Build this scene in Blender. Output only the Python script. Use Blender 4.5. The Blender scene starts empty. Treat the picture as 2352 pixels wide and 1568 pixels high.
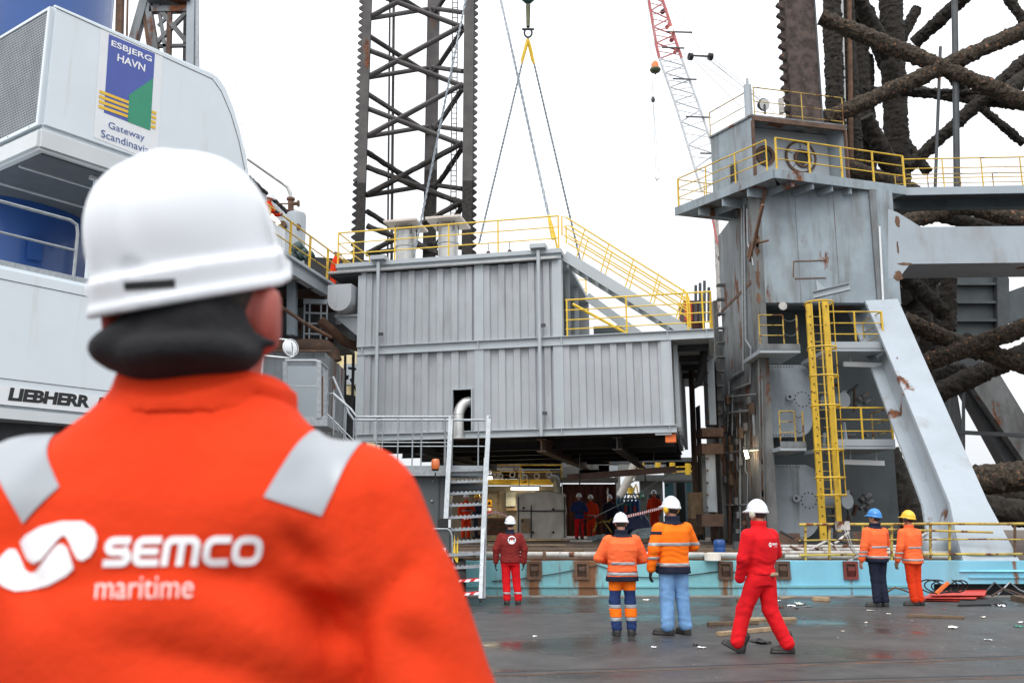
import bpy, bmesh, math, random
import numpy as np
from mathutils import Vector, Matrix, noise
from mathutils.bvhtree import BVHTree
random.seed(7)
R = math.radians
SC = bpy.context.scene
COL = SC.collection
# ---------------------------------------------------------------- camera
FPX, CX, CY, CAMH = 2100.0, 1176.0, 784.0, 1.60     # focal length and centre in a 2352 px wide frame, eye height
PIT = math.atan(406 / FPX)
cd = bpy.data.cameras.new('camera'); cam = bpy.data.objects.new('camera', cd); COL.objects.link(cam)
cam.location = (0, 0, CAMH); cam.rotation_euler = (math.pi / 2 + PIT, 0, 0)
cd.sensor_width = 36; cd.lens = 36 * FPX / 2352; cd.clip_end = 6000; cd.clip_start = 0.05
cd.dof.use_dof = True; cd.dof.focus_distance = 19; cd.dof.aperture_fstop = 5.4
SC.camera = cam
# ---------------------------------------------------------------- sky, overcast
W = bpy.data.worlds.new('World'); SC.world = W; W.use_nodes = True
nt = W.node_tree; bg = nt.nodes['Background']
sky = nt.nodes.new('ShaderNodeTexSky'); sky.sky_type = 'NISHITA'; sky.sun_disc = False
sky.sun_elevation = R(52); sky.sun_rotation = R(200); sky.air_density = 1.5; sky.dust_density = 6.0; sky.ozone_density = 1.0
hs = nt.nodes.new('ShaderNodeHueSaturation'); hs.inputs['Saturation'].default_value = 0.12
mx = nt.nodes.new('ShaderNodeMix'); mx.data_type = 'RGBA'; mx.inputs[0].default_value = 0.8
mx.inputs[7].default_value = (9.3, 9.6, 10.0, 1)      # the even cloud deck, in the sky texture's own units
nt.links.new(sky.outputs[0], hs.inputs['Color']); nt.links.new(hs.outputs[0], mx.inputs[6])
# overcast sky: brighter overhead than at the horizon
tcw = nt.nodes.new('ShaderNodeTexCoord'); sxyz = nt.nodes.new('ShaderNodeSeparateXYZ'); mrw = nt.nodes.new('ShaderNodeMapRange')
mrw.inputs[1].default_value = 0.0; mrw.inputs[2].default_value = 1.0; mrw.inputs[3].default_value = 0.80; mrw.inputs[4].default_value = 1.75
vm = nt.nodes.new('ShaderNodeVectorMath'); vm.operation = 'SCALE'
nt.links.new(tcw.outputs['Generated'], sxyz.inputs[0]); nt.links.new(sxyz.outputs[2], mrw.inputs[0]); nt.links.new(mx.outputs[2], vm.inputs[0]); nt.links.new(mrw.outputs[0], vm.inputs['Scale'])
nt.links.new(vm.outputs[0], bg.inputs[0]); bg.inputs[1].default_value = 0.112
sd = bpy.data.lights.new('sun', 'SUN'); sun = bpy.data.objects.new('sun', sd); COL.objects.link(sun)
sd.energy = 1.1; sd.angle = R(40); sd.color = (1, 0.97, 0.93)
sun.rotation_euler = (R(38), 0, R(-20))
SC.view_settings.view_transform = 'Standard'; SC.view_settings.look = 'None'; SC.view_settings.gamma = 1
SC.view_settings.exposure = 0.3; SC.view_settings.use_curve_mapping = False
SC.render.engine = 'CYCLES'; SC.cycles.max_bounces = 6; SC.cycles.use_denoising = True

# ---------------------------------------------------------------- measuring helpers (places read off the photograph)
CAM = Vector((0, 0, CAMH))
def ray(u, v):
    t = (CY - v) / FPX
    return Vector(((u - CX) / FPX, math.cos(PIT) - math.sin(PIT) * t, math.sin(PIT) + math.cos(PIT) * t))
def at(u, v, Y): r = ray(u, v); return CAM + r * (Y / r.y)
def atz(u, v, z): r = ray(u, v); return CAM + r * ((z - CAMH) / r.z)
def atx(u, v, X): r = ray(u, v); return CAM + r * (X / r.x)
def onpl(u, v, P, n): r = ray(u, v); return CAM + r * ((Vector(P) - CAM).dot(n) / r.dot(n))
V = Vector

# ---------------------------------------------------------------- mesh collector
class G:
    def __init__(s): s.v = []; s.f = []
    def add(s, vs, fs):
        o = len(s.v); s.v += [tuple(p) for p in vs]; s.f += [tuple(i + o for i in f) for f in fs]; return s
    def para(s, p, a, b, c):
        p, a, b, c = V(p), V(a), V(b), V(c)
        if a.cross(b).dot(c) < 0: a, b = b, a
        q = [p, p + a, p + a + b, p + b]; q += [x + c for x in q]
        return s.add(q, [(3, 2, 1, 0), (4, 5, 6, 7), (0, 1, 5, 4), (1, 2, 6, 5), (2, 3, 7, 6), (3, 0, 4, 7)])
    def box(s, x0, x1, y0, y1, z0, z1): return s.para((x0, y0, z0), (x1 - x0, 0, 0), (0, y1 - y0, 0), (0, 0, z1 - z0))
    def bar(s, p, q, w, h=None, up=(0, 0, 1)):
        p, q = V(p), V(q); h = h or w; d = (q - p).normalized(); up = V(up)
        if abs(d.dot(up)) > .95: up = V((0, 1, 0)) if abs(d.y) < .9 else V((1, 0, 0))
        a = d.cross(up).normalized(); b = a.cross(d).normalized()
        return s.para(p - a * w / 2 - b * h / 2, a * w, b * h, q - p)
    def ibeam(s, p, q, w, h, t=.02, up=(0, 0, 1)):
        p, q = V(p), V(q); d = (q - p).normalized(); up = V(up)
        if abs(d.dot(up)) > .95: up = V((0, 1, 0))
        a = d.cross(up).normalized(); b = a.cross(d).normalized()
        pr = [(-w/2, -h/2), (w/2, -h/2), (w/2, -h/2+t), (t/2, -h/2+t), (t/2, h/2-t), (w/2, h/2-t), (w/2, h/2), (-w/2, h/2), (-w/2, h/2-t), (-t/2, h/2-t), (-t/2, -h/2+t), (-w/2, -h/2+t)]
        return s.prism([p + a * x + b * y for x, y in pr], q - p)
    def cyl(s, p, q, r, r2=None, n=10, caps=True):
        p, q = V(p), V(q); r2 = r if r2 is None else r2; d = (q - p).normalized()
        up = V((0, 0, 1)) if abs(d.z) < .9 else V((1, 0, 0)); a = d.cross(up).normalized(); b = d.cross(a)
        vs = []
        for c, rr in ((p, r), (q, r2)):
            vs += [c + (a * math.cos(2 * math.pi * i / n) + b * math.sin(2 * math.pi * i / n)) * rr for i in range(n)]
        fs = [(i, (i + 1) % n, n + (i + 1) % n, n + i) for i in range(n)]
        if caps: fs += [tuple(range(n))[::-1], tuple(range(n, 2 * n))]
        return s.add(vs, fs)
    def tube(s, pts, r, n=8, caps=True, rough=0, closed=False):
        pts = [V(p) for p in pts]; m = len(pts); vs = []; fs = []; pa = None
        rs = r if isinstance(r, (list, tuple)) else [r] * m
        for i, p in enumerate(pts):
            if closed: d = (pts[(i + 1) % m] - pts[i - 1]).normalized()
            else: d = (pts[min(i + 1, m - 1)] - pts[max(i - 1, 0)]).normalized()
            if pa is None:
                up = V((0, 0, 1)) if abs(d.z) < .9 else V((1, 0, 0)); a = d.cross(up).normalized()
            else: a = (pa - d * pa.dot(d)).normalized()
            b = d.cross(a); pa = a
            for k in range(n):
                t = 2 * math.pi * k / n; o = a * math.cos(t) + b * math.sin(t); rr = rs[i]
                if rough: 
                    q = p + o * rr
                    rr += rough * (noise.noise(q * 1.3) * .35 + noise.noise(q * 5.0) * .5 + abs(noise.noise(q * 12.)) * .9 + abs(noise.noise(q * 25.)) * .8 - .2)
                vs.append(p + o * rr)
        for i in range(m if closed else m - 1):
            for k in range(n):
                j = (i + 1) % m
                fs.append((i * n + k, i * n + (k + 1) % n, j * n + (k + 1) % n, j * n + k))
        if caps and not closed: fs += [tuple(range(n))[::-1], tuple(range((m - 1) * n, m * n))]
        return s.add(vs, fs)
    def prism(s, poly, d):
        poly = [V(p) for p in poly]; d = V(d); n = len(poly)
        nm = V((0, 0, 0))
        for i in range(n): nm += poly[i].cross(poly[(i + 1) % n])
        if nm.dot(d) < 0: poly = poly[::-1]
        vs = poly + [p + d for p in poly]
        return s.add(vs, [tuple(range(n))[::-1], tuple(range(n, 2 * n))] + [(i, (i + 1) % n, n + (i + 1) % n, n + i) for i in range(n)])
    def lathe(s, prof, c=(0, 0, 0), n=20, ax=None, a0=0, a1=2 * math.pi):
        c = V(c); az = V(ax).normalized() if ax else V((0, 0, 1))
        a = V((1, 0, 0)) if abs(az.x) < .9 else V((0, 1, 0)); a = (a - az * a.dot(az)).normalized(); b = az.cross(a)
        m = len(prof); vs = []; full = abs(a1 - a0 - 2 * math.pi) < 1e-6; nn = n if full else n + 1
        for k in range(nn):
            t = a0 + (a1 - a0) * k / n
            for r, z in prof: vs.append(c + (a * math.cos(t) + b * math.sin(t)) * r + az * z)
        fs = []
        for k in range(n):
            k2 = (k + 1) % nn
            for i in range(m - 1): fs.append((k * m + i, k2 * m + i, k2 * m + i + 1, k * m + i + 1))
        return s.add(vs, fs)
    def grid(s, fn, nu, nv):
        vs = [fn(i / nu, j / nv) for j in range(nv + 1) for i in range(nu + 1)]
        return s.add(vs, [(j * (nu + 1) + i, j * (nu + 1) + i + 1, (j + 1) * (nu + 1) + i + 1, (j + 1) * (nu + 1) + i) for j in range(nv) for i in range(nu)])
    def ball(s, c, rx, ry=None, rz=None, n=12, m=8):
        ry = ry or rx; rz = rz or rx; c = V(c); vs = []
        for j in range(m + 1):
            for i in range(n):
                a = 2 * math.pi * i / n; b = -math.pi / 2 + math.pi * j / m
                vs.append(c + V((rx * math.cos(b) * math.cos(a), ry * math.cos(b) * math.sin(a), rz * math.sin(b))))
        return s.add(vs, [(j * n + i, j * n + (i + 1) % n, (j + 1) * n + (i + 1) % n, (j + 1) * n + i) for j in range(m) for i in range(n)])

BASE = {}
def obj(name, g, mat, parent=None, smooth=False, bevel=0, loc=None):
    me = bpy.data.meshes.new(name)
    b = BASE.get(parent.name, V((0, 0, 0))) if parent else V((0, 0, 0))
    if loc is not None: b = V(loc)
    me.from_pydata([(x - b.x, y - b.y, z - b.z) for x, y, z in g.v], [], g.f)
    if bevel:
        bm = bmesh.new(); bm.from_mesh(me); bmesh.ops.remove_doubles(bm, verts=bm.verts, dist=1e-5)
        es = [e for e in bm.edges if len(e.link_faces) == 2 and e.calc_face_angle(0) > .5]
        bmesh.ops.bevel(bm, geom=es, offset=bevel, segments=2, affect='EDGES', clamp_overlap=True); bm.to_mesh(me); bm.free()
    if smooth: me.shade_smooth() if smooth is True else me.shade_auto_smooth() if hasattr(me, 'shade_auto_smooth') else me.shade_smooth()
    me.materials.append(MT[mat] if isinstance(mat, str) else mat)
    o = bpy.data.objects.new(name, me); COL.objects.link(o)
    if parent: o.parent = parent; BASE[o.name] = b
    elif loc is not None: o.location = b; BASE[o.name] = b
    return o
def smooth_by_angle(o, ang=40):
    me = o.data; me.shade_smooth()
    bm = bmesh.new(); bm.from_mesh(me)
    for e in bm.edges: e.smooth = len(e.link_faces) == 2 and e.calc_face_angle(0) < R(ang)
    bm.to_mesh(me); bm.free(); return o
def so(*a, **k): return smooth_by_angle(obj(*a, **k))
def tag(o, label, cat, group=None):
    o['label'] = label; o['category'] = cat
    if group: o['group'] = group
    return o
def struct(o): o['kind'] = 'structure'; return o
def thing(name, label, cat, loc=(0, 0, 0), rot=(0, 0, 0), group=None, local=False):
    o = bpy.data.objects.new(name, None); COL.objects.link(o); o.location = loc; o.rotation_euler = rot; o.empty_display_size = .3
    BASE[o.name] = V((0, 0, 0)) if local else V(loc)
    return tag(o, label, cat, group)
def part_of(parent, name, g, mat, **k): return so(name, g, mat, parent, **k)

# ---------------------------------------------------------------- materials
MT = {}
def M(name, col, rough=.6, metal=0, var=.12, vs=3., rust=0, rs=1.6, rz=.35, bump=0, bs=25., dirt=0, ds=1.2, dirtcol=(.03, .026, .022), spots=None, st=.62, ss=9., emit=None, es=0, coat=0, streak=0, skc=.55, rustcol=((.20, .065, .02), (.07, .03, .018)), spec=.5):
    m = bpy.data.materials.new(name); m.use_nodes = True; t = m.node_tree; N = t.nodes; L = t.links
    b = N['Principled BSDF']; b.inputs['Roughness'].default_value = rough; b.inputs['Metallic'].default_value = metal
    b.inputs['Specular IOR Level'].default_value = spec
    if coat: b.inputs['Coat Weight'].default_value = coat
    tc = N.new('ShaderNodeTexCoord')
    def nz(scale, detail=5, zs=1., off=0, dist=0):
        mp = N.new('ShaderNodeMapping'); mp.inputs['Scale'].default_value = (1, 1, zs); mp.inputs['Location'].default_value = (off, off * .7, off * 1.3)
        n = N.new('ShaderNodeTexNoise'); n.inputs['Scale'].default_value = scale; n.inputs['Detail'].default_value = detail; n.inputs['Roughness'].default_value = .6; n.inputs['Distortion'].default_value = dist
        L.new(tc.outputs['Object'], mp.inputs[0]); L.new(mp.outputs[0], n.inputs['Vector']); return n.outputs[0]
    def ramp(src, a, bb):
        r = N.new('ShaderNodeMapRange'); r.inputs[1].default_value = a; r.inputs[2].default_value = bb; r.interpolation_type = 'SMOOTHSTEP'; L.new(src, r.inputs[0]); return r.outputs[0]
    def mix(f, a, bb):
        x = N.new('ShaderNodeMix'); x.data_type = 'RGBA'
        for sck, val in ((x.inputs[0], f), (x.inputs[6], a), (x.inputs[7], bb)):
            if isinstance(val, (tuple, list)): sck.default_value = (*val[:3], 1)
            elif isinstance(val, float): sck.default_value = val
            else: L.new(val, sck)
        return x.outputs[2]
    lo = tuple(c * (1 - var) for c in col); hi = tuple(min(1, c * (1 + var)) for c in col)
    c = mix(ramp(nz(vs), .3, .7), lo, hi)
    if spots: c = mix(ramp(nz(ss, 4, off=9), st, st + .08), c, spots)
    if dirt: c = mix(ramp(nz(ds, 6, .3, 4), .66 - dirt * .35, .95 - dirt * .3), c, dirtcol)
    if streak:
        sk = ramp(nz(2.6, 7, .10, 7, .5), .60 - streak * .2, .80 - streak * .15); dk_ = N.new('ShaderNodeMix'); dk_.data_type = 'RGBA'; dk_.blend_type = 'MULTIPLY'; L.new(sk, dk_.inputs[0]); L.new(c, dk_.inputs[6]); dk_.inputs[7].default_value = (skc, skc * .95, skc * .88, 1); c = dk_.outputs[2]
    if rust:
        mk = ramp(nz(rs, 8, rz, 2), .75 - rust * .35, .80 - rust * .30)
        c = mix(mk, c, mix(ramp(nz(7, 4, 1, 6), .35, .65), *rustcol))
        rr = N.new('ShaderNodeMapRange'); rr.inputs[3].default_value = rough; rr.inputs[4].default_value = .9; L.new(mk, rr.inputs[0]); L.new(rr.outputs[0], b.inputs['Roughness'])
    L.new(c, b.inputs['Base Color'])
    if bump:
        bp = N.new('ShaderNodeBump'); bp.inputs['Strength'].default_value = bump; bp.inputs['Distance'].default_value = .02
        L.new(nz(bs, 6, 1, 3), bp.inputs['Height']); L.new(bp.outputs[0], b.inputs['Normal'])
    if emit: b.inputs['Emission Color'].default_value = (*emit, 1); b.inputs['Emission Strength'].default_value = es
    MT[name] = m; return m
M('grey_paint', (.36, .40, .43), .5, var=.05, vs=.8, dirt=.12, ds=.9)
M('module_grey', (.405, .425, .445), .45, streak=.18, skc=.8, var=.10, vs=.5, dirt=.35, dirtcol=(.25, .25, .25))
M('module_beam', (.43, .47, .49), .45, var=.05, vs=1.2)
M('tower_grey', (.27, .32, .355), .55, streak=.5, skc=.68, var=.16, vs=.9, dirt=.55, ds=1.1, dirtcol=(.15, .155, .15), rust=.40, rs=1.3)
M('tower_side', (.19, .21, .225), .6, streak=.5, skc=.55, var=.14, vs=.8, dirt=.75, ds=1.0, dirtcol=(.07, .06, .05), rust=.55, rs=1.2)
M('tower_dirty', (.15, .155, .155), .65, var=.2, vs=1.2, dirt=.7, ds=1.0, rust=.5, rs=1.5)
M('strut_paint', (.345, .39, .43), .5, var=.08, vs=.6, dirt=.35, dirtcol=(.24, .23, .21), rust=.36, rs=.9)
M('panel_blue_grey', (.33, .38, .42), .5, streak=.4, var=.14, vs=1, dirt=.5, dirtcol=(.12, .12, .12), rust=.2)
M('dark_steel', (.055, .06, .065), .6, var=.25, vs=1.5, rust=.35, rs=1.)
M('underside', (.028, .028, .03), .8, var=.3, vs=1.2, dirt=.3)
M('dark_green_grey', (.07, .085, .09), .65, var=.2, vs=.7, dirt=.3)
M('rust_steel', (.14, .075, .045), .85, var=.4, vs=2.5, dirt=.4, bump=.3)
M('rust_brown', (.10, .06, .042), .85, var=.3, vs=2, bump=.3, spots=(.22, .1, .05), st=.6)
M('yellow_paint', (.66, .42, .03), .5, var=.15, vs=2, dirt=.4, dirtcol=(.25, .17, .06), rust=.42, rs=4, rz=1)
M('yellow_clean', (.80, .53, .04), .45, var=.06)
M('yellow_worn', (.46, .32, .06), .6, var=.2, vs=3, dirt=.4, dirtcol=(.15, .10, .05), rust=.66, rs=3.5, rz=1)
M('galvanised', (.33, .355, .375), .45, metal=.35, var=.14, vs=14)
M('chrome_pipe', (.50, .50, .49), .35, metal=.5, var=.1, vs=4)
M('stack_steel', (.60, .52, .46), .4, metal=.3, var=.08, vs=3)
M('leg_steel', (.085, .078, .076), .75, var=.25, vs=.9, rust=.3, rs=.8, rz=.3, bump=.25, bs=9)
M('leg_black', (.030, .027, .025), .9, var=.5, vs=6, spots=(.07, .05, .035), st=.62, ss=11, bump=.8, bs=14)
M('marine_growth', (.046, .034, .023), .95, var=.8, vs=11, spots=(.34, .15, .07), st=.61, ss=8, bump=1., bs=22)
M('marine_dark', (.022, .018, .014), .95, var=.5, vs=6, spots=(.06, .045, .035), st=.6, ss=12, bump=1., bs=16)
M('chord_rust', (.060, .042, .036), .85, var=.6, vs=3.5, spots=(.28, .14, .08), st=.63, ss=8, bump=.5, bs=12)
M('wire', (.24, .27, .30), .5, metal=.4, var=.2, vs=20)
M('thin_wire', (.42, .44, .46), .6)
M('black', (.012, .012, .013), .5, var=.2)
M('rubber', (.014, .014, .015), .75, var=.3, vs=8)
M('crane_white', (.70, .76, .80), .35, streak=.15, skc=.85, var=.03, vs=.6, dirt=.05, dirtcol=(.4, .42, .42), coat=.2)
M('crane_skirt', (.62, .65, .66), .45, var=.04, vs=.8)
M('crane_under', (.10, .11, .12), .7, var=.15, vs=1)
M('crane_blue', (.018, .075, .27), .35, var=.1, vs=.7, coat=.3)
M('sticker_white', (.78, .80, .82), .4, var=.02)
M('logo_blue', (.06, .095, .38), .4, var=.03)
M('logo_green', (.02, .27, .15), .4, var=.03)
M('logo_yellow', (.80, .50, .03), .4, var=.03)
M('letter_blue', (.04, .09, .30), .4, var=.02)
M('turquoise', (.11, .32, .38), .5, var=.12, vs=1.5, dirt=.25)
M('deck_wood', (.085, .06, .045), .8, var=.5, vs=3, dirt=.5, bump=.4)
M('wood', (.36, .25, .15), .75, var=.25, vs=6, bump=.3, dirt=.25, dirtcol=(.08, .05, .03))
M('wood_dark', (.13, .085, .05), .8, var=.35, vs=5, bump=.3, dirt=.4)
M('wall_beige', (.17, .15, .12), .7, var=.15, vs=1, dirt=.4, dirtcol=(.06, .045, .03))
M('wall_grey', (.20, .21, .20), .65, var=.1, vs=1, dirt=.3, dirtcol=(.07, .06, .05))
M('container_red', (.075, .016, .012), .65, var=.2, vs=1.2, dirt=.4)
M('tarp_white', (.82, .76, .67), .55, var=.10, vs=2, dirt=.12, dirtcol=(.3, .2, .12))
M('tarp_blue', (.03, .05, .13), .5, var=.2, vs=5)
M('barrel_blue', (.015, .07, .25), .4, var=.12)
M('bottle_blue', (.02, .10, .20), .45, var=.15)
M('rope_grey', (.24, .29, .30), .85, var=.35, vs=14, bump=.6, bs=60)
M('sign_green', (.02, .32, .16), .5, var=.04)
M('sign_yellow', (.8, .42, .02), .5, var=.04)
M('sign_red', (.55, .05, .03), .5, var=.04)
M('cream_house', (.72, .60, .34), .6, var=.06, vs=.6)
M('white_paint', (.74, .76, .77), .45, var=.05)
M('white_worn', (.46, .44, .41), .6, var=.2, dirt=.3, rust=.58, rs=2.2, rz=1)
M('boom_red', (.50, .14, .14), .55, var=.15)  # red paled, haze over the distant boom put into the colour
M('boom_white', (.58, .60, .62), .55, var=.12)  # white raised as well, distance haze and overexposure put into the paint
M('orange_paint', (.75, .16, .03), .5, var=.1)
M('lamp_glow', (1, .95, .8), .4, emit=(1, .86, .58), es=9)
M('lamp_off', (.72, .74, .75), .35, var=.04)
M('amber', (.55, .12, .02), .25, var=.1, coat=.5)
M('glass_mirror', (.7, .72, .73), .08, metal=.9, var=.03)
M('warn_red', (.62, .03, .03), .5, var=.05)
M('machine_grey', (.085, .095, .10), .45, var=.1, vs=1.5, dirt=.2)
# people
M('lamp_dim', (.8, .8, .78), .4, emit=(1, .95, .85), es=.6)
M('skin', (.46, .22, .15), .55, var=.1, vs=12)
M('hair_dark', (.03, .024, .02), .7, var=.4, vs=40)
M('helmet_white', (.74, .76, .80), .3, var=.015, coat=.3)
M('helmet_blue', (.03, .22, .58), .3, var=.04, coat=.3)
M('helmet_yellow', (.85, .50, .02), .3, var=.04, coat=.3)
M('muff_yellow', (.80, .50, .03), .4, var=.05)
M('muff_cream', (.55, .52, .42), .5, var=.06)
M('cloth_orange', (.70, .046, .011), .85, var=.07, vs=5, bump=.2, bs=45, spec=.12)
M('cloth_hivis', (1., .155, .045), .8, var=.07, vs=6, bump=.4, bs=11, spec=.2)
M('cloth_amber', (1., .18, .008), .8, var=.07, vs=6, bump=.4, bs=11, spec=.2)
M('cloth_red', (.66, .008, .014), .85, var=.12, vs=7, bump=.4, bs=10, spec=.2)
M('cloth_maroon', (.20, .020, .018), .85, var=.15, vs=6, bump=.6, bs=12, spec=.2)
M('cloth_navy', (.014, .018, .036), .85, var=.15, vs=6, bump=.5, bs=12, spec=.2)
M('cloth_blue', (.02, .04, .13), .85, var=.12, vs=6, bump=.5, bs=12, spec=.2)
M('denim', (.17, .33, .58), .85, var=.16, vs=5, bump=.7, bs=12, spec=.2, dirt=.12, dirtcol=(.14, .2, .3))
M('fleece_black', (.010, .010, .012), .95, var=.3, vs=20, bump=.3, bs=90)
M('reflective', (.35, .375, .40), .4, metal=.15, var=.03)
M('print_white', (.88, .88, .90), .6, var=.02)
M('print_grey', (.85, .62, .58), .6, var=.02)
M('boot', (.025, .023, .022), .6, var=.3, vs=10)
M('glove', (.03, .028, .026), .8, var=.3, vs=15)
M('glove_tan', (.30, .22, .14), .8, var=.25, vs=15)
# ================================================================= quay, water, hull
def wet_asphalt():
    m = bpy.data.materials.new('wet_asphalt'); m.use_nodes = True; t = m.node_tree; N = t.nodes; L = t.links; b = N['Principled BSDF']
    tc = N.new('ShaderNodeTexCoord')
    def nz(s, d=6, sc=(1, 1, 1), dist=0):
        mp = N.new('ShaderNodeMapping'); mp.inputs['Scale'].default_value = sc
        n = N.new('ShaderNodeTexNoise'); n.inputs['Scale'].default_value = s; n.inputs['Detail'].default_value = d; n.inputs['Roughness'].default_value = .62; n.inputs['Distortion'].default_value = dist
        L.new(tc.outputs['Object'], mp.inputs[0]); L.new(mp.outputs[0], n.inputs['Vector']); return n.outputs[0]
    def mr(s, a, bb, c, d):
        r = N.new('ShaderNodeMapRange'); r.interpolation_type = 'SMOOTHSTEP'
        for i, x in enumerate((a, bb, c, d)): r.inputs[1 + i].default_value = x
        L.new(s, r.inputs[0]); return r.outputs[0]
    def mix(f, a, bb):
        x = N.new('ShaderNodeMix'); x.data_type = 'RGBA'; L.new(f, x.inputs[0])
        for sck, v in ((x.inputs[6], a), (x.inputs[7], bb)):
            if isinstance(v, tuple): sck.default_value = (*v, 1)
            else: L.new(v, sck)
        return x.outputs[2]
    wet = mr(nz(.38, 7, (.55, 1, 1), .4), .44, .58, 0, 1)
    c = mix(mr(nz(2.5), .3, .7, 0, 1), (.044, .043, .044), (.078, .075, .074))
    c = mix(mr(nz(110, 3), .52, .72, 0, 1), c, (.10, .10, .098))
    c = mix(mr(nz(.9, 7, (.35, 1, 1)), .56, .72, 0, 1), c, (.030, .027, .024))
    c = mix(mr(nz(.22, 5, (.6, 1, 1), .8), .5, .66, 0, 1), c, (.085, .080, .074))
    c = mix(mr(nz(5.5, 6, (.3, 1, 1), 1.), .60, .74, 0, 1), c, (.028, .026, .024))
    c = mix(wet, c, mix(mr(nz(3), .3, .7, 0, 1), (.035, .034, .034), (.055, .052, .05)))
    b.inputs['Specular IOR Level'].default_value = .32
    L.new(c, b.inputs['Base Color'])
    L.new(mr(nz(.38, 7, (.55, 1, 1), .4), .41, .62, .5, .13), b.inputs['Roughness'])
    bp = N.new('ShaderNodeBump'); bp.inputs['Distance'].default_value = .012
    L.new(mr(nz(.38, 7, (.55, 1, 1), .4), .46, .62, .8, .10), bp.inputs['Strength']); L.new(nz(42, 5), bp.inputs['Height']); L.new(bp.outputs[0], b.inputs['Normal'])
    MT['wet_asphalt'] = m
wet_asphalt()
M('sea', (.05, .07, .075), .12, var=.1, bump=.3, bs=1.2)
HY = 20.0                                             # the hull's side stands just off the quay edge
DZ = at(1700, 1288, HY).z                             # deck height above the quay
g = G(); g.box(-400, 400, -300, HY - .22, -3, 0); quay = struct(obj('quay', g, 'wet_asphalt'))
g = G(); g.box(-400, 400, HY - .45, HY - .22 + .01, -2.5, .022); struct(obj('quay_edge', g, M('quay_concrete', (.20, .19, .17), .8, var=.3, vs=3, bump=.5, dirt=.4)))
g = G(); g.add([(-3000, HY - .21, -2.4), (3000, HY - .21, -2.4), (3000, 4000, -2.4), (-3000, 4000, -2.4)], [(0, 1, 2, 3)]); struct(obj('water', g, 'sea'))
for (ua, va), (ub, vb) in (((1134, 1548), (2352, 1508)), ((1820, 1566), (2352, 1553))):
    a = atz(ua, va, 0); b = atz(ub, vb, 0); d = (b - a).normalized(); a = a - d * 9; b = b + d * 30; nrm = V((-d.y, d.x, 0))
    rail = G(); rail.bar(a + V((0, 0, -.02)), b + V((0, 0, -.02)), .055, .052)
    o = obj('crane_rail', rail, 'dark_steel', quay)
    gr = G(); gr.bar(a + nrm * .075 + V((0, 0, -.02)), b + nrm * .075 + V((0, 0, -.02)), .07, .0485); obj('rail_groove', gr, 'black', o)
    gr = G(); gr.bar(a - nrm * .06 + V((0, 0, -.02)), b - nrm * .06 + V((0, 0, -.02)), .05, .047); obj('rail_joint', gr, 'rust_brown', o)

def rusty_hull(name, col, spots, rust_amt):
    """paint with rust runs that start at each fitting"""
    m = M(name, col, .5, var=.13, vs=.6, dirt=.35, ds=1.3, dirtcol=(col[0] * .75, col[1] * .55, col[2] * .45), rust=rust_amt, rs=1.2, rz=.25)
    t = m.node_tree; N = t.nodes; Lk = t.links; b = N['Principled BSDF']; src = b.inputs['Base Color'].links[0].from_socket
    tc = N.new('ShaderNodeTexCoord'); sp = N.new('ShaderNodeSeparateXYZ'); Lk.new(tc.outputs['Object'], sp.inputs[0])
    mp_ = N.new('ShaderNodeMapping'); mp_.inputs['Scale'].default_value = (3.5, 1, .9); n1 = N.new('ShaderNodeTexNoise'); n1.inputs['Scale'].default_value = 2.2; n1.inputs['Detail'].default_value = 8; n1.inputs['Roughness'].default_value = .65; Lk.new(tc.outputs['Object'], mp_.inputs[0]); Lk.new(mp_.outputs[0], n1.inputs['Vector'])
    def mt(op, a, b2, c=None):
        q = N.new('ShaderNodeMath'); q.operation = op
        for k, v_ in enumerate((a, b2, c)):
            if v_ is None: continue
            if hasattr(v_, 'links'): Lk.new(v_, q.inputs[k])
            else: q.inputs[k].default_value = v_
        return q.outputs[0]
    tot = None
    for x0, w, st in spots:
        d = mt('ABSOLUTE', mt('SUBTRACT', sp.outputs[0], x0), 0.); e = mt('SUBTRACT', 1., mt('DIVIDE', d, w)); e = mt('MULTIPLY', mt('MAXIMUM', e, 0.), st)
        tot = e if tot is None else mt('MAXIMUM', tot, e)
    f = mt('ADD', mt('MULTIPLY', tot, 1.25), mt('MULTIPLY_ADD', n1.outputs[0], 1.6, -1.32)); mr = N.new('ShaderNodeMapRange'); mr.inputs[1].default_value = .0; mr.inputs[2].default_value = .35; Lk.new(f, mr.inputs[0])
    rc_ = N.new('ShaderNodeMix'); rc_.data_type = 'RGBA'; rc_.inputs[6].default_value = (.30, .13, .045, 1); rc_.inputs[7].default_value = (.10, .045, .025, 1); Lk.new(n1.outputs[0], rc_.inputs[0])
    mxx = N.new('ShaderNodeMix'); mxx.data_type = 'RGBA'; Lk.new(mr.outputs[0], mxx.inputs[0]); Lk.new(src, mxx.inputs[6]); Lk.new(rc_.outputs[2], mxx.inputs[7]); Lk.new(mxx.outputs[2], b.inputs['Base Color'])
hx = lambda u: at(u, 1305, HY).x
rusty_hull('hull_aqua', (.19, .45, .49), [(hx(1227), .42, .85), (hx(1345), .62, 1.), (hx(1150), .35, .45), (hx(1480), .3, .4), (hx(1600), .3, .35), (hx(1666), .45, .7)], .40)
rusty_hull('hull_sky', (.21, .53, .68), [(hx(1720), .25, .4), (hx(1797), .36, .62), (hx(1953), .3, .45), (hx(2331), .14, .75)], .20)
hull = thing('rig_hull', 'long turquoise and sky-blue steel hull of the rig, rust streaked, along the quay edge', 'hull', (0, HY, 0))
xs = at(1695, 1320, HY).x; xr = at(2128, 1335, HY).x; zr = at(2235, 1340, HY).z
def front(u, v, Y=HY): return at(u, v, Y)
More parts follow.
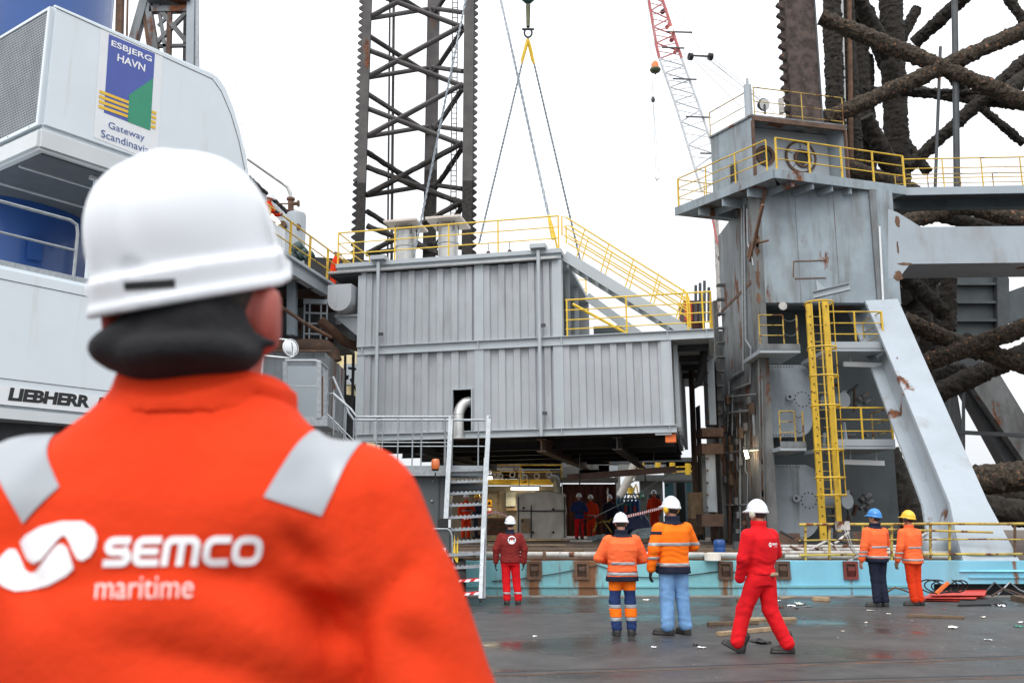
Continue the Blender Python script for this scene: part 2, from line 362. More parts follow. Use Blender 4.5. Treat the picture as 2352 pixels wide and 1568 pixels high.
g = G(); g.box(-45, xs, HY, HY + .4, -2.5, DZ); part_of(hull, 'side_plating', g, 'hull_aqua')
g = G(); g.prism([(xs, HY, DZ), (xs, HY, -2.5), (xr, HY, -2.5), (xr + .15, HY, zr), (45, HY, zr), (45, HY, DZ)], (0, .4, 0)); part_of(hull, 'side_plating', g, 'hull_sky')
g = G(); g.box(xr + .1, 45, HY + .41, HY + .6, -2.5, DZ - .01); part_of(hull, 'recess_plating', g, 'dark_steel')
g = G(); g.box(-45, 45, HY + .405, HY + 55, DZ - .5, DZ - .02); part_of(hull, 'deck_plating', g, 'deck_wood')
for z, h, x0, x1 in ((.17, .045, -45, xr - .15), (.36, .03, xr + .9, 45)):
    g = G(); g.box(x0, x1, HY - .035, HY, z, z + h); part_of(hull, 'rub_strake', g, 'hull_sky' if x0 > 0 else 'hull_aqua')
for u in (1045, 1227, 1336, 1666, 1797, 1953):
    w = .155; c = at(u, 1309, HY); z0, z1 = c.z - .13, c.z + .13
    if u in (1227, 1336): fm = 'rust_steel'
    else: fm = 'rust_brown' if u < 1900 else M('oxide_red', (.17, .035, .03), .75, var=.2, vs=4, dirt=.3) and 'oxide_red'
    g = G()
    for x0, x1, a, b in ((-w, w, z1, z1 + .06), (-w, w, z0 - .06, z0), (-w, -w + .06, z0, z1), (w - .06, w, z0, z1)): g.box(c.x + x0, c.x + x1, HY - .05, HY, a, b)
    pf = part_of(hull, 'pad_frame', g, fm)
    g = G(); g.box(c.x - w + .06, c.x + w - .06, HY - .012, HY, z0, z1); part_of(pf, 'pad_plate', g, 'rust_brown')
    g = G(); g.box(c.x - .07, c.x + .07, HY - .09, HY - .013, c.z + .0, c.z + .07); g.prism([(c.x - .07, HY - .014, c.z - .14), (c.x - .07, HY - .10, c.z + .0), (c.x - .07, HY - .014, c.z)], (.14, 0, 0)); part_of(pf, 'pad_hook', g, 'rust_brown' if u != 1953 else 'oxide_red')
# draped black cable on the hull
def sag(a, b, n=10, s=.1):
    a, b = V(a), V(b); return [a.lerp(b, i / n) - V((0, 0, s * 4 * (i / n) * (1 - i / n))) for i in range(n + 1)]
pts = [at(u, v, HY - .03) for u, v in ((1130, 1334), (1185, 1330), (1280, 1316), (1372, 1283 + 14), (1420, 1312), (1470, 1325), (1520, 1326), (1600, 1318), (1660, 1310), (1720, 1316), (1790, 1306))]
g = G(); g.tube(pts, .012, 6); part_of(hull, 'cable', g, 'black')
# pipes along the deck edge
def pipe(parent, name, pts, r, mat, n=8): g = G(); g.tube(pts, r, n); return part_of(parent, name, g, mat)
pipe(hull, 'deck_pipe', [at(1020, 1272, HY + .25), at(1700, 1274, HY + .25)], .058, 'white_worn', 10)
pipe(hull, 'deck_pipe', [at(1020, 1285, HY + .45), at(1720, 1286, HY + .45)], .06, 'rust_steel', 10)
for u in (1090, 1250, 1385, 1440, 1620): g = G(); c = at(u, 1276, HY + .25); g.box(c.x - .03, c.x + .03, HY + .15, HY + .36, DZ - .02, c.z + .09); part_of(hull, 'pipe_clamp', g, 'rust_steel')
for v, r in ((1262, .05), (1269, .045), (1278, .05), (1254, .04)):
    pipe(hull, 'deck_pipe', [at(1790 + random.random() * 20, v, HY + .5 + (1280 - v) * .05), at(2180, v + 1, HY + .5 + (1280 - v) * .05)], r, 'white_worn', 8)
# deck planks, laid along the ship, uneven
for i in range(13):
    y = HY + 2.0 + i * .86; x0, x1 = -9 + random.uniform(-1, 1), 7.2 + random.uniform(-1.2, .2)
    g = G(); g.box(x0, x1, y, y + .83, DZ - .02, DZ + random.uniform(.03, .10)); part_of(hull, 'deck_plank', g, 'deck_wood' if i % 3 else 'wood_dark')

# ================================================================= railing builder: part (top rail) > rails and posts
def railing(parent, pts, h, mat, posts=None, rails=(.52,), r=.022, pr=None, every=None, top=True, toe=None, sq=False):
    """pts: base line; h: height"""
    pts = [V(p) for p in pts]; up = V((0, 0, h)); pr = pr or r
    def path(k): return [p + up * k for p in pts]
    g = G(); g.tube(path(1), r, 7); root = part_of(parent, 'railing', g, mat)
    for k in rails: g = G(); g.tube(path(k), r * .72, 6); part_of(root, 'rail', g, mat)
    pp = list(posts) if posts is not None else list(pts)
    if every:
        pp = []
        for a, b in zip(pts[:-1], pts[1:]):
            n = max(1, round((b - a).length / every)); pp += [a.lerp(b, i / n) for i in range(n + (b == pts[-1]))]
    for p in map(V, pp):
        g = G()
        if sq: g.bar(p, p + up, pr * 2.4, pr * 1.2, up=(0, 1, 0))
        else: g.cyl(p, p + up, pr, n=7)
        part_of(root, 'post', g, mat)
    if toe:
        for a, b in zip(pts[:-1], pts[1:]): g = G(); g.bar(a + V((0, 0, toe / 2)), b + V((0, 0, toe / 2)), .015, toe); part_of(root, 'toe_board', g, mat)
    return root

# ================================================================= grey module hanging from the crane
MA = R(12); MP = at(1550, 990, 28)
mod = thing('lifted_module', 'large grey corrugated steel module hanging low over the rig deck', 'module', MP, (0, R(-.6), -MA), local=True)
ML, MD = 10.4, 11.5
def corr(x0, x1, z0, z1, y=0.0, dep=.085, pitch=.5, axis='x'):
    """trapezoid sheet, real folds, 3 cm thick"""
    pts = []; x = x0
    while x < x1 - 1e-6:
        for dx, dy in ((0, 0), (.20, 0), (.235, dep), (.465, dep), (.5, 0)):
            xx = x + dx * pitch / .5
            if xx <= x1 + 1e-6 and (not pts or xx > pts[-1][0] + 1e-5): pts.append((xx, y + dy))
        x += pitch
    if pts[-1][0] < x1: pts.append((x1, pts[-1][1]))
    n = len(pts); g = G(); vs = []
    for off in (0, .03):
        for z in (z0, z1):
            for a, b in pts: vs.append((a, b + off, z) if axis == 'x' else (-(b + off), a, z))
    fs = []
    for i in range(n - 1):
        fs += [(i, i + 1, n + i + 1, n + i), (2 * n + i + 1, 2 * n + i, 3 * n + i, 3 * n + i + 1), (n + i, n + i + 1, 3 * n + i + 1, 3 * n + i), (i + 1, i, 2 * n + i, 2 * n + i + 1)]
    fs += [(0, n, 3 * n, 2 * n), (n - 1, 3 * n - 1, 4 * n - 1, 2 * n - 1)]
    return g.add(vs, fs)
def mp(name, g, mat='module_grey', parent=None, **k): return part_of(parent or mod, name, g, mat, **k)
ux = -3.41                                            # right end of the upper storey
dx0, dx1, dz1 = -7.05, -6.43, 1.55                    # doorway with the elbow pipe
cols = [(-10.4, -10.12), (-6.32, -6.02), (-3.72, -3.41), (-.32, 0)]
for a, b in ((-10.12, -6.32), (-6.02, -3.72)): mp('wall_panel', corr(a, b, 3.15, 5.68, .06))
mp('wall_panel', corr(-10.12, dx0 - .03, .21, 2.86, .06)); mp('wall_panel', corr(dx0 - .03, dx1 + .03, dz1 + .03, 2.86, .06)); mp('wall_panel', corr(dx1 + .03, -6.32, .21, 2.86, .06, pitch=.4))
mp('wall_panel', corr(-6.02, -3.72, .21, 2.86, .06)); mp('wall_panel', corr(-3.41, -.32, .21, 2.86, .06))
for i, (a, b) in enumerate(cols):
    g = G(); g.box(a, b, 0.02, .32, .19, 2.86); mp('column', g, 'module_beam')
    if i < 3: g = G(); g.box(a, b, 0.02, .32, 3.16, 5.7); mp('column', g, 'module_beam')
g = G(); g.ibeam((-10.4, .08, 3.0), (1.32, .08, 3.0), .2, .3, .025); mp('mid_beam', g, 'module_beam')
for x in (-10.2, -6.2, -3.45, -.1, 1.1): g = G(); g.box(x - .012, x + .012, -.015, .06, 2.876, 3.124); mp('stiffener', g, 'module_beam')
g = G(); g.ibeam((-10.4, .08, .09), (.06, .08, .09), .2, .24, .025); mp('base_beam', g, 'module_beam')
for x in (-6.2, -3.5, -.15): g = G(); g.box(x - .012, x + .012, -.015, .06, 0, .18); mp('stiffener', g, 'module_beam')
g = G(); g.box(-11.2, ux + .02, -.06, 7.2, 5.92, 6.06); mp('roof', g, 'module_beam')
g = G(); g.box(-11.45, ux - .1, -.13, -.03, 5.70, 5.74); g.box(-11.45, ux - .1, -.13, -.115, 5.70, 5.78); mp('gutter', g, 'chrome_pipe')
g = G(); g.ibeam((-11.2, .06, 5.83), (ux, .06, 5.83), .16, .2, .02); mp('roof_beam', g, 'module_beam')
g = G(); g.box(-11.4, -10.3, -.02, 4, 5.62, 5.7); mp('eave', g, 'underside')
# back, left, end walls and inner walls
mp('wall_panel', corr(0, MD, .21, 2.86, .03, axis='y'))
g = G(); g.box(-10.40, -10.34, .33, MD, 0.21, 5.7); mp('end_wall', g, 'module_grey')
g = G(); g.box(-10.3, -.1, MD - .1, MD, .2, 2.9); mp('back_wall', g, 'module_grey')
g = G(); g.box(-10.3, ux, 7.1, 7.2, 3.0, 5.9); mp('back_wall', g, 'module_grey')
g = G(); g.box(ux - .9, ux - .84, .4, 7.1, 3.15, 5.9); mp('inner_wall', g, 'dark_green_grey')
for y in (.6, 2.4, 4.6): g = G(); g.ibeam((ux - .15, y, 3.15), (ux - .15, y, 5.9), .14, .14, .015, up=(0, 1, 0)); mp('column', g, 'module_beam')
g = G(); g.box(-10.3, 1.3, .2, MD - .2, 2.94, 3.10); mp('upper_floor', g, 'grey_paint')
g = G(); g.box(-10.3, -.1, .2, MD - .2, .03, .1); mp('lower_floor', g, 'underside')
g = G(); g.box(1.16, 1.32, .18, 9, 2.82, 3.12); mp('edge_beam', g, 'module_beam')
for y in (1.5, 3.5, 5.5, 7.5): g = G(); g.ibeam((0.08, y, 2.83), (1.16, y, 2.83), .12, .2, .015); mp('floor_joist', g, 'dark_steel')
for y in (.9, 2.2, 3.6, 5.0, 6.4, 7.8, 9.2, 10.6): g = G(); g.ibeam((.10, y, 0.2), (.10, y, 2.84), .14, .14, .015, up=(0, 1, 0)); mp('column', g, 'module_beam')
# underframe
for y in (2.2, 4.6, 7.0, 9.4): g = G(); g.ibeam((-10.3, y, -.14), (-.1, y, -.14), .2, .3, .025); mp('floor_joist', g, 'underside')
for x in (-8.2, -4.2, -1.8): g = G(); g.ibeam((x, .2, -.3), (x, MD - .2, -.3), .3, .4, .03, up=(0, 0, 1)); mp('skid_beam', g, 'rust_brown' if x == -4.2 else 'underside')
g = G(); g.box(-.3, .02, .1, .5, -.32, -.06); mp('lifting_foot', g, 'orange_paint')
g = G(); g.box(-.6, -.1, .02, .1, -.10, -.03); mp('foot_plate', g, 'module_beam')
# doorway, elbow pipe
g = G()
for x0, x1, z0, z1 in ((dx0 - .04, dx0, .22, dz1 + .04), (dx1, dx1 + .04, .22, dz1 + .04), (dx0, dx1, dz1, dz1 + .04)): g.box(x0, x1, -.02, .12, z0, z1)
mp('door_frame', g, 'module_beam')
g = G(); g.box(dx0 - .5, dx1 + .5, 1.6, 1.64, .2, 2); mp('inner_wall', g, 'underside')
px = (dx0 + dx1) / 2 - .1
pts = [(px, -.05, -.04), (px, -.05, .75)] + [(px + .28 * (1 - math.cos(t)), -.05 + .25 * math.sin(t), .75 + .42 * math.sin(t)) for t in (.3, .6, .9, 1.2, 1.5)] + [(px + .45, .7, 1.17)]
g = G(); g.tube(pts, .175, 16); ep = mp('elbow_pipe', g, 'chrome_pipe')
g = G(); g.lathe([(.0, -.05), (.25, -.05), (.25, -.01), (.178, .03)], (px, -.05, 0), 18); mp('pipe_flange', g, 'chrome_pipe', ep)
for z in (.75,): g = G(); g.lathe([(.176, z - .012), (.183, z), (.176, z + .012)], (px, -.05, 0), 18); mp('pipe_seam', g, 'chrome_pipe', ep)
# down pipes with caps
for x, zb in ((-9.62, .15), (-4.13, .15)):
    g = G(); g.cyl((x, -.16, -.05), (x, -.16, 6.0), .062, n=12); dp = mp('down_pipe', g, 'module_beam')
    g = G(); g.box(x - .26, x + .26, -.3, .22, 6.06, 6.2); mp('pipe_cap', g, 'module_beam', dp)
    for z in (.62, 3.45): g = G(); g.box(x + .06, x + .2, -.19, -.11, z, z + .1); mp('pipe_bracket', g, 'dark_steel', dp)
# half-round tank and bracket at the left end
def cap_prism(x, z, w, h, y0, y1):
    pr = [(x - w, y0, z + h)] + [(x - w * math.cos(t), y0, z - w * math.sin(t)) for t in [math.pi * i / 12 for i in range(13)]] + [(x + w, y0, z + h)]
    g = G(); g.prism(pr, (0, y1 - y0, 0)); return g
mp('trough', cap_prism(-10.92, 4.75, .42, .5, -.35, 1.3), 'module_grey')
g = G(); g.prism([(-11.3, .3, 4.25), (-10.41, .3, 4.25), (-10.41, .3, 3.5)], (0, .06, 0)); g.box(-11.3, -10.41, .2, .5, 4.25, 4.32); mp('bracket', g, 'module_beam')
# roof stacks
for x, y, s in ((-9.45, 2.2, .78), (-7.85, 2.2, .82)):
    g = G(); g.box(x - .62 * s, x + .62 * s, y - .5, y + .5, 6.06, 6.42); st = mp('stack_base', g, 'stack_steel')
    g = G(); g.lathe([(.36, 6.42), (.36, 7.75), (.345, 7.75)], (x, y, 0), 24); mp('stack_pipe', g, 'chrome_pipe', st)
    for z in (6.5, 7.2): g = G(); g.lathe([(.362, z - .03), (.395, z - .02), (.395, z + .02), (.362, z + .03)], (x, y, 0), 24); mp('band', g, 'chrome_pipe', st)
    g = G(); g.box(x - .78 * s, x + .78 * s, y - .75, y + .75, 7.95, 8.03); mp('rain_cap', g, 'stack_steel', st)
    for a, b in ((-.3, -.3), (.3, -.3), (.3, .3), (-.3, .3)): g = G(); g.box(x + a - .015, x + a + .015, y + b - .015, y + b + .015, 7.6, 7.95); mp('cap_leg', g, 'dark_steel', st)
# railings on the roof
railing(mod, [(-11.15, 6.9, 6.06), (-11.15, 0, 6.06), (-3.47, 0, 6.06)], 1.12, 'yellow_clean', posts=[(-11.15, 0, 6.06), (-11.15, 1.4, 6.06), (-11.15, 3, 6.06), (-8.0 - 1.1, 0, 6.06), (-7.2, 0, 6.06), (-5.5, 0, 6.06), (-3.47, 0, 6.06)], rails=(.32, .66), r=.028)
railing(mod, [(-11.15, 6.9, 6.06), (-6, 6.9, 6.06), (-3.47, 6.9, 6.06)], 1.12, 'yellow_clean', rails=(.32, .66), r=.028, every=1.7)
# lower deck railing at the right
railing(mod, [(-3.3, .0, 3.12), (1.28, .0, 3.12)], 1.2, 'yellow_clean', posts=[(-3.25, 0, 3.12), (-1.35, 0, 3.12), (.55, 0, 3.12), (1.28, 0, 3.12), (1.02, 0, 3.12)], rails=(.2, .45, .72), r=.028)
railing(mod, [(1.28, 0, 3.12), (1.28, 6.5, 3.12)], 1.2, 'yellow_clean', rails=(.3, .65), r=.028, every=1.6)
railing(mod, [(-3.3, 6.6, 3.12), (1.28, 6.6, 3.12)], 1.2, 'yellow_clean', rails=(.3, .65), r=.028, every=1.5)
# outside stair down from the roof: two stringers, treads, rails
sa, sb = V((-3.36, .45, 5.95)), V((.55, .45, 3.14))
for dy in (0, .95):
    g = G(); g.bar(sa + V((0, dy, 0)), sb + V((0, dy, 0)), .06, .34); stg = mp('stair_stringer', g, 'module_beam')
    q = [sa + V((0, dy, .15)), sb + V((0, dy, .15))]
    for k in (1.15,): 
        g = G(); g.tube([q[0] + V((-.06, 0, k - .6)), q[0] + V((-.06, 0, k + .05)), q[0] + V((.1, 0, k)), q[1] + V((0, 0, k)), q[1] + V((.06, 0, k - .2)), q[1] + V((.06, 0, 0))], .028, 7); hr = mp('stair_rail', g, 'yellow_clean', stg)
    for k in (.55, .85): g = G(); g.tube([q[0] + V((0, 0, k)), q[1] + V((0, 0, k))], .024, 6); mp('stair_rail', g, 'yellow_clean', stg)
    for i in range(5): p = q[0].lerp(q[1], (i + .5) / 5); g = G(); g.cyl(p, p + V((.32, 0, 1.0)), .022, n=6); mp('stair_post', g, 'yellow_clean', stg)
for i in range(12): p = sa.lerp(sb, (i + .5) / 12); g = G(); g.box(p.x - .13, p.x + .13, p.y + .03, p.y + .92, p.z - .02, p.z + .02); mp('stair_tread', g, 'galvanised')
g = G(); g.bar((-3.0, 3.2, 5.2), (-.6, 3.2, 3.2), .07, .3); mp('stair_stringer', g, 'module_beam')
for z in (3.3,): g = G(); g.tube([(-3.1, .3, 4.25), (-1.4, .3, 3.2)], .05, 6); mp('diagonal_brace', g, 'yellow_clean')
# clutter standing on the lower deck of the module
g = G(); g.box(-2.9, -1.6, 4.2, 5.8, 3.1, 4.3); mp('equipment_box', g, 'dark_green_grey')
g = G(); g.box(-1.0, .4, 4.2, 5.6, 3.1, 3.75); mp('equipment_box', g, 'grey_paint')
# mast with lamps on the roof
for x in (-6.55, -5.75):
    g = G(); g.cyl((x, 3, 6.06), (x, 3, 7.35), .02, n=6); ms = mp('beacon_mast', g, 'galvanised')
    g = G(); g.cyl((x, 3, 6.7), (x, 3, 6.95), .06, n=10); g.cyl((x, 3, 6.95), (x, 3, 7.05), .07, n=10); mp('beacon_lamp', g, 'container_red', ms)

# ================================================================= slings and crane hook above the module
def strand(a, b, r, turns=28, n=120):
    """two twisted strands"""
    a, b = V(a), V(b); d = (b - a).normalized(); p = d.cross(V((0, 1, 0))).normalized(); q = d.cross(p); g = G()
    for ph in (0, math.pi):
        g.tube([a.lerp(b, i / n) + (p * math.cos(ph + turns * 2 * math.pi * i / n) + q * math.sin(ph + turns * 2 * math.pi * i / n)) * r * .6 for i in range(n + 1)], r * .75, 5)
    return g
MM = mod.matrix_basis if False else Matrix.Translation(MP) @ Matrix.Rotation(-MA, 4, 'Z') @ Matrix.Rotation(R(-.6), 4, 'Y')
def mw(x, y, z): return MM @ V((x, y, z))
hook = at(1213, 88, 33.5)
top2 = at(1108, -190, 32.5)
lugA, lugB, lugC, lugD = mw(-6.6, 5.2, 6.06), mw(-3.55, .8, 6.06), mw(-3.3, 6.6, 6.06), at(950, 600, 31)
sl = [(hook, at(1100, 560, 34.5), 'sling', .035, 'steel wire sling running from hook shackle down to left roof lug'),
      (hook, at(1338, 620, 35.5), 'sling', .035, 'steel wire sling running from hook shackle down behind the yellow stair'),
      (top2, at(1272, 548, 28.9), 'sling', .042, 'thick wire sling crossing in front, ending in yellow sleeve at roof corner'),
      (top2, at(950, 590, 31.5), 'sling', .038, 'wire sling crossing before the centre leg down to the left stack')]
for a, b, nm, r, lb in sl:
    t = thing('wire_sling', lb, 'wire sling', b, group='lifting slings above the module'); part_of(t, 'rope', strand(a, b, r), 'wire')
    d = (a - b).normalized()
    if 'yellow sleeve' in lb: g = G(); g.tube([b, b + d * .45, b + d * .9], [.09, .08, .05], 8); part_of(t, 'sleeve', g, 'yellow_clean'); g = G(); g.tube([b + V((.12, 0, -.4)), b + V((.03, 0, .1)), b + d * .5], .035, 6); part_of(t, 'loop', g, 'yellow_clean')
    if a is hook:
        g = G(); g.tube([a + V((0, 0, -.05)), a - d * .5, a - d * 1.05], [.05, .06, .04], 8); part_of(t, 'sleeve', g, 'yellow_clean')
        g = G(); g.tube([a + V((-.05, 0, -.05)), a - d * .9 + V((-.06, 0, 0)), a - d * 1.1], .03, 6); part_of(t, 'loop', g, 'yellow_clean')
hk = thing('crane_hook', 'dark green crane hook block with shackle at the top centre of the sky', 'crane hook', hook)
g = G(); g.tube([at(1213, 12, 33.5), at(1213, 62, 33.5)], [.10, .075], 10); part_of(hk, 'hook_shank', g, M('hook_green', (.10, .11, .05), .6, var=.3, vs=6))
g = G(); c = at(1213, -6, 33.5); g.lathe([(0, -.28), (.12, -.25), (.28, -.08), (.3, .1), (.3, .6), (0, .7)], c, 16); part_of(hk, 'hook_block', g, M('block_green', (.02, .07, .06), .5))
c = at(1213, 76, 33.5); g = G(); g.tube([c + V((.15 * math.cos(t), 0, .19 * math.sin(t))) for t in [2 * math.pi * i / 16 for i in range(16)]], .04, 7, closed=True); part_of(hk, 'shackle', g, 'black')
g = G(); g.cyl(c + V((-.24, 0, .16)), c + V((.24, 0, .16)), .05, n=8); part_of(hk, 'shackle_pin', g, 'dark_steel')
g = G(); g.cyl(at(1213, -8, 33.5), V((hook.x, hook.y, 40)), .04, n=6); part_of(hk, 'hoist_rope', g, 'wire')

# ================================================================= lattice jack-up leg in the centre
leg = thing('jackup_leg', 'tall brown lattice jack-up leg with toothed racks behind the grey module', 'rig leg', at(950, 1240, 58))
LYF = 55.0; TOPV, BOTV = -60, 640
def rack(uL, uR, Y, side, v0, v1, tooth_d, pitch, nm='chord', mt_hi='leg_steel', mt_lo='leg_black', vsplit=400):
    """toothed chord between two heights; vertical post, so x is taken at the frame middle"""
    for (a, b, m) in ((v0, vsplit, mt_hi), (vsplit, v1, mt_lo)):
        zt, zb = at(uL, a, Y).z, at(uL, b, Y).z; x0, x1 = at(uL, 300, Y).x, at(uR, 300, Y).x; w = x1 - x0
        g = G(); g.box(x0, x1, Y, Y + w * .8, zb, zt); ch = part_of(leg, nm, g, m)
        g = G(); n = int((zt - zb) / pitch); xs_ = x0 if side < 0 else x1; pts = []
        for i in range(n + 1):
            z = zb + i * pitch
            pts += [(xs_ - side * .0, Y + w * .3, z), (xs_ + side * tooth_d, Y + w * .3, z + pitch * .42), (xs_ + side * tooth_d, Y + w * .3, z + pitch * .55), (xs_, Y + w * .3, z + pitch * .98)]
        pts += [(xs_ - side * .1, Y + w * .3, pts[-1][2]), (xs_ - side * .1, Y + w * .3, zb)]
        g.prism(pts, (0, .16, 0)); part_of(ch, 'rack', g, m)
rack(824, 843, LYF, -1, TOPV, BOTV, .30, .50, vsplit=420); rack(1063, 1086, LYF, 1, TOPV, BOTV, .0001 + .28, .50, vsplit=415)
# solid look: widen chords to the photographed width
xl = at(843, 300, LYF).x; xrt = at(1063, 300, LYF).x; ym = LYF + 4.6
bx = at(990, 300, ym).x
for a, b, m in ((TOPV, 390, 'leg_steel'), (390, BOTV, 'leg_black')):
    zt, zb = at(990, a, ym).z, at(990, b, ym).z; g = G(); g.box(bx - .42, bx + .42, ym, ym + .7, zb, zt); part_of(leg, 'chord', g, m)
def brace(u0, v0, u1, v1, r, m='leg_steel', y0=LYF + .35, y1=LYF + .35, rough=0): 
    a, b = at(u0, v0, y0), at(u1, v1, y1); n = 20 if rough else 2
    g = G(); g.tube([a.lerp(b, i / (n - 1)) for i in range(n)], r, 9, rough=rough); part_of(leg, 'brace', g, m)
P_ = 135.0
for k in range(-1, 5):
    o = k * P_; m = 'leg_black' if k >= 2 else 'leg_steel'; rg = .07 if k >= 2 else 0
    v = 66 + o
    brace(843, v + P_ * .74 - 55 + 3, 1063, v + P_ * .74 + 32, .175, m, rough=rg)      # falling right
    brace(843, v + 110 + 2, 1063, v - 8, .175, m, rough=rg)                             # rising right
    brace(843, v + 14, 990, v + 108, .17, m, LYF + .35, ym + .2, rough=rg)    # to the rear chord
    brace(1063, v + 2, 992, v + 108, .17, m, LYF + .35, ym + .2, rough=rg)
    brace(843, v + 113, 985, v + 90, .16, m, LYF + .35, ym + .2); brace(1063, v + 98, 992, v + 88, .16, m, LYF + .35, ym + .2)
for u, r in ((896, .07), (905, .10)):
    g = G(); g.tube([at(u, TOPV, LYF + 2.6), at(u - 6, BOTV, LYF + 2.6)], r, 6); part_of(leg, 'riser_pipe', g, 'leg_steel')
a, b = at(1046, TOPV, LYF + 1), at(1040, BOTV, LYF + 1)
for s in (-.17, .17): g = G(); g.tube([a + V((s, 0, 0)), b + V((s, 0, 0))], .035, 5); ld = part_of(leg, 'ladder_stile', g, 'leg_steel')
for i in range(60): p = a.lerp(b, i / 59); g = G(); g.bar(p + V((-.17, 0, 0)), p + V((.17, 0, 0)), .04, .04); part_of(ld, 'rung', g, 'leg_steel')
# top platforms of the leg bottom (dark members seen under the left deck)
brace(700, 770, 830, 770, .5, 'leg_black', LYF, LYF, .15)
# ================================================================= harbour crane at the left
KP = at(108, 150, 14); DS = V((.579, .815, 0)).normalized(); DM = V((-.815, .579, 0)).normalized(); NS = V((DS.y, -DS.x, 0))   # NS: outward normal of the long side
def cs(u, v, off=0): return onpl(u, v, KP + NS * off, NS)
crane = thing('harbour_crane', 'white and blue mobile harbour crane with logo panel on its machine house', 'harbour crane', V((KP.x, KP.y, 0)))
zt = cs(118, 3).z; zs = cs(98, 292).z; zb = cs(97, 345).z
KC = V((KP.x, KP.y, 0))
def sz(u, v): p = cs(u, v); return (p - KC).dot(DS), p.z
# upper house: side outline in (s, z), extruded inwards
top = [sz(*q) for q in ((500, 170), (522, 200), (540, 245), (556, 300), (570, 365), (580, 430), (588, 500), (594, 580))]
HW = 6.4
def face(pts, off=0.): return [KC + DS * s + NS * off + V((0, 0, z)) for s, z in pts]
outline = [(0, zs), (0, zt)] + top + [(top[-1][0] + .02, zs)] if zs > top[-1][1] else [(0, zs), (0, zt)] + top
outline = [(0, zs), (0, zt)] + [q for q in top if q[1] > zs] + [(next(q for q in top if q[1] <= zs)[0], zs)]
g = G(); g.prism(face(outline), DM * HW); part_of(crane, 'machine_house', g, 'crane_white', bevel=.06)
s_end = outline[-1][0]
g = G(); g.prism(face([(-.03, zb), (-.03, zs - .015), (s_end - .1, zs - .015), (s_end - .4, zb)], .03), DM * (HW + .03)); part_of(crane, 'skirt', g, 'crane_skirt', bevel=.05)
g = G(); g.prism(face([(.12, zb - .03), (.12, zb - .001), (s_end - .6, zb - .001), (s_end - .6, zb - .03)], -.12), DM * (HW - .2)); part_of(crane, 'floor_plate', g, 'crane_under')
for m_ in (.9, 2.0, 3.1, 4.2):
    p = KC + DM * m_ + DS * .15 + V((0, 0, zb - .04)); g = G(); g.bar(p, p + DS * (s_end - 1.), .04, .03); part_of(crane, 'floor_seam', g, 'crane_skirt')
p = KC + DM * .35 + DS * 1.1 + V((0, 0, zb - .06)); g = G(); g.bar(p, p + DS * 2.4, .10, .06); part_of(crane, 'cable_tray', g, 'crane_skirt')
# trim line along the roof edge
tr = [sz(*q) for q in ((118, 14), (488, 182), (508, 210), (530, 262), (548, 322), (562, 390))]
g = G(); g.tube(face(tr, .004), .006, 5); part_of(crane, 'panel_seam', g, 'black')
# mesh grille on the near end
zg0, zg1 = cs(105, 283).z, cs(113, 18).z
gp = KC + DM * .10 - DS * .01; W2 = 5.6
g = G(); g.prism([gp + V((0, 0, zg0)), gp + V((0, 0, zg1)), gp + DM * W2 + V((0, 0, zg1)), gp + DM * W2 + V((0, 0, zg0))], -DS * .006); gl = part_of(crane, 'grille_backing', g, M('grille_dark', (.05, .055, .06), .6))
n = 58
g = G()
for i in range(int(W2 / .055)):
    p = gp - DS * .016 + DM * (i * .055); g.add([p + V((0, 0, zg0)), p + DM * .02 + V((0, 0, zg0)), p + DM * .02 + V((0, 0, zg1)), p + V((0, 0, zg1))], [(3, 2, 1, 0)])
k = 0
while zg0 + k * .05 < zg1:
    p = gp - DS * .018 + V((0, 0, zg0 + k * .05)); g.add([p, p + DM * W2, p + DM * W2 + V((0, 0, .018)), p + V((0, 0, .018))], [(0, 1, 2, 3)]); k += 1
o = obj('grille_mesh', g, M('grille_bar', (.34, .37, .39), .45, metal=.3), gl); o['kind'] = 'stuff'
g = G()
for a, b in (((0, zg0 - .06), (W2, zg0)), ((0, zg1), (W2, zg1 + .05))): g.para(gp + DM * a[0] - DS * .03 + V((0, 0, a[1])), DM * (b[0] - a[0]), V((0, 0, b[1] - a[1])), DS * .03)
g.para(gp - DM * .07 - DS * .03 + V((0, 0, zg0 - .06)), DM * .07, V((0, 0, zg1 - zg0 + .11)), DS * .03)
part_of(crane, 'grille_frame', g, 'crane_white')
for i in range(7): p = KC + DS * -.035 + DM * (.3 + i * .7) + V((0, 0, zg0 - .03)); g = G(); g.ball(p, .014, n=6, m=4); part_of(crane, 'bolt', g, 'dark_steel')
# lower house with the maker's plate
zl1 = cs(0, 606).z; zl0 = cs(20, 938).z
LS = G(); sl0 = -3.0; se = sz(613, 780)[0]
g = G(); g.prism(face([(sl0, zl0), (sl0, zl1 + .0), (se - .12, zl1), (se, zl1 - .25), (se, zl0)]), DM * 5.5); part_of(crane, 'lower_house', g, 'crane_white', bevel=.07)
for v, m in ((640, 'black'), (868, 'dark_steel'), (935, 'dark_steel')):
    z = cs(0, v).z if v != 935 else zl0 + .05; g = G(); g.tube(face([(sl0, z), (se, z)], .004), .005, 5); part_of(crane, 'panel_seam', g, m)
g = G(); g.prism(face([(sl0, zl0 - .16), (sl0, zl0 - .002), (se - .05, zl0 - .002), (se - .05, zl0 - .16)], .03), DM * 5.4); part_of(crane, 'sill', g, 'crane_skirt')
zc0, zc1 = cs(0, 928).z, cs(0, 884).z
s0 = sz(0, 905)[0]
g = G(); g.prism(face([(s0 - .6, zc0), (s0 - .6, zc1), (se - 1.0, zc1), (se - 1.0, zc0)], .004), NS * .004); part_of(crane, 'name_plate', g, 'sticker_white')
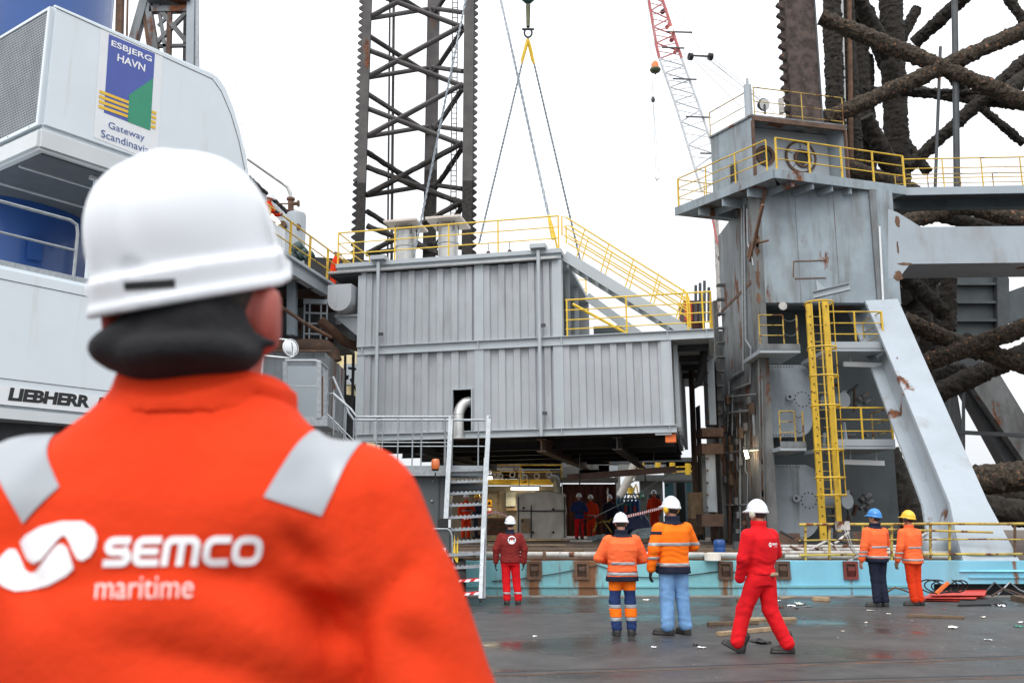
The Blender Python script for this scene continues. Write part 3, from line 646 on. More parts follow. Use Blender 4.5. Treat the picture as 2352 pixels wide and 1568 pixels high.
# walkway rail in front of the blue tower base
wk = lambda s, z: KC + DS * s - NS * .12 + V((0, 0, z))
s_a, s_b = -3.0, sz(185, 560)[0]
g = G(); zr1 = cs(180, 505).z; zr2 = cs(180, 572).z
g.tube([wk(s_a, zr1), wk(s_b - .15, zr1), wk(s_b - .03, zr1 - .05), wk(s_b, zr1 - .2), wk(s_b, zl1)], .028, 8); rl = part_of(crane, 'railing', g, 'galvanised')
g = G(); g.tube([wk(s_a, zr2), wk(s_b, zr2)], .02, 7); part_of(rl, 'rail', g, 'galvanised')
g = G(); g.para(wk(s_a, zl1 + .002), DS * (s_b + .3 - s_a), -NS * .5, V((0, 0, .10))); part_of(crane, 'walkway', g, 'galvanised')
# tower
tc = V((at(215, 300, 17.6).x - 1.75, 17.6, 0))
g = G(); g.lathe([(1.75, zl0), (1.75, 24)], tc, 40); part_of(crane, 'tower', g, 'crane_blue')
for i, s in enumerate((2.46, 2.78)):
    q = at(112 + i * 33, 555, 16.0); a = (q - tc); a.z = 0; a.normalize(); p = tc + a * 1.765; t_ = V((-a.y, a.x, 0)); q.z
    g = G(); g.para(V((p.x, p.y, q.z - .22)) - t_ * .09, t_ * .18, a * .05, V((0, 0, .44))); part_of(crane, 'hatch', g, 'crane_blue', bevel=.015)
g = G(); p = cs(212, 530, -.3); g.para(V((p.x, p.y, zl1)), DS * 1.6, DM * .12, V((0, 0, zb - zl1))); part_of(crane, 'house_pillar', g, 'crane_white')
# undercarriage, dark, below the sill
ucb = KC + DS * 1.0 + DM * 2.6
g = G(); g.lathe([(2.2, 2.6), (2.2, zl0 - .16)], ucb, 32); part_of(crane, 'slew_ring', g, 'dark_steel')
g = G(); g.para(KC - DS * 4.5 + DM * .4 + V((0, 0, 1.5)), DS * 11, DM * 4.6, V((0, 0, 1.1))); part_of(crane, 'chassis', g, 'machine_grey')
for i in range(6):
    for mm_ in (.25, 5.1):
        c = KC - DS * 3.9 + DS * (i * 1.95) + DM * mm_ + V((0, 0, .72)); g = G(); g.lathe([(.0, -.22), (.35, -.2), (.42, -.22), (.68, -.2), (.72, -.1), (.72, .1), (.68, .2), (.42, .22), (.35, .2), (0, .22)], c, 22, ax=DM); part_of(crane, 'tyre', g, 'rubber')
for i in (0, 1):
    g = G(); p = KC - DS * (4.3 - i * 9.8) + DM * 2.6; g.lathe([(.5, 0), (.5, .06), (.12, .08), (.12, 1.6)], p + V((0, 0, .0)), 18); part_of(crane, 'outrigger_pad', g, 'dark_steel')
# ---- lettering -----------------------------------------------------------------
FONT = None
def text_mesh(s, size=1., bold=0., shear=0., spacing=1., align='CENTER', line=1.):
    cu = bpy.data.curves.new('lettering', 'FONT'); cu.body = s; cu.size = size; cu.offset = bold; cu.shear = shear; cu.space_character = spacing; cu.align_x = align; cu.space_line = line; cu.resolution_u = 3
    o = bpy.data.objects.new('tmp', cu); COL.objects.link(o); bpy.context.view_layer.update()
    me = bpy.data.meshes.new_from_object(o.evaluated_get(bpy.context.evaluated_depsgraph_get())); bpy.data.objects.remove(o)
    vs = np.array([v.co[:] for v in me.vertices]); fs = [tuple(p.vertices) for p in me.polygons]; bpy.data.meshes.remove(me); return vs, fs
def text_fit(s, name, fn, w, h, mat, parent, **k):
    """letters fitted into a w x h box, each point mapped by fn(x, y); every glyph of one line in one print"""
    vs, fs = text_mesh(s, **k); lo, hi = vs.min(0), vs.max(0)
    q = (vs - lo) / np.maximum(hi - lo, 1e-6)
    g = G(); g.add([fn(a * w, b * h) for a, b, c in q], fs); o = obj(name, g, mat, parent); o['kind'] = 'stuff'; return o
def cspl(u0, v0, u1, v1, u2, v2, off):
    """map from pixel corners: origin bottom-left, x edge end, y edge end on the crane side"""
    a, b, c = cs(u0, v0, off), cs(u1, v1, off), cs(u2, v2, off)
    return lambda x, y: a + (b - a) * x + (c - a) * y
def poly(parent, name, px_, off, mat):
    g = G(); g.prism([cs(u, v, off) for u, v in px_], NS * .002); return part_of(parent, name, g, mat)
def zc(x, y): return (x / 3.267 / 1.0884, y / 3.267 / 1.0884)      # reading off an enlarged crop
stk = poly(crane, 'logo_panel', [zc(820, 235), zc(1330, 450), zc(1285, 1330), zc(765, 1120)], .003, 'sticker_white')
poly(stk, 'logo_field', [zc(890, 280), zc(1265, 440), zc(1227, 1065), zc(848, 920)], .0065, 'logo_blue')
poly(stk, 'logo_field', [zc(1251, 640), zc(1227, 1065), zc(1042, 994), zc(1055, 775)], .010, 'logo_green')
for i in range(4):
    y = 735 + i * 40; poly(stk, 'logo_stripe', [zc(813 - i * 2.5, y), zc(1053 - i * 3, y + 92 - i * 2), zc(1052 - i * 3, y + 115 - i * 2), zc(812 - i * 2.5, y + 24)], .012, 'logo_yellow')
    y = 902 + i * 39; poly(stk, 'logo_stripe', [zc(1240 - i * 2, y), zc(1278 - i * 2, y + 13), zc(1276 - i * 2, y + 36), zc(1238 - i * 2, y + 23)], .012, 'logo_yellow')
for s, c, m, bd in (('ESBJERG', ((908, 388), (1238, 522), (912, 326)), 'print_white', .02), ('HAVN', ((957, 498), (1184, 588), (962, 438)), 'print_white', .02), ('Gateway', ((886, 1062), (1180, 1168), (888, 990)), 'letter_blue', .0), ('Scandinavia', ((826, 1118), (1216, 1258), (828, 1056)), 'letter_blue', .0)):
    f = cspl(*zc(*c[0]), *zc(*c[1]), *zc(*c[2]), .013); text_fit(s, 'lettering', f, 1, 1, m, stk, bold=bd)
f = cspl(18, 919, 205, 936, 20, 889, .012); text_fit('LIEBHERR', 'lettering', f, 1, 1, 'black', crane, bold=.05, shear=.12, spacing=.95)
f = cspl(222, 937, 330, 947, 224, 911, .012); text_fit('LHM', 'lettering', f, 1, 1, 'black', crane, bold=.04, shear=.12)

# ================================================================= lattice mast behind the crane
mast = thing('lattice_mast', 'grey rusty steel lattice mast rising behind the crane house', 'lattice mast', at(360, 1240, 27))
MY = 27.0
def mem(parent, nm, u0, v0, u1, v1, w, mat, y0=MY, y1=MY, h=None): g = G(); g.bar(at(u0, v0, y0), at(u1, v1, y1), w, h or w, up=(0, 1, 0)); return part_of(parent, nm, g, mat)
BV = 600
mem(mast, 'column', 277, -40, 262, BV, .20, 'rust_steel'); mem(mast, 'column', 294, -40, 280, BV, .05, 'rust_steel')
mem(mast, 'column', 441, -40, 432, BV, .24, 'grey_paint'); mem(mast, 'column', 428, -40, 418, BV, .12, 'tower_dirty', MY + .6, MY + .6)
mem(mast, 'column', 452, -40, 457, BV, .10, 'galvanised')
for a in ((345, -40, 300, 120, .26, 'tower_side'), (325, -30, 345, 110, .16, 'rust_steel'), (335, -20, 360, 130, .2, 'tower_side'), (335, -15, 430, 98, .15, 'tower_dirty'), (430, 28, 345, 115, .12, 'tower_dirty'), (363, 60, 385, 40, .08, 'tower_side'), (362, 0, 385, 150, .10, 'tower_side')): mem(mast, 'diagonal', *a)
for v, w in ((-8, .5), (22, .2), (105, .1)): mem(mast, 'cross_beam', 345, v + 2, 440, v, w, 'tower_side' if v < 50 else 'dark_steel')
mem(mast, 'conduit', 390, 18, 388, 128, .14, 'rust_brown')
tw = thing('guy_wire', 'thin pale wire hanging down past the right side of the crane house', 'wire', at(555, 330, 18)); g = G(); g.tube([at(516, -40, 18), at(560, 330, 18), at(575, 430, 18)], .006, 5); part_of(tw, 'wire', g, 'thin_wire')

# ================================================================= rig platform behind the crane: sloping deck edge, rail, tank
plat = thing('upper_platform', 'grey rig deck wing with yellow railing running back from the crane to the module', 'rig platform', at(700, 1240, 33))
pz = at(640, 582, 28).z
def dk(u, v): return atz(u, v, pz)
A_, B_ = dk(560, 525), dk(822, 694)
dd = (B_ - A_).normalized(); nn = V((dd.y, -dd.x, 0))
if nn.y > 0: nn = -nn
bk = V((-nn.x, -nn.y, 0))
g = G(); g.para(A_ + V((0, 0, -.10)), B_ - A_, bk * 7, V((0, 0, .10))); part_of(plat, 'deck_plate', g, 'dark_steel')
g = G(); g.ibeam(A_ + V((0, 0, -.28)), B_ + V((0, 0, -.28)), .28, .52, .035); part_of(plat, 'edge_beam', g, 'grey_paint')
g = G(); g.bar(A_ + V((0, 0, .04)), B_ + V((0, 0, .04)), .03, .18); part_of(plat, 'kick_plate', g, 'grey_paint')
Lp = (B_ - A_).length
railing(plat, [A_ + V((0, 0, .1)), B_ + V((0, 0, .1))], 1.12, 'yellow_paint', rails=(.34, .66), r=.03, pr=.045, every=1.55)
for i in range(8):
    p = A_ + dd * (Lp * (i + .3) / 8) + V((0, 0, -.35)); g = G(); g.ibeam(p, p + bk * 6.5, .15, .4, .02); part_of(plat, 'floor_joist', g, 'rust_brown' if i % 2 else 'underside')
# posts and lower floor below
for u, v0, v1, Y, w in ((671, 628, 770, 30.3, .3), (805, 700, 800, 35, .3)):
    g = G(); g.ibeam(at(u, v0, Y), at(u, v1, Y), w, w, .04, up=(0, 1, 0)); part_of(plat, 'support_post', g, 'tower_grey')
y2 = 32.0
g = G(); g.para(at(560, 790, y2), at(770, 775, y2 + 3) - at(560, 790, y2), V((-.3, 4, 0)), V((0, 0, 1.25))); part_of(plat, 'plate_girder', g, 'tower_side')
g = G(); g.para(at(560, 800, y2 - .3), at(772, 783, y2 + 2.7) - at(560, 800, y2 - .3), V((0, .5, 0)), V((0, 0, .10))); part_of(plat, 'girder_flange', g, 'rust_brown')
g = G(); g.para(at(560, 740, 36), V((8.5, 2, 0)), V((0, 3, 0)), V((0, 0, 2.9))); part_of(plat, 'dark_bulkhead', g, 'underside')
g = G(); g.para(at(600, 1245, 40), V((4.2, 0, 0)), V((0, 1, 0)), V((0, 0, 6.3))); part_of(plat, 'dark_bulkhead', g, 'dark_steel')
pipe(plat, 'exhaust_pipe', [at(600, 800, 30), at(715, 795, 30.6), at(748, 797, 30.8), at(764, 812, 30.9), at(768, 830, 30.9)], .26, 'rust_brown', 14)
pipe(plat, 'exhaust_pipe', [at(735, 735, 31), at(792, 785, 31.4), at(830, 800, 31.8)], .17, 'rust_steel', 12)
pipe(plat, 'service_pipe', [at(640, 700, 29), at(700, 742, 29), at(760, 775, 30)], .06, 'rust_steel', 8)
g = G(); g.box(*(lambda a, b: (a.x, b.x, a.y, a.y + 1.4, b.z, a.z))(at(768, 745, 34), at(800, 800, 34))); part_of(plat, 'grey_cabinet', g, 'tower_dirty')
# caged stair between the levels
for u in (700, 738, 712, 752): g = G(); g.bar(at(u, 690 if u % 2 == 0 else 700, 31.3), at(u - 2, 790, 31.3), .05); part_of(plat, 'ladder_post', g, 'grey_paint')
for v in (692, 718, 742, 766): g = G(); g.bar(at(698, v, 31.3), at(753, v + 2, 31.3), .06 if v > 700 else .16); part_of(plat, 'ladder_rail', g, 'grey_paint')
# separator tank, valve and bent pipe on the deck
tk = thing('separator_tank', 'grey upright pressure tank with rusty valve and bent pipe on the upper platform', 'tank', at(675, 640, 33)); TY = 33.0
c = at(674, 640, TY); h = at(674, 487, TY).z - c.z; r = .37
g = G(); g.lathe([(r, -.6), (r, h - .16), (r * .9, h - .06), (r * .6, h - .01), (0, h)], c, 28); part_of(tk, 'vessel', g, 'grey_paint')
pipe(tk, 'bent_pipe', [at(570, 365, TY), at(650, 421, TY), at(661, 430, TY), at(667, 445, TY), at(668, 458, TY)], .075, 'chrome_pipe', 10)
g = G(); a = at(668, 486, TY); b = at(668, 455, TY); g.cyl(a, b, .11, n=12); g.cyl(b - V((0, 0, .08)), b, .16, n=12); g.cyl(a, a + V((0, 0, .05)), .17, n=12); vv = part_of(tk, 'valve', g, 'rust_steel')
g = G(); m_ = at(668, 468, TY); g.cyl(m_, m_ + V((.32, -.02, 0)), .07, n=10); g.cyl(m_ + V((.26, -.02, 0)), m_ + V((.32, -.02, 0)), .13, n=12); part_of(vv, 'valve_branch', g, 'rust_steel')
g = G(); g.cyl(m_, m_ + V((-.5, 0, 0)), .03, n=8); part_of(vv, 'valve_stem', g, 'rust_steel')
for u, v in ((684, 522), (650, 515)): p = at(u, v, TY - .3); g = G(); g.cyl(p, p + V((0, .25, 0)), .1, n=12); g.cyl(p - V((0, .05, 0)), p, .13, n=12); part_of(tk, 'nozzle', g, 'rust_steel')
# corrugated white shed beside the tank
sh = thing('white_shed', 'white corrugated shed with dark sloping eave beside the tank', 'shed', at(620, 640, 31))
a = at(590, 430, 31); b = at(652, 488, 33)
g = G(); g.prism([at(575, 415, 34), at(655, 488, 36), at(655, 640, 36), at(575, 640, 34)], (0, 2, 0)); part_of(sh, 'wall', g, 'white_paint')
for i in range(12): p = at(575, 415, 34).lerp(at(655, 488, 36), i / 12); q = at(575, 640, 34).lerp(at(655, 640, 36), i / 12); g = G(); g.bar(p - V((0, .02, 0)), q - V((0, .02, 0)), .05, .04); part_of(sh, 'rib', g, 'white_paint')
g = G(); g.tube([at(570, 405, 33.8).lerp(at(662, 490, 35.8), i / 30) for i in range(31)], .07, 7, rough=.05); part_of(sh, 'eave', g, 'black')
lp = at(626, 510, 31.5)
fl = thing('platform_floodlight', 'glowing lamp beside the leaning worker on the upper platform', 'lamp', lp); g = G(); g.bar(at(620, 492, 31.4), at(640, 516, 31.6), .14, .16); part_of(fl, 'housing', g, 'lamp_off'); g = G(); g.bar(at(622, 493, 31.28), at(640, 515, 31.48), .06, .12); part_of(fl, 'tube', g, 'lamp_glow')
# green machinery behind the railing
gm = thing('deck_winch', 'dark green winch machinery behind the yellow rail of the upper platform', 'winch', at(690, 640, 30.6))
for u, v, r in ((682, 570, .22), (694, 583, .2), (676, 590, .18), (708, 588, .14)): p = at(u, v, 30.6); g = G(); g.cyl(p - V((.15, 0, .1)), p + V((.15, .1, .1)), r, n=14); part_of(gm, 'drum', g, M('winch_green', (.03, .06, .055), .6, var=.3) if 'winch_green' not in MT else 'winch_green')

# yellow superstructure far behind, between deck and module
ch = thing('cream_deckhouse', 'cream-yellow deckhouse with rails, far behind left of the module', 'deckhouse', at(790, 1240, 62))
g = G(); a = at(735, 800, 62); b = at(860, 1240, 62); g.box(a.x, b.x, 62, 66, b.z, a.z); part_of(ch, 'wall', g, 'cream_house')
for v in (808, 825, 842, 858): p = at(738, v, 61.9); g = G(); g.box(p.x, p.x + 1.3, 61.86, 61.93, p.z, p.z + .06); part_of(ch, 'louvre', g, 'yellow_paint')
for v in (785, 795): p = at(735, v, 62.2); g = G(); g.box(p.x, b.x, 62.2, 62.26, p.z, p.z + .06); part_of(ch, 'rail', g, 'white_paint')
g = G(); p = at(806, 880, 61); g.box(p.x - .5, p.x + .5, 60.8, 61.6, p.z - .1, p.z + 1.3); part_of(ch, 'vent_box', g, 'grey_paint')
for u in (745, 765, 785, 800, 815): g = G(); p = at(u, 800, 62.2); g.bar(p, p + V((0, 0, .8)), .06); part_of(ch, 'post', g, 'white_paint')
sc_ = thing('scaffold_stand', 'dark scaffold stand in front of the cream deckhouse', 'scaffold', at(800, 1000, 40))
for a in ((793, 800, 793, 1010, .10), (812, 810, 808, 1000, .12), (776, 835, 800, 870, .07), (800, 862, 760, 930, .08), (805, 870, 830, 920, .08), (755, 903, 830, 915, .14), (755, 925, 800, 945, .08), (760, 945, 820, 950, .1), (830, 790, 830, 1010, .1), (800, 845, 835, 850, .1)): mem(sc_, 'pole', *a, 'dark_steel', 40, 40)

# ================================================================= galvanised mobile gangway with stair
gw = thing('mobile_gangway', 'galvanised mobile gangway with open stair treads behind the orange jacket', 'gangway', at(1070, 1380, 18.5))
GY = 18.4
def gpt(u, v, dy=0): return at(u, v, GY + dy)
# stair: bottom at quay (y 1378), top at walkway
bl, br = atz(1062, 1390, .02), atz(1104, 1378, .02)
tl, tr_ = gpt(1032, 1070, .5), gpt(1116, 1068, .5)
bl = gpt(1014, 1384, -.9); br = gpt(1104, 1378, -.9)
for a, b, hi in ((bl, tl, 955), (br, tr_, 955)):
    g = G(); g.bar(a, b + V((0, 0, .1)), .07, .2); part_of(gw, 'stair_stringer', g, 'galvanised')
N_ = 11
for i in range(N_):
    t = (i + .6) / N_; a, b = bl.lerp(tl, t), br.lerp(tr_, t)
    g = G(); g.para(a + V((.04, -.12, -.03)), b - a - V((.08, 0, 0)), V((0, .24, 0)), V((0, 0, .045)))
    m_ = 'galvanised' if i > 1 else 'warn_red'; td = part_of(gw, 'stair_tread', g, m_)
    if i <= 1:
        for k in range(4): g = G(); p = a.lerp(b, .12 + k * .24); g.para(p + V((-.03, -.124, -.032)), V((.09, 0, 0)), V((.05, 0, .049)), V((0, .003, 0))); part_of(td, 'stripe', g, 'print_white')
    else:
        for k in range(9): p = a.lerp(b, (k + .5) / 9); g = G(); g.box(p.x - .02, p.x + .02, p.y - .12, p.y - .06, p.z + .015, p.z + .035); part_of(td, 'grip_tooth', g, 'galvanised')
# inclined hand rails of the stair
for a, b, uu in ((bl, tl, 1036), (br, tr_, 1123)):
    q = gpt(uu, 955, .4); g = G(); g.bar(a.lerp(b, .42) + V((0, -.05, 0)), q, .09, .07); rl = part_of(gw, 'stair_rail', g, 'galvanised')
    g = G(); g.bar(tl + (V((0, 0, 0)) if a is bl else tr_ - tl) + V((.03, 0, 0)), q + V((.03, 0, 0)), .05, .12); part_of(rl, 'post', g, 'galvanised')
# walkway to the left
wz = gpt(1000, 1072, .5).z
wl, wr = gpt(700, 1082, .5), gpt(1110, 1075, .5); wl.z = wr.z = wz
for dy in (0, 1.): g = G(); g.bar(wl + V((0, dy, -.08)), wr + V((0, dy, -.08)), .06, .2); part_of(gw, 'walkway_beam', g, 'galvanised')
g = G(); g.para(wl + V((0, .03, .0)), wr - wl, V((0, .94, 0)), V((0, 0, .03))); part_of(gw, 'walkway_grating', g, 'galvanised')
for dy, u0 in ((0, 815), (1.0, 790)):
    b0 = gpt(u0, 1075, .5); b0.z = wz
    b0 += V((0, dy, 0)); zt_ = gpt(900, 957, .5).z + dy * .04
    r0 = V((b0.x, b0.y, zt_)); rr_ = V((wr.x - .7 if dy == 0 else wr.x, b0.y, zt_))
    up0 = gpt(752, 872 if dy else 905, .7 + dy); upm = gpt(765, 865 if dy else 903, .7 + dy)
    g = G(); g.tube([gpt(752, 930, .7 + dy), up0, upm, r0 + V((-.12, 0, .16)), r0, r0 + V((.2, 0, 0)), rr_], .026, 8); rl = part_of(gw, 'hand_rail', g, 'galvanised')
    for f in (0, .22, .45, .7, .95): p = r0.lerp(rr_, f); g = G(); g.cyl(V((p.x, p.y, wz)), p, .016, n=6); part_of(rl, 'post', g, 'galvanised')
    for k in (0, 1): p = up0.lerp(r0, .25 + .4 * k); g = G(); g.cyl(p - V((0, 0, .75)), p, .016, n=6); part_of(rl, 'post', g, 'galvanised')
    g = G(); q = gpt(752, 950, .7 + dy); g.tube([q, V((r0.x, r0.y, wz + .5)), V((rr_.x, rr_.y, wz + .5))], .012, 6); part_of(rl, 'rail', g, 'galvanised')
# upper landing with side plates
zl_ = gpt(700, 958, .6).z
g = G(); a = gpt(590, 960, .4); b = gpt(752, 960, .4); g.box(a.x, b.x, a.y, a.y + 1.3, zl_ - .2, zl_); part_of(gw, 'landing', g, 'galvanised')
for (u0, v0, v1, dy) in ((655, 830, 955, 0), (733, 830, 960, 0), (748, 845, 960, .5)):
    g = G(); g.bar(gpt(u0, v1, .4 + dy), gpt(u0, v0, .4 + dy), .09, .05, up=(0, 1, 0)); part_of(gw, 'landing_post', g, 'galvanised')
g = G(); g.tube([gpt(655, 828, .4), gpt(724, 828, .4), gpt(735, 831, .4), gpt(752, 846, .95)], .03, 8); part_of(gw, 'landing_rail', g, 'galvanised')
g = G(); g.tube([gpt(655, 886, .4), gpt(733, 887, .4)], .012, 6); part_of(gw, 'landing_rail', g, 'galvanised')
# support leg of the gangway
for u in (1118,): g = G(); g.bar(gpt(1112, 1375, -.6), gpt(1118, 1060, .5), .05, .09); part_of(gw, 'support_leg', g, 'galvanised')
# grey tank house behind the landing
th = thing('grey_plate_house', 'weathered grey steel box with rusty slot behind the gangway landing', 'steel box', at(690, 1240, 24))
a, b = at(590, 800, 24), at(750, 1010, 24); g = G(); g.box(a.x, at(742, 900, 24).x, 24, 27, .5, at(700, 808, 24).z); part_of(th, 'box', g, 'tower_side')
g = G(); p = at(655, 850, 23.98); q = at(733, 960, 23.98); g.box(p.x, q.x, 23.9, 23.99, q.z, p.z + .1); part_of(th, 'plate', g, 'grey_paint')
g = G(); p = at(738, 860, 23.9); g.box(at(735, 900, 24).x + .02, at(745, 900, 24).x - .01, 23.93, 23.99, at(740, 955, 24).z, at(740, 865, 24).z); part_of(th, 'slot', g, 'rust_steel')
g = G(); g.bar(at(590, 806, 23.9), at(760, 806, 23.9), .1, .06); part_of(th, 'rim', g, 'rust_brown')
mr_ = thing('convex_mirror', 'small round mirror on thin white brackets right of the black hood', 'mirror', at(668, 797, 9)); c = at(668, 798, 9)
ax = V((.75, -.65, .05)); g = G(); g.lathe([(0, .012), (.05, .01), (.083, 0), (.083, -.02), (0, -.03)], c, 24, ax=ax); part_of(mr_, 'mirror_disc', g, 'glass_mirror', smooth=True)
g = G(); g.lathe([(.08, -.02), (.09, -.012), (.09, .006), (.082, .006)], c, 24, ax=ax); part_of(mr_, 'rim', g, 'white_paint')
g = G(); g.tube([at(560, 770, 9), at(660, 780, 9), at(672, 786, 9), at(676, 800, 9), at(674, 818, 9), at(664, 822, 9), at(560, 812, 9)], .009, 6); part_of(mr_, 'bracket', g, 'white_paint')

# ================================================================= grey tow machine under the gangway
mc = thing('tow_tractor', 'dark grey machine with amber beacon, black tyre and yellow chevrons under the gangway', 'tractor', atz(1040, 1398, 0)); TYY = 17.9
def bxp(parent, nm, u0, v0, u1, v1, Y, d, mat, **k): a, b = at(u0, v0, Y), at(u1, v1, Y); g = G(); g.box(a.x, b.x, Y, Y + d, b.z, a.z); return part_of(parent, nm, g, mat, **k)
bxp(mc, 'cabinet', 860, 1092, 1006, 1330, TYY + 1.2, 1.2, 'machine_grey', bevel=.02)
bxp(mc, 'cabinet', 1009, 1094, 1030, 1320, TYY + 1.25, 1.0, 'machine_grey')
for u, v in ((994, 1104), (992, 1150)): g = G(); g.ball(at(u, v, TYY + 1.18), .03, n=8, m=6); part_of(mc, 'bolt', g, 'galvanised')
pipe(mc, 'hydraulic_ram', [at(1015, 1121, TYY + 1.6), at(1110, 1121, TYY + 1.6)], .11, 'machine_grey', 14)
bxp(mc, 'front_hood', 930, 1213, 1036, 1350, TYY, 1.6, 'machine_grey', bevel=.05)
pipe(mc, 'hood_bar', [at(930, 1214, TYY - .02), at(1028, 1214, TYY - .02), at(1034, 1219, TYY - .02), at(1038, 1230, TYY - .02), at(1040, 1300, TYY - .02)], .018, 'galvanised', 6)
bxp(mc, 'head_lamp', 1005, 1190, 1034, 1212, TYY + .1, .25, 'black', bevel=.02); bxp(mc, 'lamp_glass', 1030, 1192, 1035, 1211, TYY + .05, .1, 'lamp_off')
for a, b in (((1041, 1225), (1046, 1290)), ((1049, 1230), (1050, 1292))):
    g = G(); g.prism([at(a[0] - 2, 1290 - 0, TYY - .03), at(a[0] + 3, a[1], TYY - .03), at(b[0] + 2, b[1], TYY - .03), at(b[0] - 5, b[1] - 12, TYY - .03)], (0, .01, 0)); part_of(mc, 'chevron', g, 'yellow_clean')
c = atz(1062, 1402, 0); g = G(); tr = .42; g.lathe([(0, -.16), (tr * .55, -.15), (tr * .6, -.17), (tr * .95, -.16), (tr, -.1), (tr, .1), (tr * .95, .16), (tr * .6, .17), (0, .15)], V((at(1050, 1350, TYY + .2).x, TYY + .2, tr)), 28, ax=(1, .05, 0)); ty = part_of(mc, 'tyre', g, 'rubber')
for k in (-2, -1, 0, 1, 2): g = G(); g.lathe([(tr + .001, k * .045 - .012), (tr + .012, k * .045 - .01), (tr + .012, k * .045 + .01), (tr + .001, k * .045 + .012)], V((at(1050, 1350, TYY + .2).x, TYY + .2, tr)), 28, ax=(1, .05, 0)); part_of(ty, 'tread_rib', g, 'rubber')
g = G(); p = at(1000, 1085, TYY + .4); g.cyl(p - V((0, 0, .18)), p, .015, n=6); bc = part_of(mc, 'beacon_stalk', g, 'black')
g = G(); g.lathe([(.075, 0), (.085, .05), (.08, .17), (.06, .20), (0, .21)], at(1000, 1077, TYY + .4), 16); part_of(bc, 'beacon_lens', g, 'amber')
g = G(); g.lathe([(0, -.03), (.06, -.03), (.08, 0), (0, .0)], at(1000, 1077, TYY + .4), 16); part_of(bc, 'beacon_base', g, 'black')
# ================================================================= jacking tower at the right
TY0 = 28.0
tower = thing('jacking_tower', 'weathered blue-grey jacking tower with upper platform, cage ladder and slanting strut', 'jacking tower', V((9, TY0, DZ)))
def fp(u, v, Y=TY0): return at(u, v, Y)
XL = fp(1733, 560).x                                  # left face plane
zP = at(1775, 400, 26.6).z                            # underside of the upper platform
zPl = fp(1860, 695).z                                 # lower edge of the front plate
XR = fp(2040, 600).x; XRR = fp(2062, 600).x
# front plate and head box
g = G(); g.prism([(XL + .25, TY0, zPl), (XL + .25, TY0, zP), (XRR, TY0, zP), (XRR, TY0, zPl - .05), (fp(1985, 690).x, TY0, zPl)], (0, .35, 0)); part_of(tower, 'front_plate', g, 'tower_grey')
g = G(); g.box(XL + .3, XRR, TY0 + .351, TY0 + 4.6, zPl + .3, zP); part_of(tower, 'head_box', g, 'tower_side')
for u in (1832, 1921): x = fp(u, 560).x; g = G(); g.box(x - .008, x + .008, TY0 - .006, TY0, zPl, zP); part_of(tower, 'weld_seam', g, 'tower_side')
g = G(); x0, x1 = fp(2003, 560).x, fp(2018, 560).x; g.box(x0, x1, TY0 - .10, TY0 - .001, zPl, zP); part_of(tower, 'stiffener', g, 'tower_side')
pipe(tower, 'white_conduit', [fp(2020, 520, TY0 - .15), fp(2034, 800, TY0 - .15)], .035, 'white_paint', 8)
# rectangle outline left by a removed plate
for a, b in (((1823, 600), (1897, 598)), ((1823, 600), (1822, 636)), ((1825, 640), (1897, 638))): g = G(); g.bar(fp(*a, TY0 - .004), fp(*b, TY0 - .004), .03, .03); part_of(tower, 'weld_scar', g, 'rust_steel')
# left face with edge column
YB = TY0 + 4.9
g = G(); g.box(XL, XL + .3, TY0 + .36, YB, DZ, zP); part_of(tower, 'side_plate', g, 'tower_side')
g = G(); g.box(XL - .06, XL + .249, TY0 - .03, TY0 + .358, DZ, zP); part_of(tower, 'corner_column', g, 'tower_dirty')
g = G(); g.box(XL - .02, XL - .001, TY0 + .5, YB, fp(1735, 640).z, fp(1735, 633).z); part_of(tower, 'weld_seam', g, 'rust_steel')
def sx(u, v, off=.05): return atx(u, v, XL - off)
for pts in ([(1709, 470), (1711, 640), (1713, 780), (1725, 800), (1723, 880), (1690, 893), (1683, 905), (1682, 1000)], [(1704, 470), (1706, 640), (1707, 850), (1688, 862), (1675, 872), (1672, 990)], [(1716, 480), (1718, 560), (1727, 585), (1731, 610)]):
    pipe(tower, 'conduit', [sx(*p) for p in pts], .035, 'galvanised', 7)
for pts, r in (([(1663, 1000), (1664, 1250)], .06), ([(1676, 1000), (1678, 1120), (1676, 1250)], .05), ([(1700, 940), (1701, 1250)], .03), ([(1652, 951), (1730, 941), (1733, 1000)], .04), ([(1660, 1040), (1745, 1032)], .035), ([(1655, 1160), (1735, 1158)], .03), ([(1735, 905), (1665, 912)], .025)):
    pipe(tower, 'service_pipe', [sx(*p, .09) for p in pts], r, 'rust_steel' if r > .045 else 'galvanised', 7)
for u, v in ((1665, 1100), (1690, 1150), (1712, 980), (1720, 920), (1700, 1060)): p = sx(u, v, .12); g = G(); g.box(p.x - .06, p.x + .05, p.y - .12, p.y + .12, p.z - .12, p.z + .12); part_of(tower, 'junction_box', g, 'tower_dirty')
for i in range(11):
    p = sx(1660, 655 + i * 33, .04); g = G(); g.box(p.x - .22, p.x + .04, p.y - .15, p.y + .15, p.z - .03, p.z + .03); part_of(tower, 'step_plate', g, 'tower_dirty')
random.seed(14)
for i in range(16):                                   # cable runs and small fittings on the side face
    u = random.uniform(1662, 1728); v0 = random.uniform(880, 1120); v1 = min(1245, v0 + random.uniform(60, 220)); du = random.choice((0, 0, 6, -8))
    pipe(tower, 'cable_run', [sx(u, v0, .04), sx(u + 1, (v0 + v1) / 2, .04), sx(u + du, (v0 + v1) / 2 + 8, .04), sx(u + du, v1, .04)], random.uniform(.012, .03), random.choice(('rust_steel', 'galvanised', 'rust_brown', 'black')), 6)
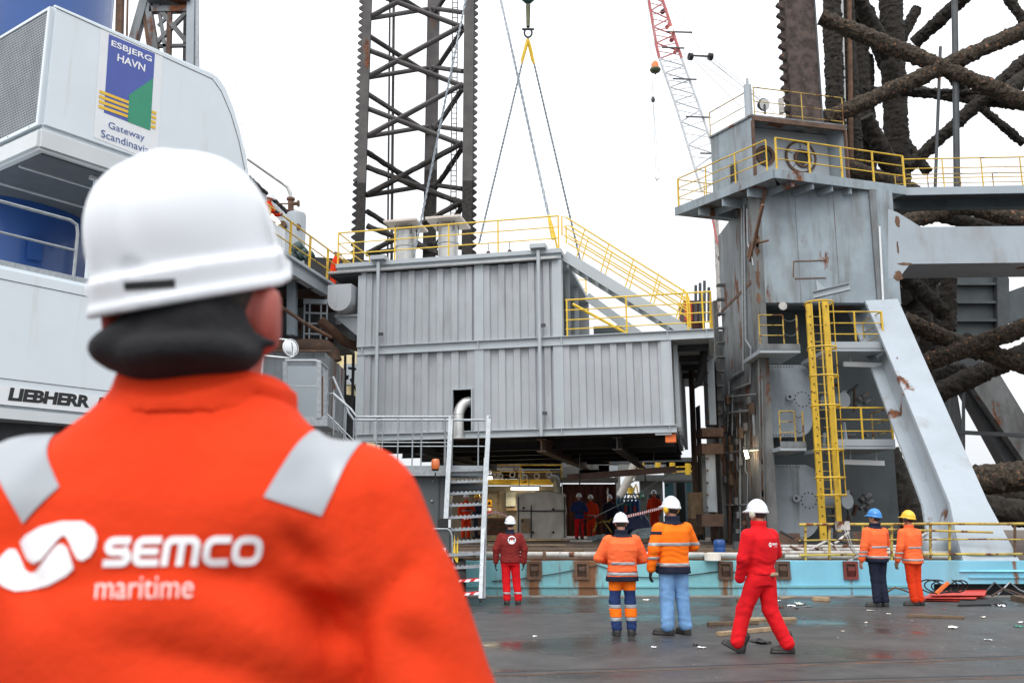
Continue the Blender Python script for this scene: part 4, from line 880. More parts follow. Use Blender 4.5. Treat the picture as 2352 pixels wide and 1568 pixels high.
for i in range(12):
    p = sx(random.uniform(1664, 1728), random.uniform(900, 1235), .1); s_ = random.uniform(.05, .14); g = G(); g.box(p.x - .08, p.x + .05, p.y - s_, p.y + s_, p.z - s_ * 1.3, p.z + s_ * 1.3); part_of(tower, 'fitting', g, random.choice(('tower_dirty', 'rust_brown', 'wood_dark', 'tower_side')))
for i in range(10):
    v = 930 + i * 32; g = G(); a_, b_ = sx(1664, v, .03), sx(1706, v - 6, .03); g.bar(a_, b_, .03, .025); part_of(tower, 'pipe_strap', g, 'rust_brown')
for u, v0, v1, r in ((1741, 700, 1235, .03), (1750, 860, 1235, .03)): pipe(tower, 'corner_pipe', [at(u, v0, TY0 - .12), at(u + 8, v1, TY0 - .12)], r, 'tower_dirty', 8)
for i in range(26):                                   # rust bleeding from the corner column
    v = random.uniform(480, 1230); p = at(1738 + (v - 480) * .02, v, TY0 - .034); g = G(); w_, h_ = random.uniform(.02, .10), random.uniform(.05, .35); g.prism([p + V((w_ * math.cos(t) * random.uniform(.6, 1.1), 0, h_ * math.sin(t) * random.uniform(.6, 1.1))) for t in [2 * math.pi * k / 9 for k in range(9)]], (0, .003, 0)); part_of(tower, 'rust_scar', g, 'rust_steel')
# columns left of the tower
for u0, u1, v0, v1, Y, m in ((1622, 1646, 790, 975, 31, 'panel_blue_grey'), (1620, 1648, 1040, 1175, 31, 'panel_blue_grey'), (1592, 1604, 800, 1240, 34, 'rust_brown'), (1606, 1620, 930, 1240, 33.5, 'dark_steel'), (1648, 1662, 690, 1240, 33.2, 'tower_dirty'), (1640, 1652, 1130, 1250, 31.5, 'rust_brown')):
    a, b = at(u0, v0, Y), at(u1, v1, Y); g = G(); g.box(a.x, b.x, Y, Y + .7, b.z, a.z); part_of(tower, 'guide_column', g, m)
for v, h in ((982, 20), (1018, 24), (1180, 28)):
    a, b = at(1612, v, 30.8), at(1662, v + h, 30.8); g = G(); g.box(a.x, b.x, 30.8, 31.8, b.z, a.z); part_of(tower, 'guide_block', g, 'rust_brown')
for i in range(14): g = G(); p = at(1625, 800 + i * 28, 30.9); g.ball(p, .04, n=6, m=4); part_of(tower, 'bolt', g, 'rust_steel')
pipe(tower, 'black_hose', [at(1617, 800, 30), at(1612, 850, 30), at(1604, 880, 30), at(1592, 885, 30)], .13, 'rubber', 10)
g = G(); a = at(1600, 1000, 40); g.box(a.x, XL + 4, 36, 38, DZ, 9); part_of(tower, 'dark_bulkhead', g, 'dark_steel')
# machinery bay behind the ladder: back wall, riveted covers, drums
YBAY = TY0 + 1.5
g = G(); g.box(XL + .3, XRR + .4, YBAY + .9, YBAY + 1.1, DZ, zPl + .28); part_of(tower, 'bay_wall', g, 'dark_green_grey')
def cover(u0, u1, v0, v1, Y, rr):
    a, b = at(u0, v0, Y), at(u1, v1, Y); x0, x1, z0, z1 = a.x, b.x, b.z, a.z; r_ = rr
    pts = [(x0, Y, z0), (x0, Y, z1), (x1 - r_ * .5, Y, z1), (x1 - r_ * .15, Y, z1 - r_ * .15), (x1, Y, z1 - r_ * .5)]
    pts += [(x1 - r_ + r_ * math.cos(t), Y, z0 + r_ - r_ * math.sin(t)) for t in [math.pi / 2 * i / 8 for i in range(9)]]
    g = G(); g.prism(pts, (0, .5, 0)); c = part_of(tower, 'gear_cover', g, 'panel_blue_grey')
    for i in range(13):
        z = z0 + .1 + (z1 - z0 - .2) * i / 12; g = G(); g.cyl((x0 + .06, Y - .015, z), (x0 + .06, Y, z), .022, n=6); part_of(c, 'rivet', g, 'rust_brown')
    for i in range(9):
        x = x0 + .15 + (x1 - x0 - .7) * i / 8
        for z in (z1 - .06, z0 + .06): g = G(); g.cyl((x, Y - .015, z), (x, Y, z), .022, n=6); part_of(c, 'rivet', g, 'rust_brown')
    cz, cx = z0 + (z1 - z0) * .52, x0 + (x1 - x0) * .62
    for i in range(12): t = 2 * math.pi * i / 12; g = G(); p = V((cx + .26 + .24 * math.cos(t), Y, cz + .24 * math.sin(t))); g.cyl(p - V((0, .02, 0)), p, .022, n=6); part_of(c, 'rivet', g, 'black')
    g = G(); p = V((cx - .18, Y, cz + .06)); g.lathe([(.05, 0), (.05, .16), (.115, .16), (.115, .12), (.09, 0)], p, 16, ax=(0, -1, 0)); part_of(c, 'nozzle', g, 'grey_paint')
    return c
cover(1757, 1868, 838, 1003, YBAY - .1, .5); cover(1767, 1886, 1067, 1238, YBAY - .1, .7)
for u0, u1, v0, v1, m in ((1744, 1757, 860, 985, 'tower_dirty'), (1752, 1767, 1085, 1235, 'tower_dirty')): a, b = at(u0, v0, YBAY), at(u1, v1, YBAY); g = G(); g.box(a.x, b.x, YBAY - .3, YBAY + .4, b.z, a.z); part_of(tower, 'cover_flank', g, m)
for u, v in ((1938, 918), (1945, 1150)):
    c = at(u, v, TY0 + .6); g = G(); g.lathe([(0, -.02), (.245, -.02), (.245, .8), (0, .8)], c, 26, ax=(-.45, 1, 0)); dr = part_of(tower, 'motor_drum', g, 'panel_blue_grey')
    g = G(); g.lathe([(0, -.035), (.24, -.035), (.24, -.021), (0, -.021)], c, 26, ax=(-.45, 1, 0)); part_of(dr, 'drum_cap', g, 'grey_paint')
    for dx in (-.25, .15): g = G(); g.box(c.x + dx - .07, c.x + dx + .07, c.y + .3, c.y + .5, c.z + .1, c.z + .34); part_of(dr, 'lug', g, 'panel_blue_grey')
    for du, dv, r in ((38, -4, .10), (48, -10, .08), (36, 14, .07), (54, 4, .06)): p = at(u + du, v + dv, TY0 + 1); g = G(); g.cyl(p - V((.1, 0, .05)), p + V((.12, .1, .06)), r, n=12); part_of(tower, 'brake_unit', g, 'tower_dirty')
random.seed(3)
for i in range(26):
    u, v = random.uniform(1890, 2010), random.choice((random.uniform(850, 1000), random.uniform(1060, 1235)))
    a = at(u, v, TY0 + 1.6); b = a + V((random.choice((0, 0, random.uniform(-.6, .6))), random.uniform(-.1, .2), random.choice((0, random.uniform(-.9, -.3))))); 
    if (b - a).length > .15: pipe(tower, 'machine_pipe', [a, b], random.uniform(.03, .07), random.choice(('dark_steel', 'tower_dirty', 'rust_brown', 'panel_blue_grey')), 7)
# bay platforms
def slab(u0, u1, v, Y, d, th=.12, m='grey_paint', nm='bay_platform'):
    a, b = at(u0, v, Y), at(u1, v, Y); g = G(); g.box(a.x, b.x, Y, Y + d, a.z - th, a.z); return part_of(tower, nm, g, m), a, b
for (ul, ul2, ur, ur2, vv) in ((1745, 1838, 1902, 2034, 797), (1792, 1852, 1912, 2056, 1021)):
    Yp = TY0 - 1.4
    s1, a, b = slab(ur, ur2, vv, Yp, 2.6)
    railing(s1, [a + V((.03, .03, .0)), b + V((-.03, .03, 0))], 1.08, 'yellow_paint', rails=(.37, .68), r=.024, pr=.03, every=1.0)
    railing(s1, [b + V((-.03, .1, 0)), b + V((-.03, 1.5, 0))], 1.08, 'yellow_worn', rails=(.37, .68), r=.02, every=1.3)
    g = G(); g.box(a.x, b.x, Yp - .02, Yp - .001, a.z - .03, a.z + .16); part_of(s1, 'toe_board', g, 'grey_paint')
    s2, a, b = slab(ul, ul2, vv + 4, Yp + .5, 2.0)
    railing(s2, [a + V((.03, .03, 0)), a.lerp(b, .62) + V((0, .03, 0))], 1.05, 'yellow_worn', rails=(.4, .7), r=.022)
    g = G(); q = b + V((-.05, .03, 0)); g.cyl(q, q + V((0, 0, 1.05)), .028, n=7); part_of(s2, 'post', g, 'yellow_worn')
    for k in (.95, .5): g = G(); g.tube(sag(a.lerp(b, .62) + V((0, .03, k)), q + V((0, 0, k)), 8, .1), .014, 5); part_of(s2, 'chain', g, 'dark_steel')
    g = G(); g.box(a.x, b.x, Yp + .48, Yp + .499, a.z - .02, a.z + .15); part_of(s2, 'toe_board', g, 'tower_side')
    lv = vv + 38; a, b = at(1937, lv, TY0 - .8), at(2030, lv + 3, TY0 - .8)
    g = G(); g.bar(a, b, .12, .11); fx = part_of(tower, 'light_fitting', g, 'lamp_off')
    g = G(); g.bar(a - V((0, .03, .07)), b - V((0, .03, .07)), .08, .04); part_of(fx, 'light_tube', g, 'lamp_off')
    for f in (.18, .82): p = a.lerp(b, f); g = G(); g.bar(p, p + V((0, 0, .4)), .04); part_of(fx, 'hanger', g, 'galvanised')
# bracket beam on the front plate
g = G(); g.ibeam(fp(1868, 678, TY0 - .25), fp(1952, 658, TY0 - .9), .16, .22, .02); part_of(tower, 'bracket_beam', g, 'grey_paint')
g = G(); g.prism([fp(1873, 643), fp(1900, 668), fp(1876, 676)], (0, -.05, 0)); part_of(tower, 'bracket_gusset', g, 'grey_paint')
g = G(); p = fp(1798, 703, TY0 - .02); g.lathe([(0, -.03), (.13, -.03), (.13, .03), (0, .03)], p, 14, ax=(0, 1, 0)); part_of(tower, 'pad_eye', g, 'white_worn')
# cage ladder
lad = thing('cage_ladder', 'tall yellow caged ladder on the front of the jacking tower', 'ladder', at(1900, 1240, TY0 - 1.6)); LYL = TY0 - 1.5
LY2 = LYL - .75
for (u0, v0, u1, v1, w) in ((1866, 697, 1885, 1245, .19), (1903, 690, 1922, 1242, .15)):
    x = (at(u0, v0, LYL).x + at(u1, v1, LYL).x) / 2; g = G(); g.box(x - w / 2, x + w / 2, LYL, LYL + .08, at(u1, v1, LYL).z, at(u0, v0, LYL).z); part_of(lad, 'stile', g, 'yellow_paint')
xa, xb = (at(1866, 697, LYL).x + at(1885, 1245, LYL).x) / 2, (at(1903, 690, LYL).x + at(1922, 1242, LYL).x) / 2
z0, z1 = at(1900, 1242, LYL).z, at(1900, 700, LYL).z; n = 26
for i in range(n): z = z0 + .2 + (z1 - z0 - .3) * i / n; g = G(); g.cyl((xa, LYL + .04, z), (xb, LYL + .04, z), .011, n=6); part_of(lad, 'rung', g, 'yellow_worn')
for i in range(n): z = z0 + .2 + (z1 - z0 - .3) * i / n; g = G(); g.ball((xa, LYL - .004, z), .025, n=6, m=4); part_of(lad, 'rung_end', g, 'rust_brown')
xc = (xa + xb) / 2; RX, RY = .40, .72
def cagep(t, z): return V((xc - .06 + RX * math.cos(t), LYL - RY * .55 - RY * .55 * math.sin(t) + .05, z))
ts = [math.pi * i / 10 for i in range(11)]
zh = [at(1870, v, LYL - .3).z for v in (697, 800, 865, 933, 1034, 1097, 1137)]
for z in zh: g = G(); g.tube([V((xb + .06, LYL, z))] + [cagep(t, z) for t in ts] + [V((xa - .14, LYL, z))], .028, 6); part_of(lad, 'cage_hoop', g, 'yellow_paint')
for i in (2, 4, 6, 8): g = G(); g.bar(cagep(ts[i], zh[-1] - .04), cagep(ts[i], zh[0] + .02), .042, .015, up=(1, 0, 0) if i in (2, 8) else (0, 1, 0)); part_of(lad, 'cage_bar', g, 'yellow_paint')
# lamp on the side face
lm = thing('bulkhead_lamp', 'small glowing work lamp on the dark side face of the tower', 'lamp', sx(1715, 1043, .2)); p = sx(1715, 1043, .22)
g = G(); g.cyl(p + V((-.03, 0, .13)), p + V((.02, 0, -.13)), .055, n=10); part_of(lm, 'lamp_tube', g, 'lamp_glow'); g = G(); g.tube([p + V((-.04, 0, .13)), p + V((-.08, .05, .24)), p + V((.15, .1, .28))], .03, 6); part_of(lm, 'bracket', g, 'dark_steel')
ld_ = bpy.data.lights.new('work_lamp', 'POINT'); ld_.energy = 14; ld_.color = (1, .75, .45); ld_.shadow_soft_size = .12; lo_ = bpy.data.objects.new('work_lamp', ld_); COL.objects.link(lo_); lo_.parent = lm; lo_.location = (-.22, -.12, 0)
# slanting strut, base on the hull
st_ = [((1987, 690, 27.6), (2062, 686, 27.6)), ((2041, 814, 25.9), (2112, 800, 25.9)), ((2182, 1156, 21.3), (2268, 1150, 21.3)), ((2196, 1225, 20.6), (2322, 1250, 20.6)), ((2214, 1292, 20.25), (2345, 1292, 20.25))]
def loft(rows, d, nm, mat, parent=tower, off=V((0, 0, 0)), inl=0, inr=0):
    g = G(); vs = []; fs = []
    for a, b in rows: a, b = at(*a) + off + V((inl, 0, 0)), at(*b) + off - V((inr, 0, 0)); vs += [a, b, b + d, a + d]
    n = len(rows)
    for i in range(n - 1):
        for k in range(4): fs.append((i * 4 + k, i * 4 + (k + 1) % 4, i * 4 + 4 + (k + 1) % 4, i * 4 + 4 + k))
    fs += [(3, 2, 1, 0), tuple((n - 1) * 4 + k for k in range(4))]
    g.add(vs, [f[::-1] for f in fs]); return part_of(parent, nm, g, mat)
loft(st_, V((0, .12, 0)), 'strut', 'strut_paint')
loft(st_, V((0, 1.30, 0)), 'strut_web', 'strut_paint', off=V((0, .121, 0)), inl=.30, inr=.30)
loft(st_, V((0, .10, 0)), 'strut_flange', 'strut_paint', off=V((0, 1.422, 0)))
for (u, v, w, h, Y) in ((2097, 875, .16, .5, 25.0), (2140, 967, .14, .32, 23.7), (2085, 822, .6, .1, 25.75), (2085, 905, .28, .08, 24.55)):
    a = at(u, v, Y - .015); g = G(); pts = [a + V((w / 2 * math.cos(t) * (1 + .3 * random.random()), 0, h / 2 * math.sin(t) * (1 + .3 * random.random()))) for t in [2 * math.pi * i / 14 for i in range(14)]]
    sl_ = (at(2182, 1156, 21.3) - at(2041, 814, 25.9)); pts = [V((p.x + (p.z - a.z) * sl_.x / sl_.z, p.y + (p.z - a.z) * sl_.y / sl_.z - .02, p.z)) for p in pts]
    g.prism(pts, (0, .02, 0)); part_of(tower, 'rust_scar', g, 'rust_steel')
loft([((2213, 1291, 20.2), (2352, 1291, 20.2)), ((2205, 1312, 19.95), (2420, 1312, 19.95))], V((0, .8, 0)), 'strut_shoe', 'hull_sky')
# box beam to the right with gussets
g = G(); g.prism([fp(2040, 480, TY0 - .004), fp(2062, 488), fp(2115, 521), fp(2800, 516), fp(2800, 598), fp(2090, 606), fp(2064, 640), fp(2040, 640, TY0 - .004)], (0, 1.8, 0)); part_of(tower, 'box_beam', g, 'strut_paint')
for (u, v, w, h) in ((2060, 640, .28, .35), (2075, 612, .5, .10), (2058, 515, .16, .4), (2058, 575, .06, .5)):
    a = fp(u + 4, v - 6, TY0 - .006); g = G(); g.prism([a + V((w / 2 * math.cos(t) * (.7 + .5 * random.random()), 0, h / 2 * math.sin(t) * (.7 + .5 * random.random()))) for t in [2 * math.pi * i / 14 for i in range(14)]], (0, .005, 0)); part_of(tower, 'rust_scar', g, 'rust_steel')

# upper platform: outline in plan from its lower edge
zE = zP
def pl(u, v): return atz(u, v, zE)
q1, q0, q2 = pl(1553, 495), pl(1778, 408), pl(2080, 447)
e1 = (q2 - q0).normalized(); e2 = (q1 - q0).normalized()
q3 = q2 + e2 * 4.5; q4 = q1 + e1 * 1.2
UP_ = V((0, 0, .28))
g = G(); g.prism([q0, q2, q3, q1 + e1 * 6, q1], UP_ * .35 + V((0, 0, .12))); part_of(tower, 'platform_floor', g, 'tower_side')
for a, b in ((q0, q1), (q0, q2)):
    d = (b - a).normalized(); nn_ = V((d.y, -d.x, 0)); nn_ = nn_ if nn_.y < 0 else -nn_
    g = G(); g.bar(a + nn_ * .03 + V((0, 0, .13)), b + nn_ * .03 + V((0, 0, .13)), .06, .30); part_of(tower, 'platform_edge', g, 'tower_grey')
for i in range(1, 7):
    a = q0.lerp(q2, i / 7.0) + V((0, 0, -.10)); g = G(); g.bar(a, a + e2 * 3.5, .07, .22); part_of(tower, 'platform_rib', g, 'tower_grey')
for i in range(1, 4):
    a = q0.lerp(q1, i / 4.0) + V((0, 0, -.14)); g = G(); g.bar(a - e1 * -.0, a + e1 * 2.6, .08, .30); part_of(tower, 'platform_rib', g, 'tower_grey')
g = G(); g.bar(sx(1722, 600, .1), at(1752, 470, 27.0), .08, .1); part_of(tower, 'brace', g, 'rust_steel'); g = G(); g.bar(sx(1718, 590, .15), q0.lerp(q2, .12) + e2 * 1., .1, .12); part_of(tower, 'brace', g, 'rust_steel')
pipe(tower, 'stub_pipe', [fp(1735, 560, TY0), fp(1765, 552, TY0 - .5)], .035, 'rust_steel', 6)
ft = V((0, 0, .28))
railing(tower, [q1 + e1 * .1 + ft, q1 + e1 * .05 - e2 * .1 + ft, q0 + e2 * .25 + ft], 1.05, 'yellow_paint', rails=(.34, .67), r=.024, every=1.25)
railing(tower, [q1 + e1 * .1 + ft, q1 + e1 * 2.2 + ft], 1.05, 'yellow_paint', rails=(.34, .67), r=.02, every=1.1)
railing(tower, [q0 + e1 * .12 + ft, q2 + ft], 1.05, 'yellow_paint', rails=(.34, .67), r=.026, pr=.035, every=1.15)
# winch house on the platform
zT = at(1726, 268, 28.6).z
w0, w1, w2 = atz(1726, 268, zT), atz(1632, 318, zT), atz(1938, 292, zT)
wb = zE + .29
def wall4(a, b, th, nm, mat, z0=wb, z1=zT): d = (b - a); nrm = V((-d.y, d.x, 0)).normalized() * th; g = G(); g.prism([V((a.x, a.y, z0)), V((b.x, b.y, z0)), V((b.x, b.y, z1)), V((a.x, a.y, z1))], nrm); return part_of(tower, nm, g, mat)
d1 = (w2 - w0).normalized(); d2 = (w1 - w0).normalized()
wall4(w1, w0, .05, 'house_wall', 'tower_grey') if (w0 - w1).cross(V((0, 0, 1))).dot(d1) < 0 else wall4(w0, w1, -.05, 'house_wall', 'tower_grey')
inn = w0 + d2 * .75; inn2 = w2 + d2 * .75
g = G(); g.prism([V((inn.x, inn.y, wb)), V((inn2.x, inn2.y, wb)), V((inn2.x, inn2.y, zT - .03)), V((inn.x, inn.y, zT - .03))], d2 * .1); iw = part_of(tower, 'house_front', g, 'grey_paint')
g = G(); g.prism([V((w2.x, w2.y, wb)), V((w2.x, w2.y, zT)), V((w2.x, w2.y, zT)) + d2 * 3, V((w2.x, w2.y, wb)) + d2 * 3], d1 * .06); part_of(tower, 'house_wall', g, 'tower_grey')
g = G(); g.prism([w0 - d1 * .05 - d2 * .04, w2 + d1 * .1 - d2 * .04, w2 + d1 * .1 + d2 * 3.0, w1 - d1 * .05], V((0, 0, .07))); part_of(tower, 'house_roof', g, 'tower_side')
for a, b in ((w0, w2),): g = G(); g.bar(a - d2 * .03 + V((0, 0, -.07)), b - d2 * .03 + V((0, 0, -.07)), .08, .16); part_of(tower, 'frame_edge', g, 'rust_brown')
for a in (w0, w2): g = G(); g.bar(V((a.x, a.y, wb)) - d2 * .035, V((a.x, a.y, zT - .15)) - d2 * .035, .14, .06, up=d1); part_of(tower, 'frame_edge', g, 'rust_brown')
nF = V((-d1.y, d1.x, 0)); nF = nF if nF.y > 0 else -nF; nI = -nF
def ring(u, v, ro, ri, m, dp, nm='flange', par=None, P=None):
    c = onpl(u, v, inn, nF); g = G(); g.lathe([(ri, 0), (ri, dp), (ro, dp), (ro, 0)], c, 30, ax=nI); return part_of(par or tower, nm, g, m), c
r1, c1 = ring(1838, 362, .60, .52, 'rust_brown', .06); ring(1838, 362, .52, .30, 'grey_paint', .035, 'flange_web', r1); ring(1842, 366, .33, .25, 'rust_brown', .09, 'flange_bore', r1)
g = G(); g.lathe([(0, .02), (.25, .02)], onpl(1842, 366, inn, nF), 26, ax=nI); part_of(r1, 'bore_black_disc', g, 'black')  # black disc over the hole, the dark inside put into its colour
r2, c2 = ring(1757, 358, .36, .24, 'rust_brown', .06); g = G(); g.lathe([(0, .02), (.24, .02)], c2, 26, ax=nI); part_of(r2, 'bore_black_disc', g, 'black')  # smaller flange: black disc paints the dark of its hole too
for k in range(5): t = R(20 + k * 70); g = G(); g.bar(c1 + (d1 * math.cos(t) + V((0, 0, 1)) * math.sin(t)) * .34 + nI * .04, c1 + (d1 * math.cos(t) + V((0, 0, 1)) * math.sin(t)) * .52 + nI * .04, .03); part_of(r1, 'spoke', g, 'tower_side')
nW = V((d2.y, -d2.x, 0)); nW = nW if nW.x < 0 else -nW; wn = onpl(1686, 395, w0, nW) + nW * .004; g = G(); g.para(wn + nW * .002 + V((0, 0, -.32)) - d2 * .14, d2 * .28, nW * .01, V((0, 0, .62))); part_of(tower, 'window_black_slab', g, 'black')  # black slab on the wall, the opening's darkness put into its colour
for s in (-1, 1): g = G(); g.para(wn + V((0, 0, -.34)) + d2 * (.15 * s - .02), d2 * .04, nW * .03, V((0, 0, .66))); part_of(tower, 'window_frame', g, 'tower_side')
# roof rails, flood light and posts
zr_ = zT + .07
railing(tower, [w0 + d1 * .1 + V((0, 0, .07)), w2 + V((0, 0, .07))], 1.0, 'yellow_worn', posts=[w0 + d1 * .12 + V((0, 0, .07)), w0.lerp(w2, .55) + V((0, 0, .07)), w2 + V((0, 0, .07))], rails=(.12, .5), r=.02)
railing(tower, [w0 + d2 * .3 + V((0, 0, .07)), w1 + V((0, 0, .07))], .9, 'yellow_worn', posts=[w1 + V((0, 0, .07))], rails=(.45,), r=.02)
g = G(); p = atz(1735, 262, zr_) + d2 * .3; g.cyl(p, p + V((0, 0, 1.15)), .13, n=14); pb = part_of(tower, 'vent_post', g, 'grey_paint'); g = G(); g.cyl(p + V((0, 0, 1.15)), p + V((0, 0, 1.4)), .05, n=8); part_of(pb, 'vent_cap', g, 'galvanised')
g = G(); p = at(1795, 254, 29.2); g.cyl(p - V((0, 0, .1)), p + V((0, 0, .42)), .09, n=10); part_of(tower, 'vent_post', g, 'white_worn')
p = at(1756, 240, 28.9); g = G(); g.lathe([(0, .0), (.2, .0), (.22, .06), (.12, .28), (0, .3)], p, 16, ax=(-.3, .9, .3)); fl_ = part_of(tower, 'flood_light', g, 'black'); g = G(); g.lathe([(0, -.01), (.19, -.01), (.19, 0), (0, 0)], p, 16, ax=(-.3, .9, .3)); part_of(fl_, 'flood_glass', g, 'lamp_off')
g = G(); g.bar(p - V((0, 0, .35)), p, .06); part_of(fl_, 'flood_post', g, 'dark_steel')
# walkway to the right
zw = at(2100, 432, 28.6).z
a, b = at(2080, 432, 28.6), at(2900, 428, 28.0); b.z = a.z
g = G(); g.bar(a + V((0, 0, -.12)), b + V((0, 0, -.12)), .06, .26); part_of(tower, 'walkway_beam', g, 'strut_paint')
g = G(); g.para(a + V((0, .04, -.06)), b - a, V((0, 1.4, 0)), V((0, 0, .05))); part_of(tower, 'walkway_floor', g, 'underside')
g = G(); g.bar(a + V((0, 1.2, -.2)), b + V((0, 1.2, -.2)), .3, .3); part_of(tower, 'walkway_beam', g, 'dark_green_grey')
railing(tower, [a, b], 1.0, 'yellow_paint', rails=(.33, .67), r=.022, every=1.3); railing(tower, [a + V((.3, 1.4, 0)), b + V((0, 1.4, 0))], 1.0, 'yellow_worn', rails=(.33, .67), r=.018, every=1.1)
g = G(); c_ = q0.lerp(q2, .78) + e2 * .3 + V((0, 0, .285)); g.grid(lambda s, t: c_ + e1 * (s * 1.3 - .5) + e2 * (t * .6) + V((0, 0, .16 * abs(noise.noise(V((s * 4, t * 3, 5)))) + .01)), 16, 8); part_of(tower, 'white_tarpaulin', g, 'tarp_white')

# ================================================================= ribbed bulkhead and second tower behind
rb = thing('rear_bulkhead', 'dark ribbed bulkhead with slanting girders behind the overgrown leg', 'bulkhead', at(2190, 1240, 43)); RY_ = 43.0
def qd(parent, nm, pts, Y, d, mat): g = G(); g.prism([at(u, v, Y) for u, v in pts], (0, d, 0)); return part_of(parent, nm, g, mat)
qd(rb, 'panel', [(2085, 600), (2292, 600), (2292, 800), (2085, 800)], RY_, 1.5, 'dark_green_grey')
for v in (655, 697, 738, 779): 
    g = G(); a, b = at(2085, v, RY_), at(2292, v, RY_); g.box(a.x, b.x, RY_ - .3, RY_ - .002, a.z - .06, a.z + .06); part_of(rb, 'rib', g, 'dark_green_grey')
qd(rb, 'column', [(2290, 600), (2318, 640), (2318, 740), (2292, 770)], RY_ - .4, 1.5, 'dark_steel')
qd(rb, 'girder', [(2310, 672), (2450, 622), (2450, 700), (2300, 745)], RY_ - .3, 1.2, 'dark_green_grey')
qd(rb, 'slanting_girder', [(2180, 830), (2240, 800), (2420, 1120), (2340, 1120)], RY_ - .5, .8, 'dark_steel')
qd(rb, 'slanting_girder', [(2215, 860), (2285, 840), (2450, 1110), (2395, 1120)], RY_ - 1.2, .5, 'tower_dirty')
qd(rb, 'column', [(2100, 780), (2180, 790), (2215, 1000), (2190, 1250), (2080, 1250)], RY_ - .2, .6, 'dark_steel')
for u in (2165, 2185, 2195, 2213): g = G(); g.bar(at(u, 860, 38), at(u, 1080, 38), .1); part_of(rb, 'pipe', g, 'dark_steel')
for v in (990, 1110, 1090): g = G(); g.bar(at(2160, v, 38), at(2352, v + 10, 38), .16); part_of(rb, 'walkway', g, 'dark_steel')
for v in (1075, 1100): g = G(); g.bar(at(2230, v, 36), at(2400, v + 6, 36), .05); part_of(rb, 'rail', g, 'dark_steel')
for u in (2240, 2262, 2285): g = G(); g.bar(at(u, 1125, 36), at(u, 1070, 36), .05); part_of(rb, 'post', g, 'dark_steel')

# ================================================================= overgrown leg
og = thing('overgrown_leg', 'lattice rig leg caked in dark marine growth at the upper right', 'rig leg', at(1960, 1240, 33))
def post(u0, u1, v0, v1, Y, mat, nm='chord'): a, b = at(u0, 300, Y), at(u1, 300, Y); g = G(); g.box(a.x, b.x, Y, Y + (b.x - a.x) * .7, at(u0, v1, Y).z, at(u0, v0, Y).z); return part_of(og, nm, g, mat)
OY = 31.2
c = post(1822, 1890, -60, 330, OY, 'chord_rust')
a = at(1824, 300, OY); zt_, zb_ = at(1824, -60, OY).z, at(1824, 330, OY).z; pts = []; pt = .42; n = int((zt_ - zb_) / pt)
for i in range(n): z = zb_ + i * pt; pts += [(a.x, OY + .2, z), (a.x - .27, OY + .2, z + pt * .40), (a.x - .30, OY + .2, z + pt * .52), (a.x - .25, OY + .2, z + pt * .62), (a.x, OY + .2, z + pt * .95)]
pts += [(a.x + .1, OY + .2, pts[-1][2]), (a.x + .1, OY + .2, zb_)]
g = G(); g.prism(pts, (0, .2, 0)); part_of(c, 'rack', g, 'chord_rust')
g = G(); b = at(1889, 300, OY); g.box(b.x, b.x + .06, OY - .03, OY + .3, zb_, zt_); part_of(c, 'rack_plate', g, 'dark_steel')
def limb(u0, v0, u1, v1, r, y0=33.0, y1=33.0, mat='marine_growth', n=None, nm='brace', rough=None):
    a, b = at(u0, v0, y0), at(u1, v1, y1); n = n or max(10, int((b - a).length / .065))
    g = G(); g.tube([a.lerp(b, i / (n - 1)) for i in range(n)], r, 28, rough=rough if rough is not None else .10); o = part_of(og, nm, g, mat); o.data.shade_smooth(); return o
limb(1985, 40, 2060, 215, .24, 39, 40, 'marine_dark'); limb(2105, 20, 2062, 110, .22, 40, 40, 'marine_dark'); limb(2062, 300, 2130, 395, .2, 40, 39, 'marine_dark'); limb(2290, -40, 2360, 60, .2, 39, 39, 'marine_dark'); limb(2215, 215, 2352, 330, .16, 38, 38, 'marine_dark'); limb(2070, 590, 2230, 560, .26, 37, 37, 'marine_dark'); limb(1908, -80, 1926, 480, .34, 34.5, 34.5, 'marine_dark', nm='chord'); limb(1990, 130, 2000, 520, .3, 40, 40, 'marine_dark', nm='chord'); limb(2120, 560, 2140, 900, .5, 40, 40, 'marine_dark', nm='chord'); limb(2060, 620, 2170, 720, .3, 35, 36, 'marine_dark'); limb(2090, 860, 2230, 780, .3, 37, 37, 'marine_dark'); limb(1925, -80, 1955, 480, .55, 36, 36, 'marine_dark', nm='chord'); limb(1965, -80, 1985, 480, .42, 38, 38, 'marine_dark', nm='chord')
limb(2043, -80, 2072, 640, .5, 39, 39, 'marine_dark', nm='chord')
limb(1885, 40, 2420, 262, .27, 32.0, 31.0); limb(1895, 275, 2420, 40, .27, 32.0, 31.0)
limb(2085, 385, 2420, 80, .25, 37, 35, 'marine_dark'); limb(2100, 100, 2230, -20, .27, 38, 36, 'marine_dark'); limb(2070, 206, 2420, 250, .22, 37, 36, 'marine_dark')
limb(1985, 270, 2062, 420, .36, 37, 38, 'marine_dark'); limb(1960, -20, 2042, 130, .34, 37, 38, 'marine_dark')
limb(2400, 135, 2300, 220, .3, 36, 35, 'marine_dark')
limb(1980, 205, 2360, 215, .07, 34, 34, 'marine_dark', nm='pipe'); limb(2185, 165, 2215, 215, .22, 34, 35, 'marine_dark')
limb(2050, 520, 2200, 475, .28, 32.5, 33); limb(2195, 470, 2420, 522, .28, 33, 32.); limb(2100, 480, 2420, 560, .26, 35, 35, 'marine_dark'); limb(2320, 500, 2420, 380, .36, 33, 33)
limb(1930, 380, 2100, 440, .3, 33, 35); limb(2060, 500, 2200, 450, .3, 36, 36, 'marine_dark')
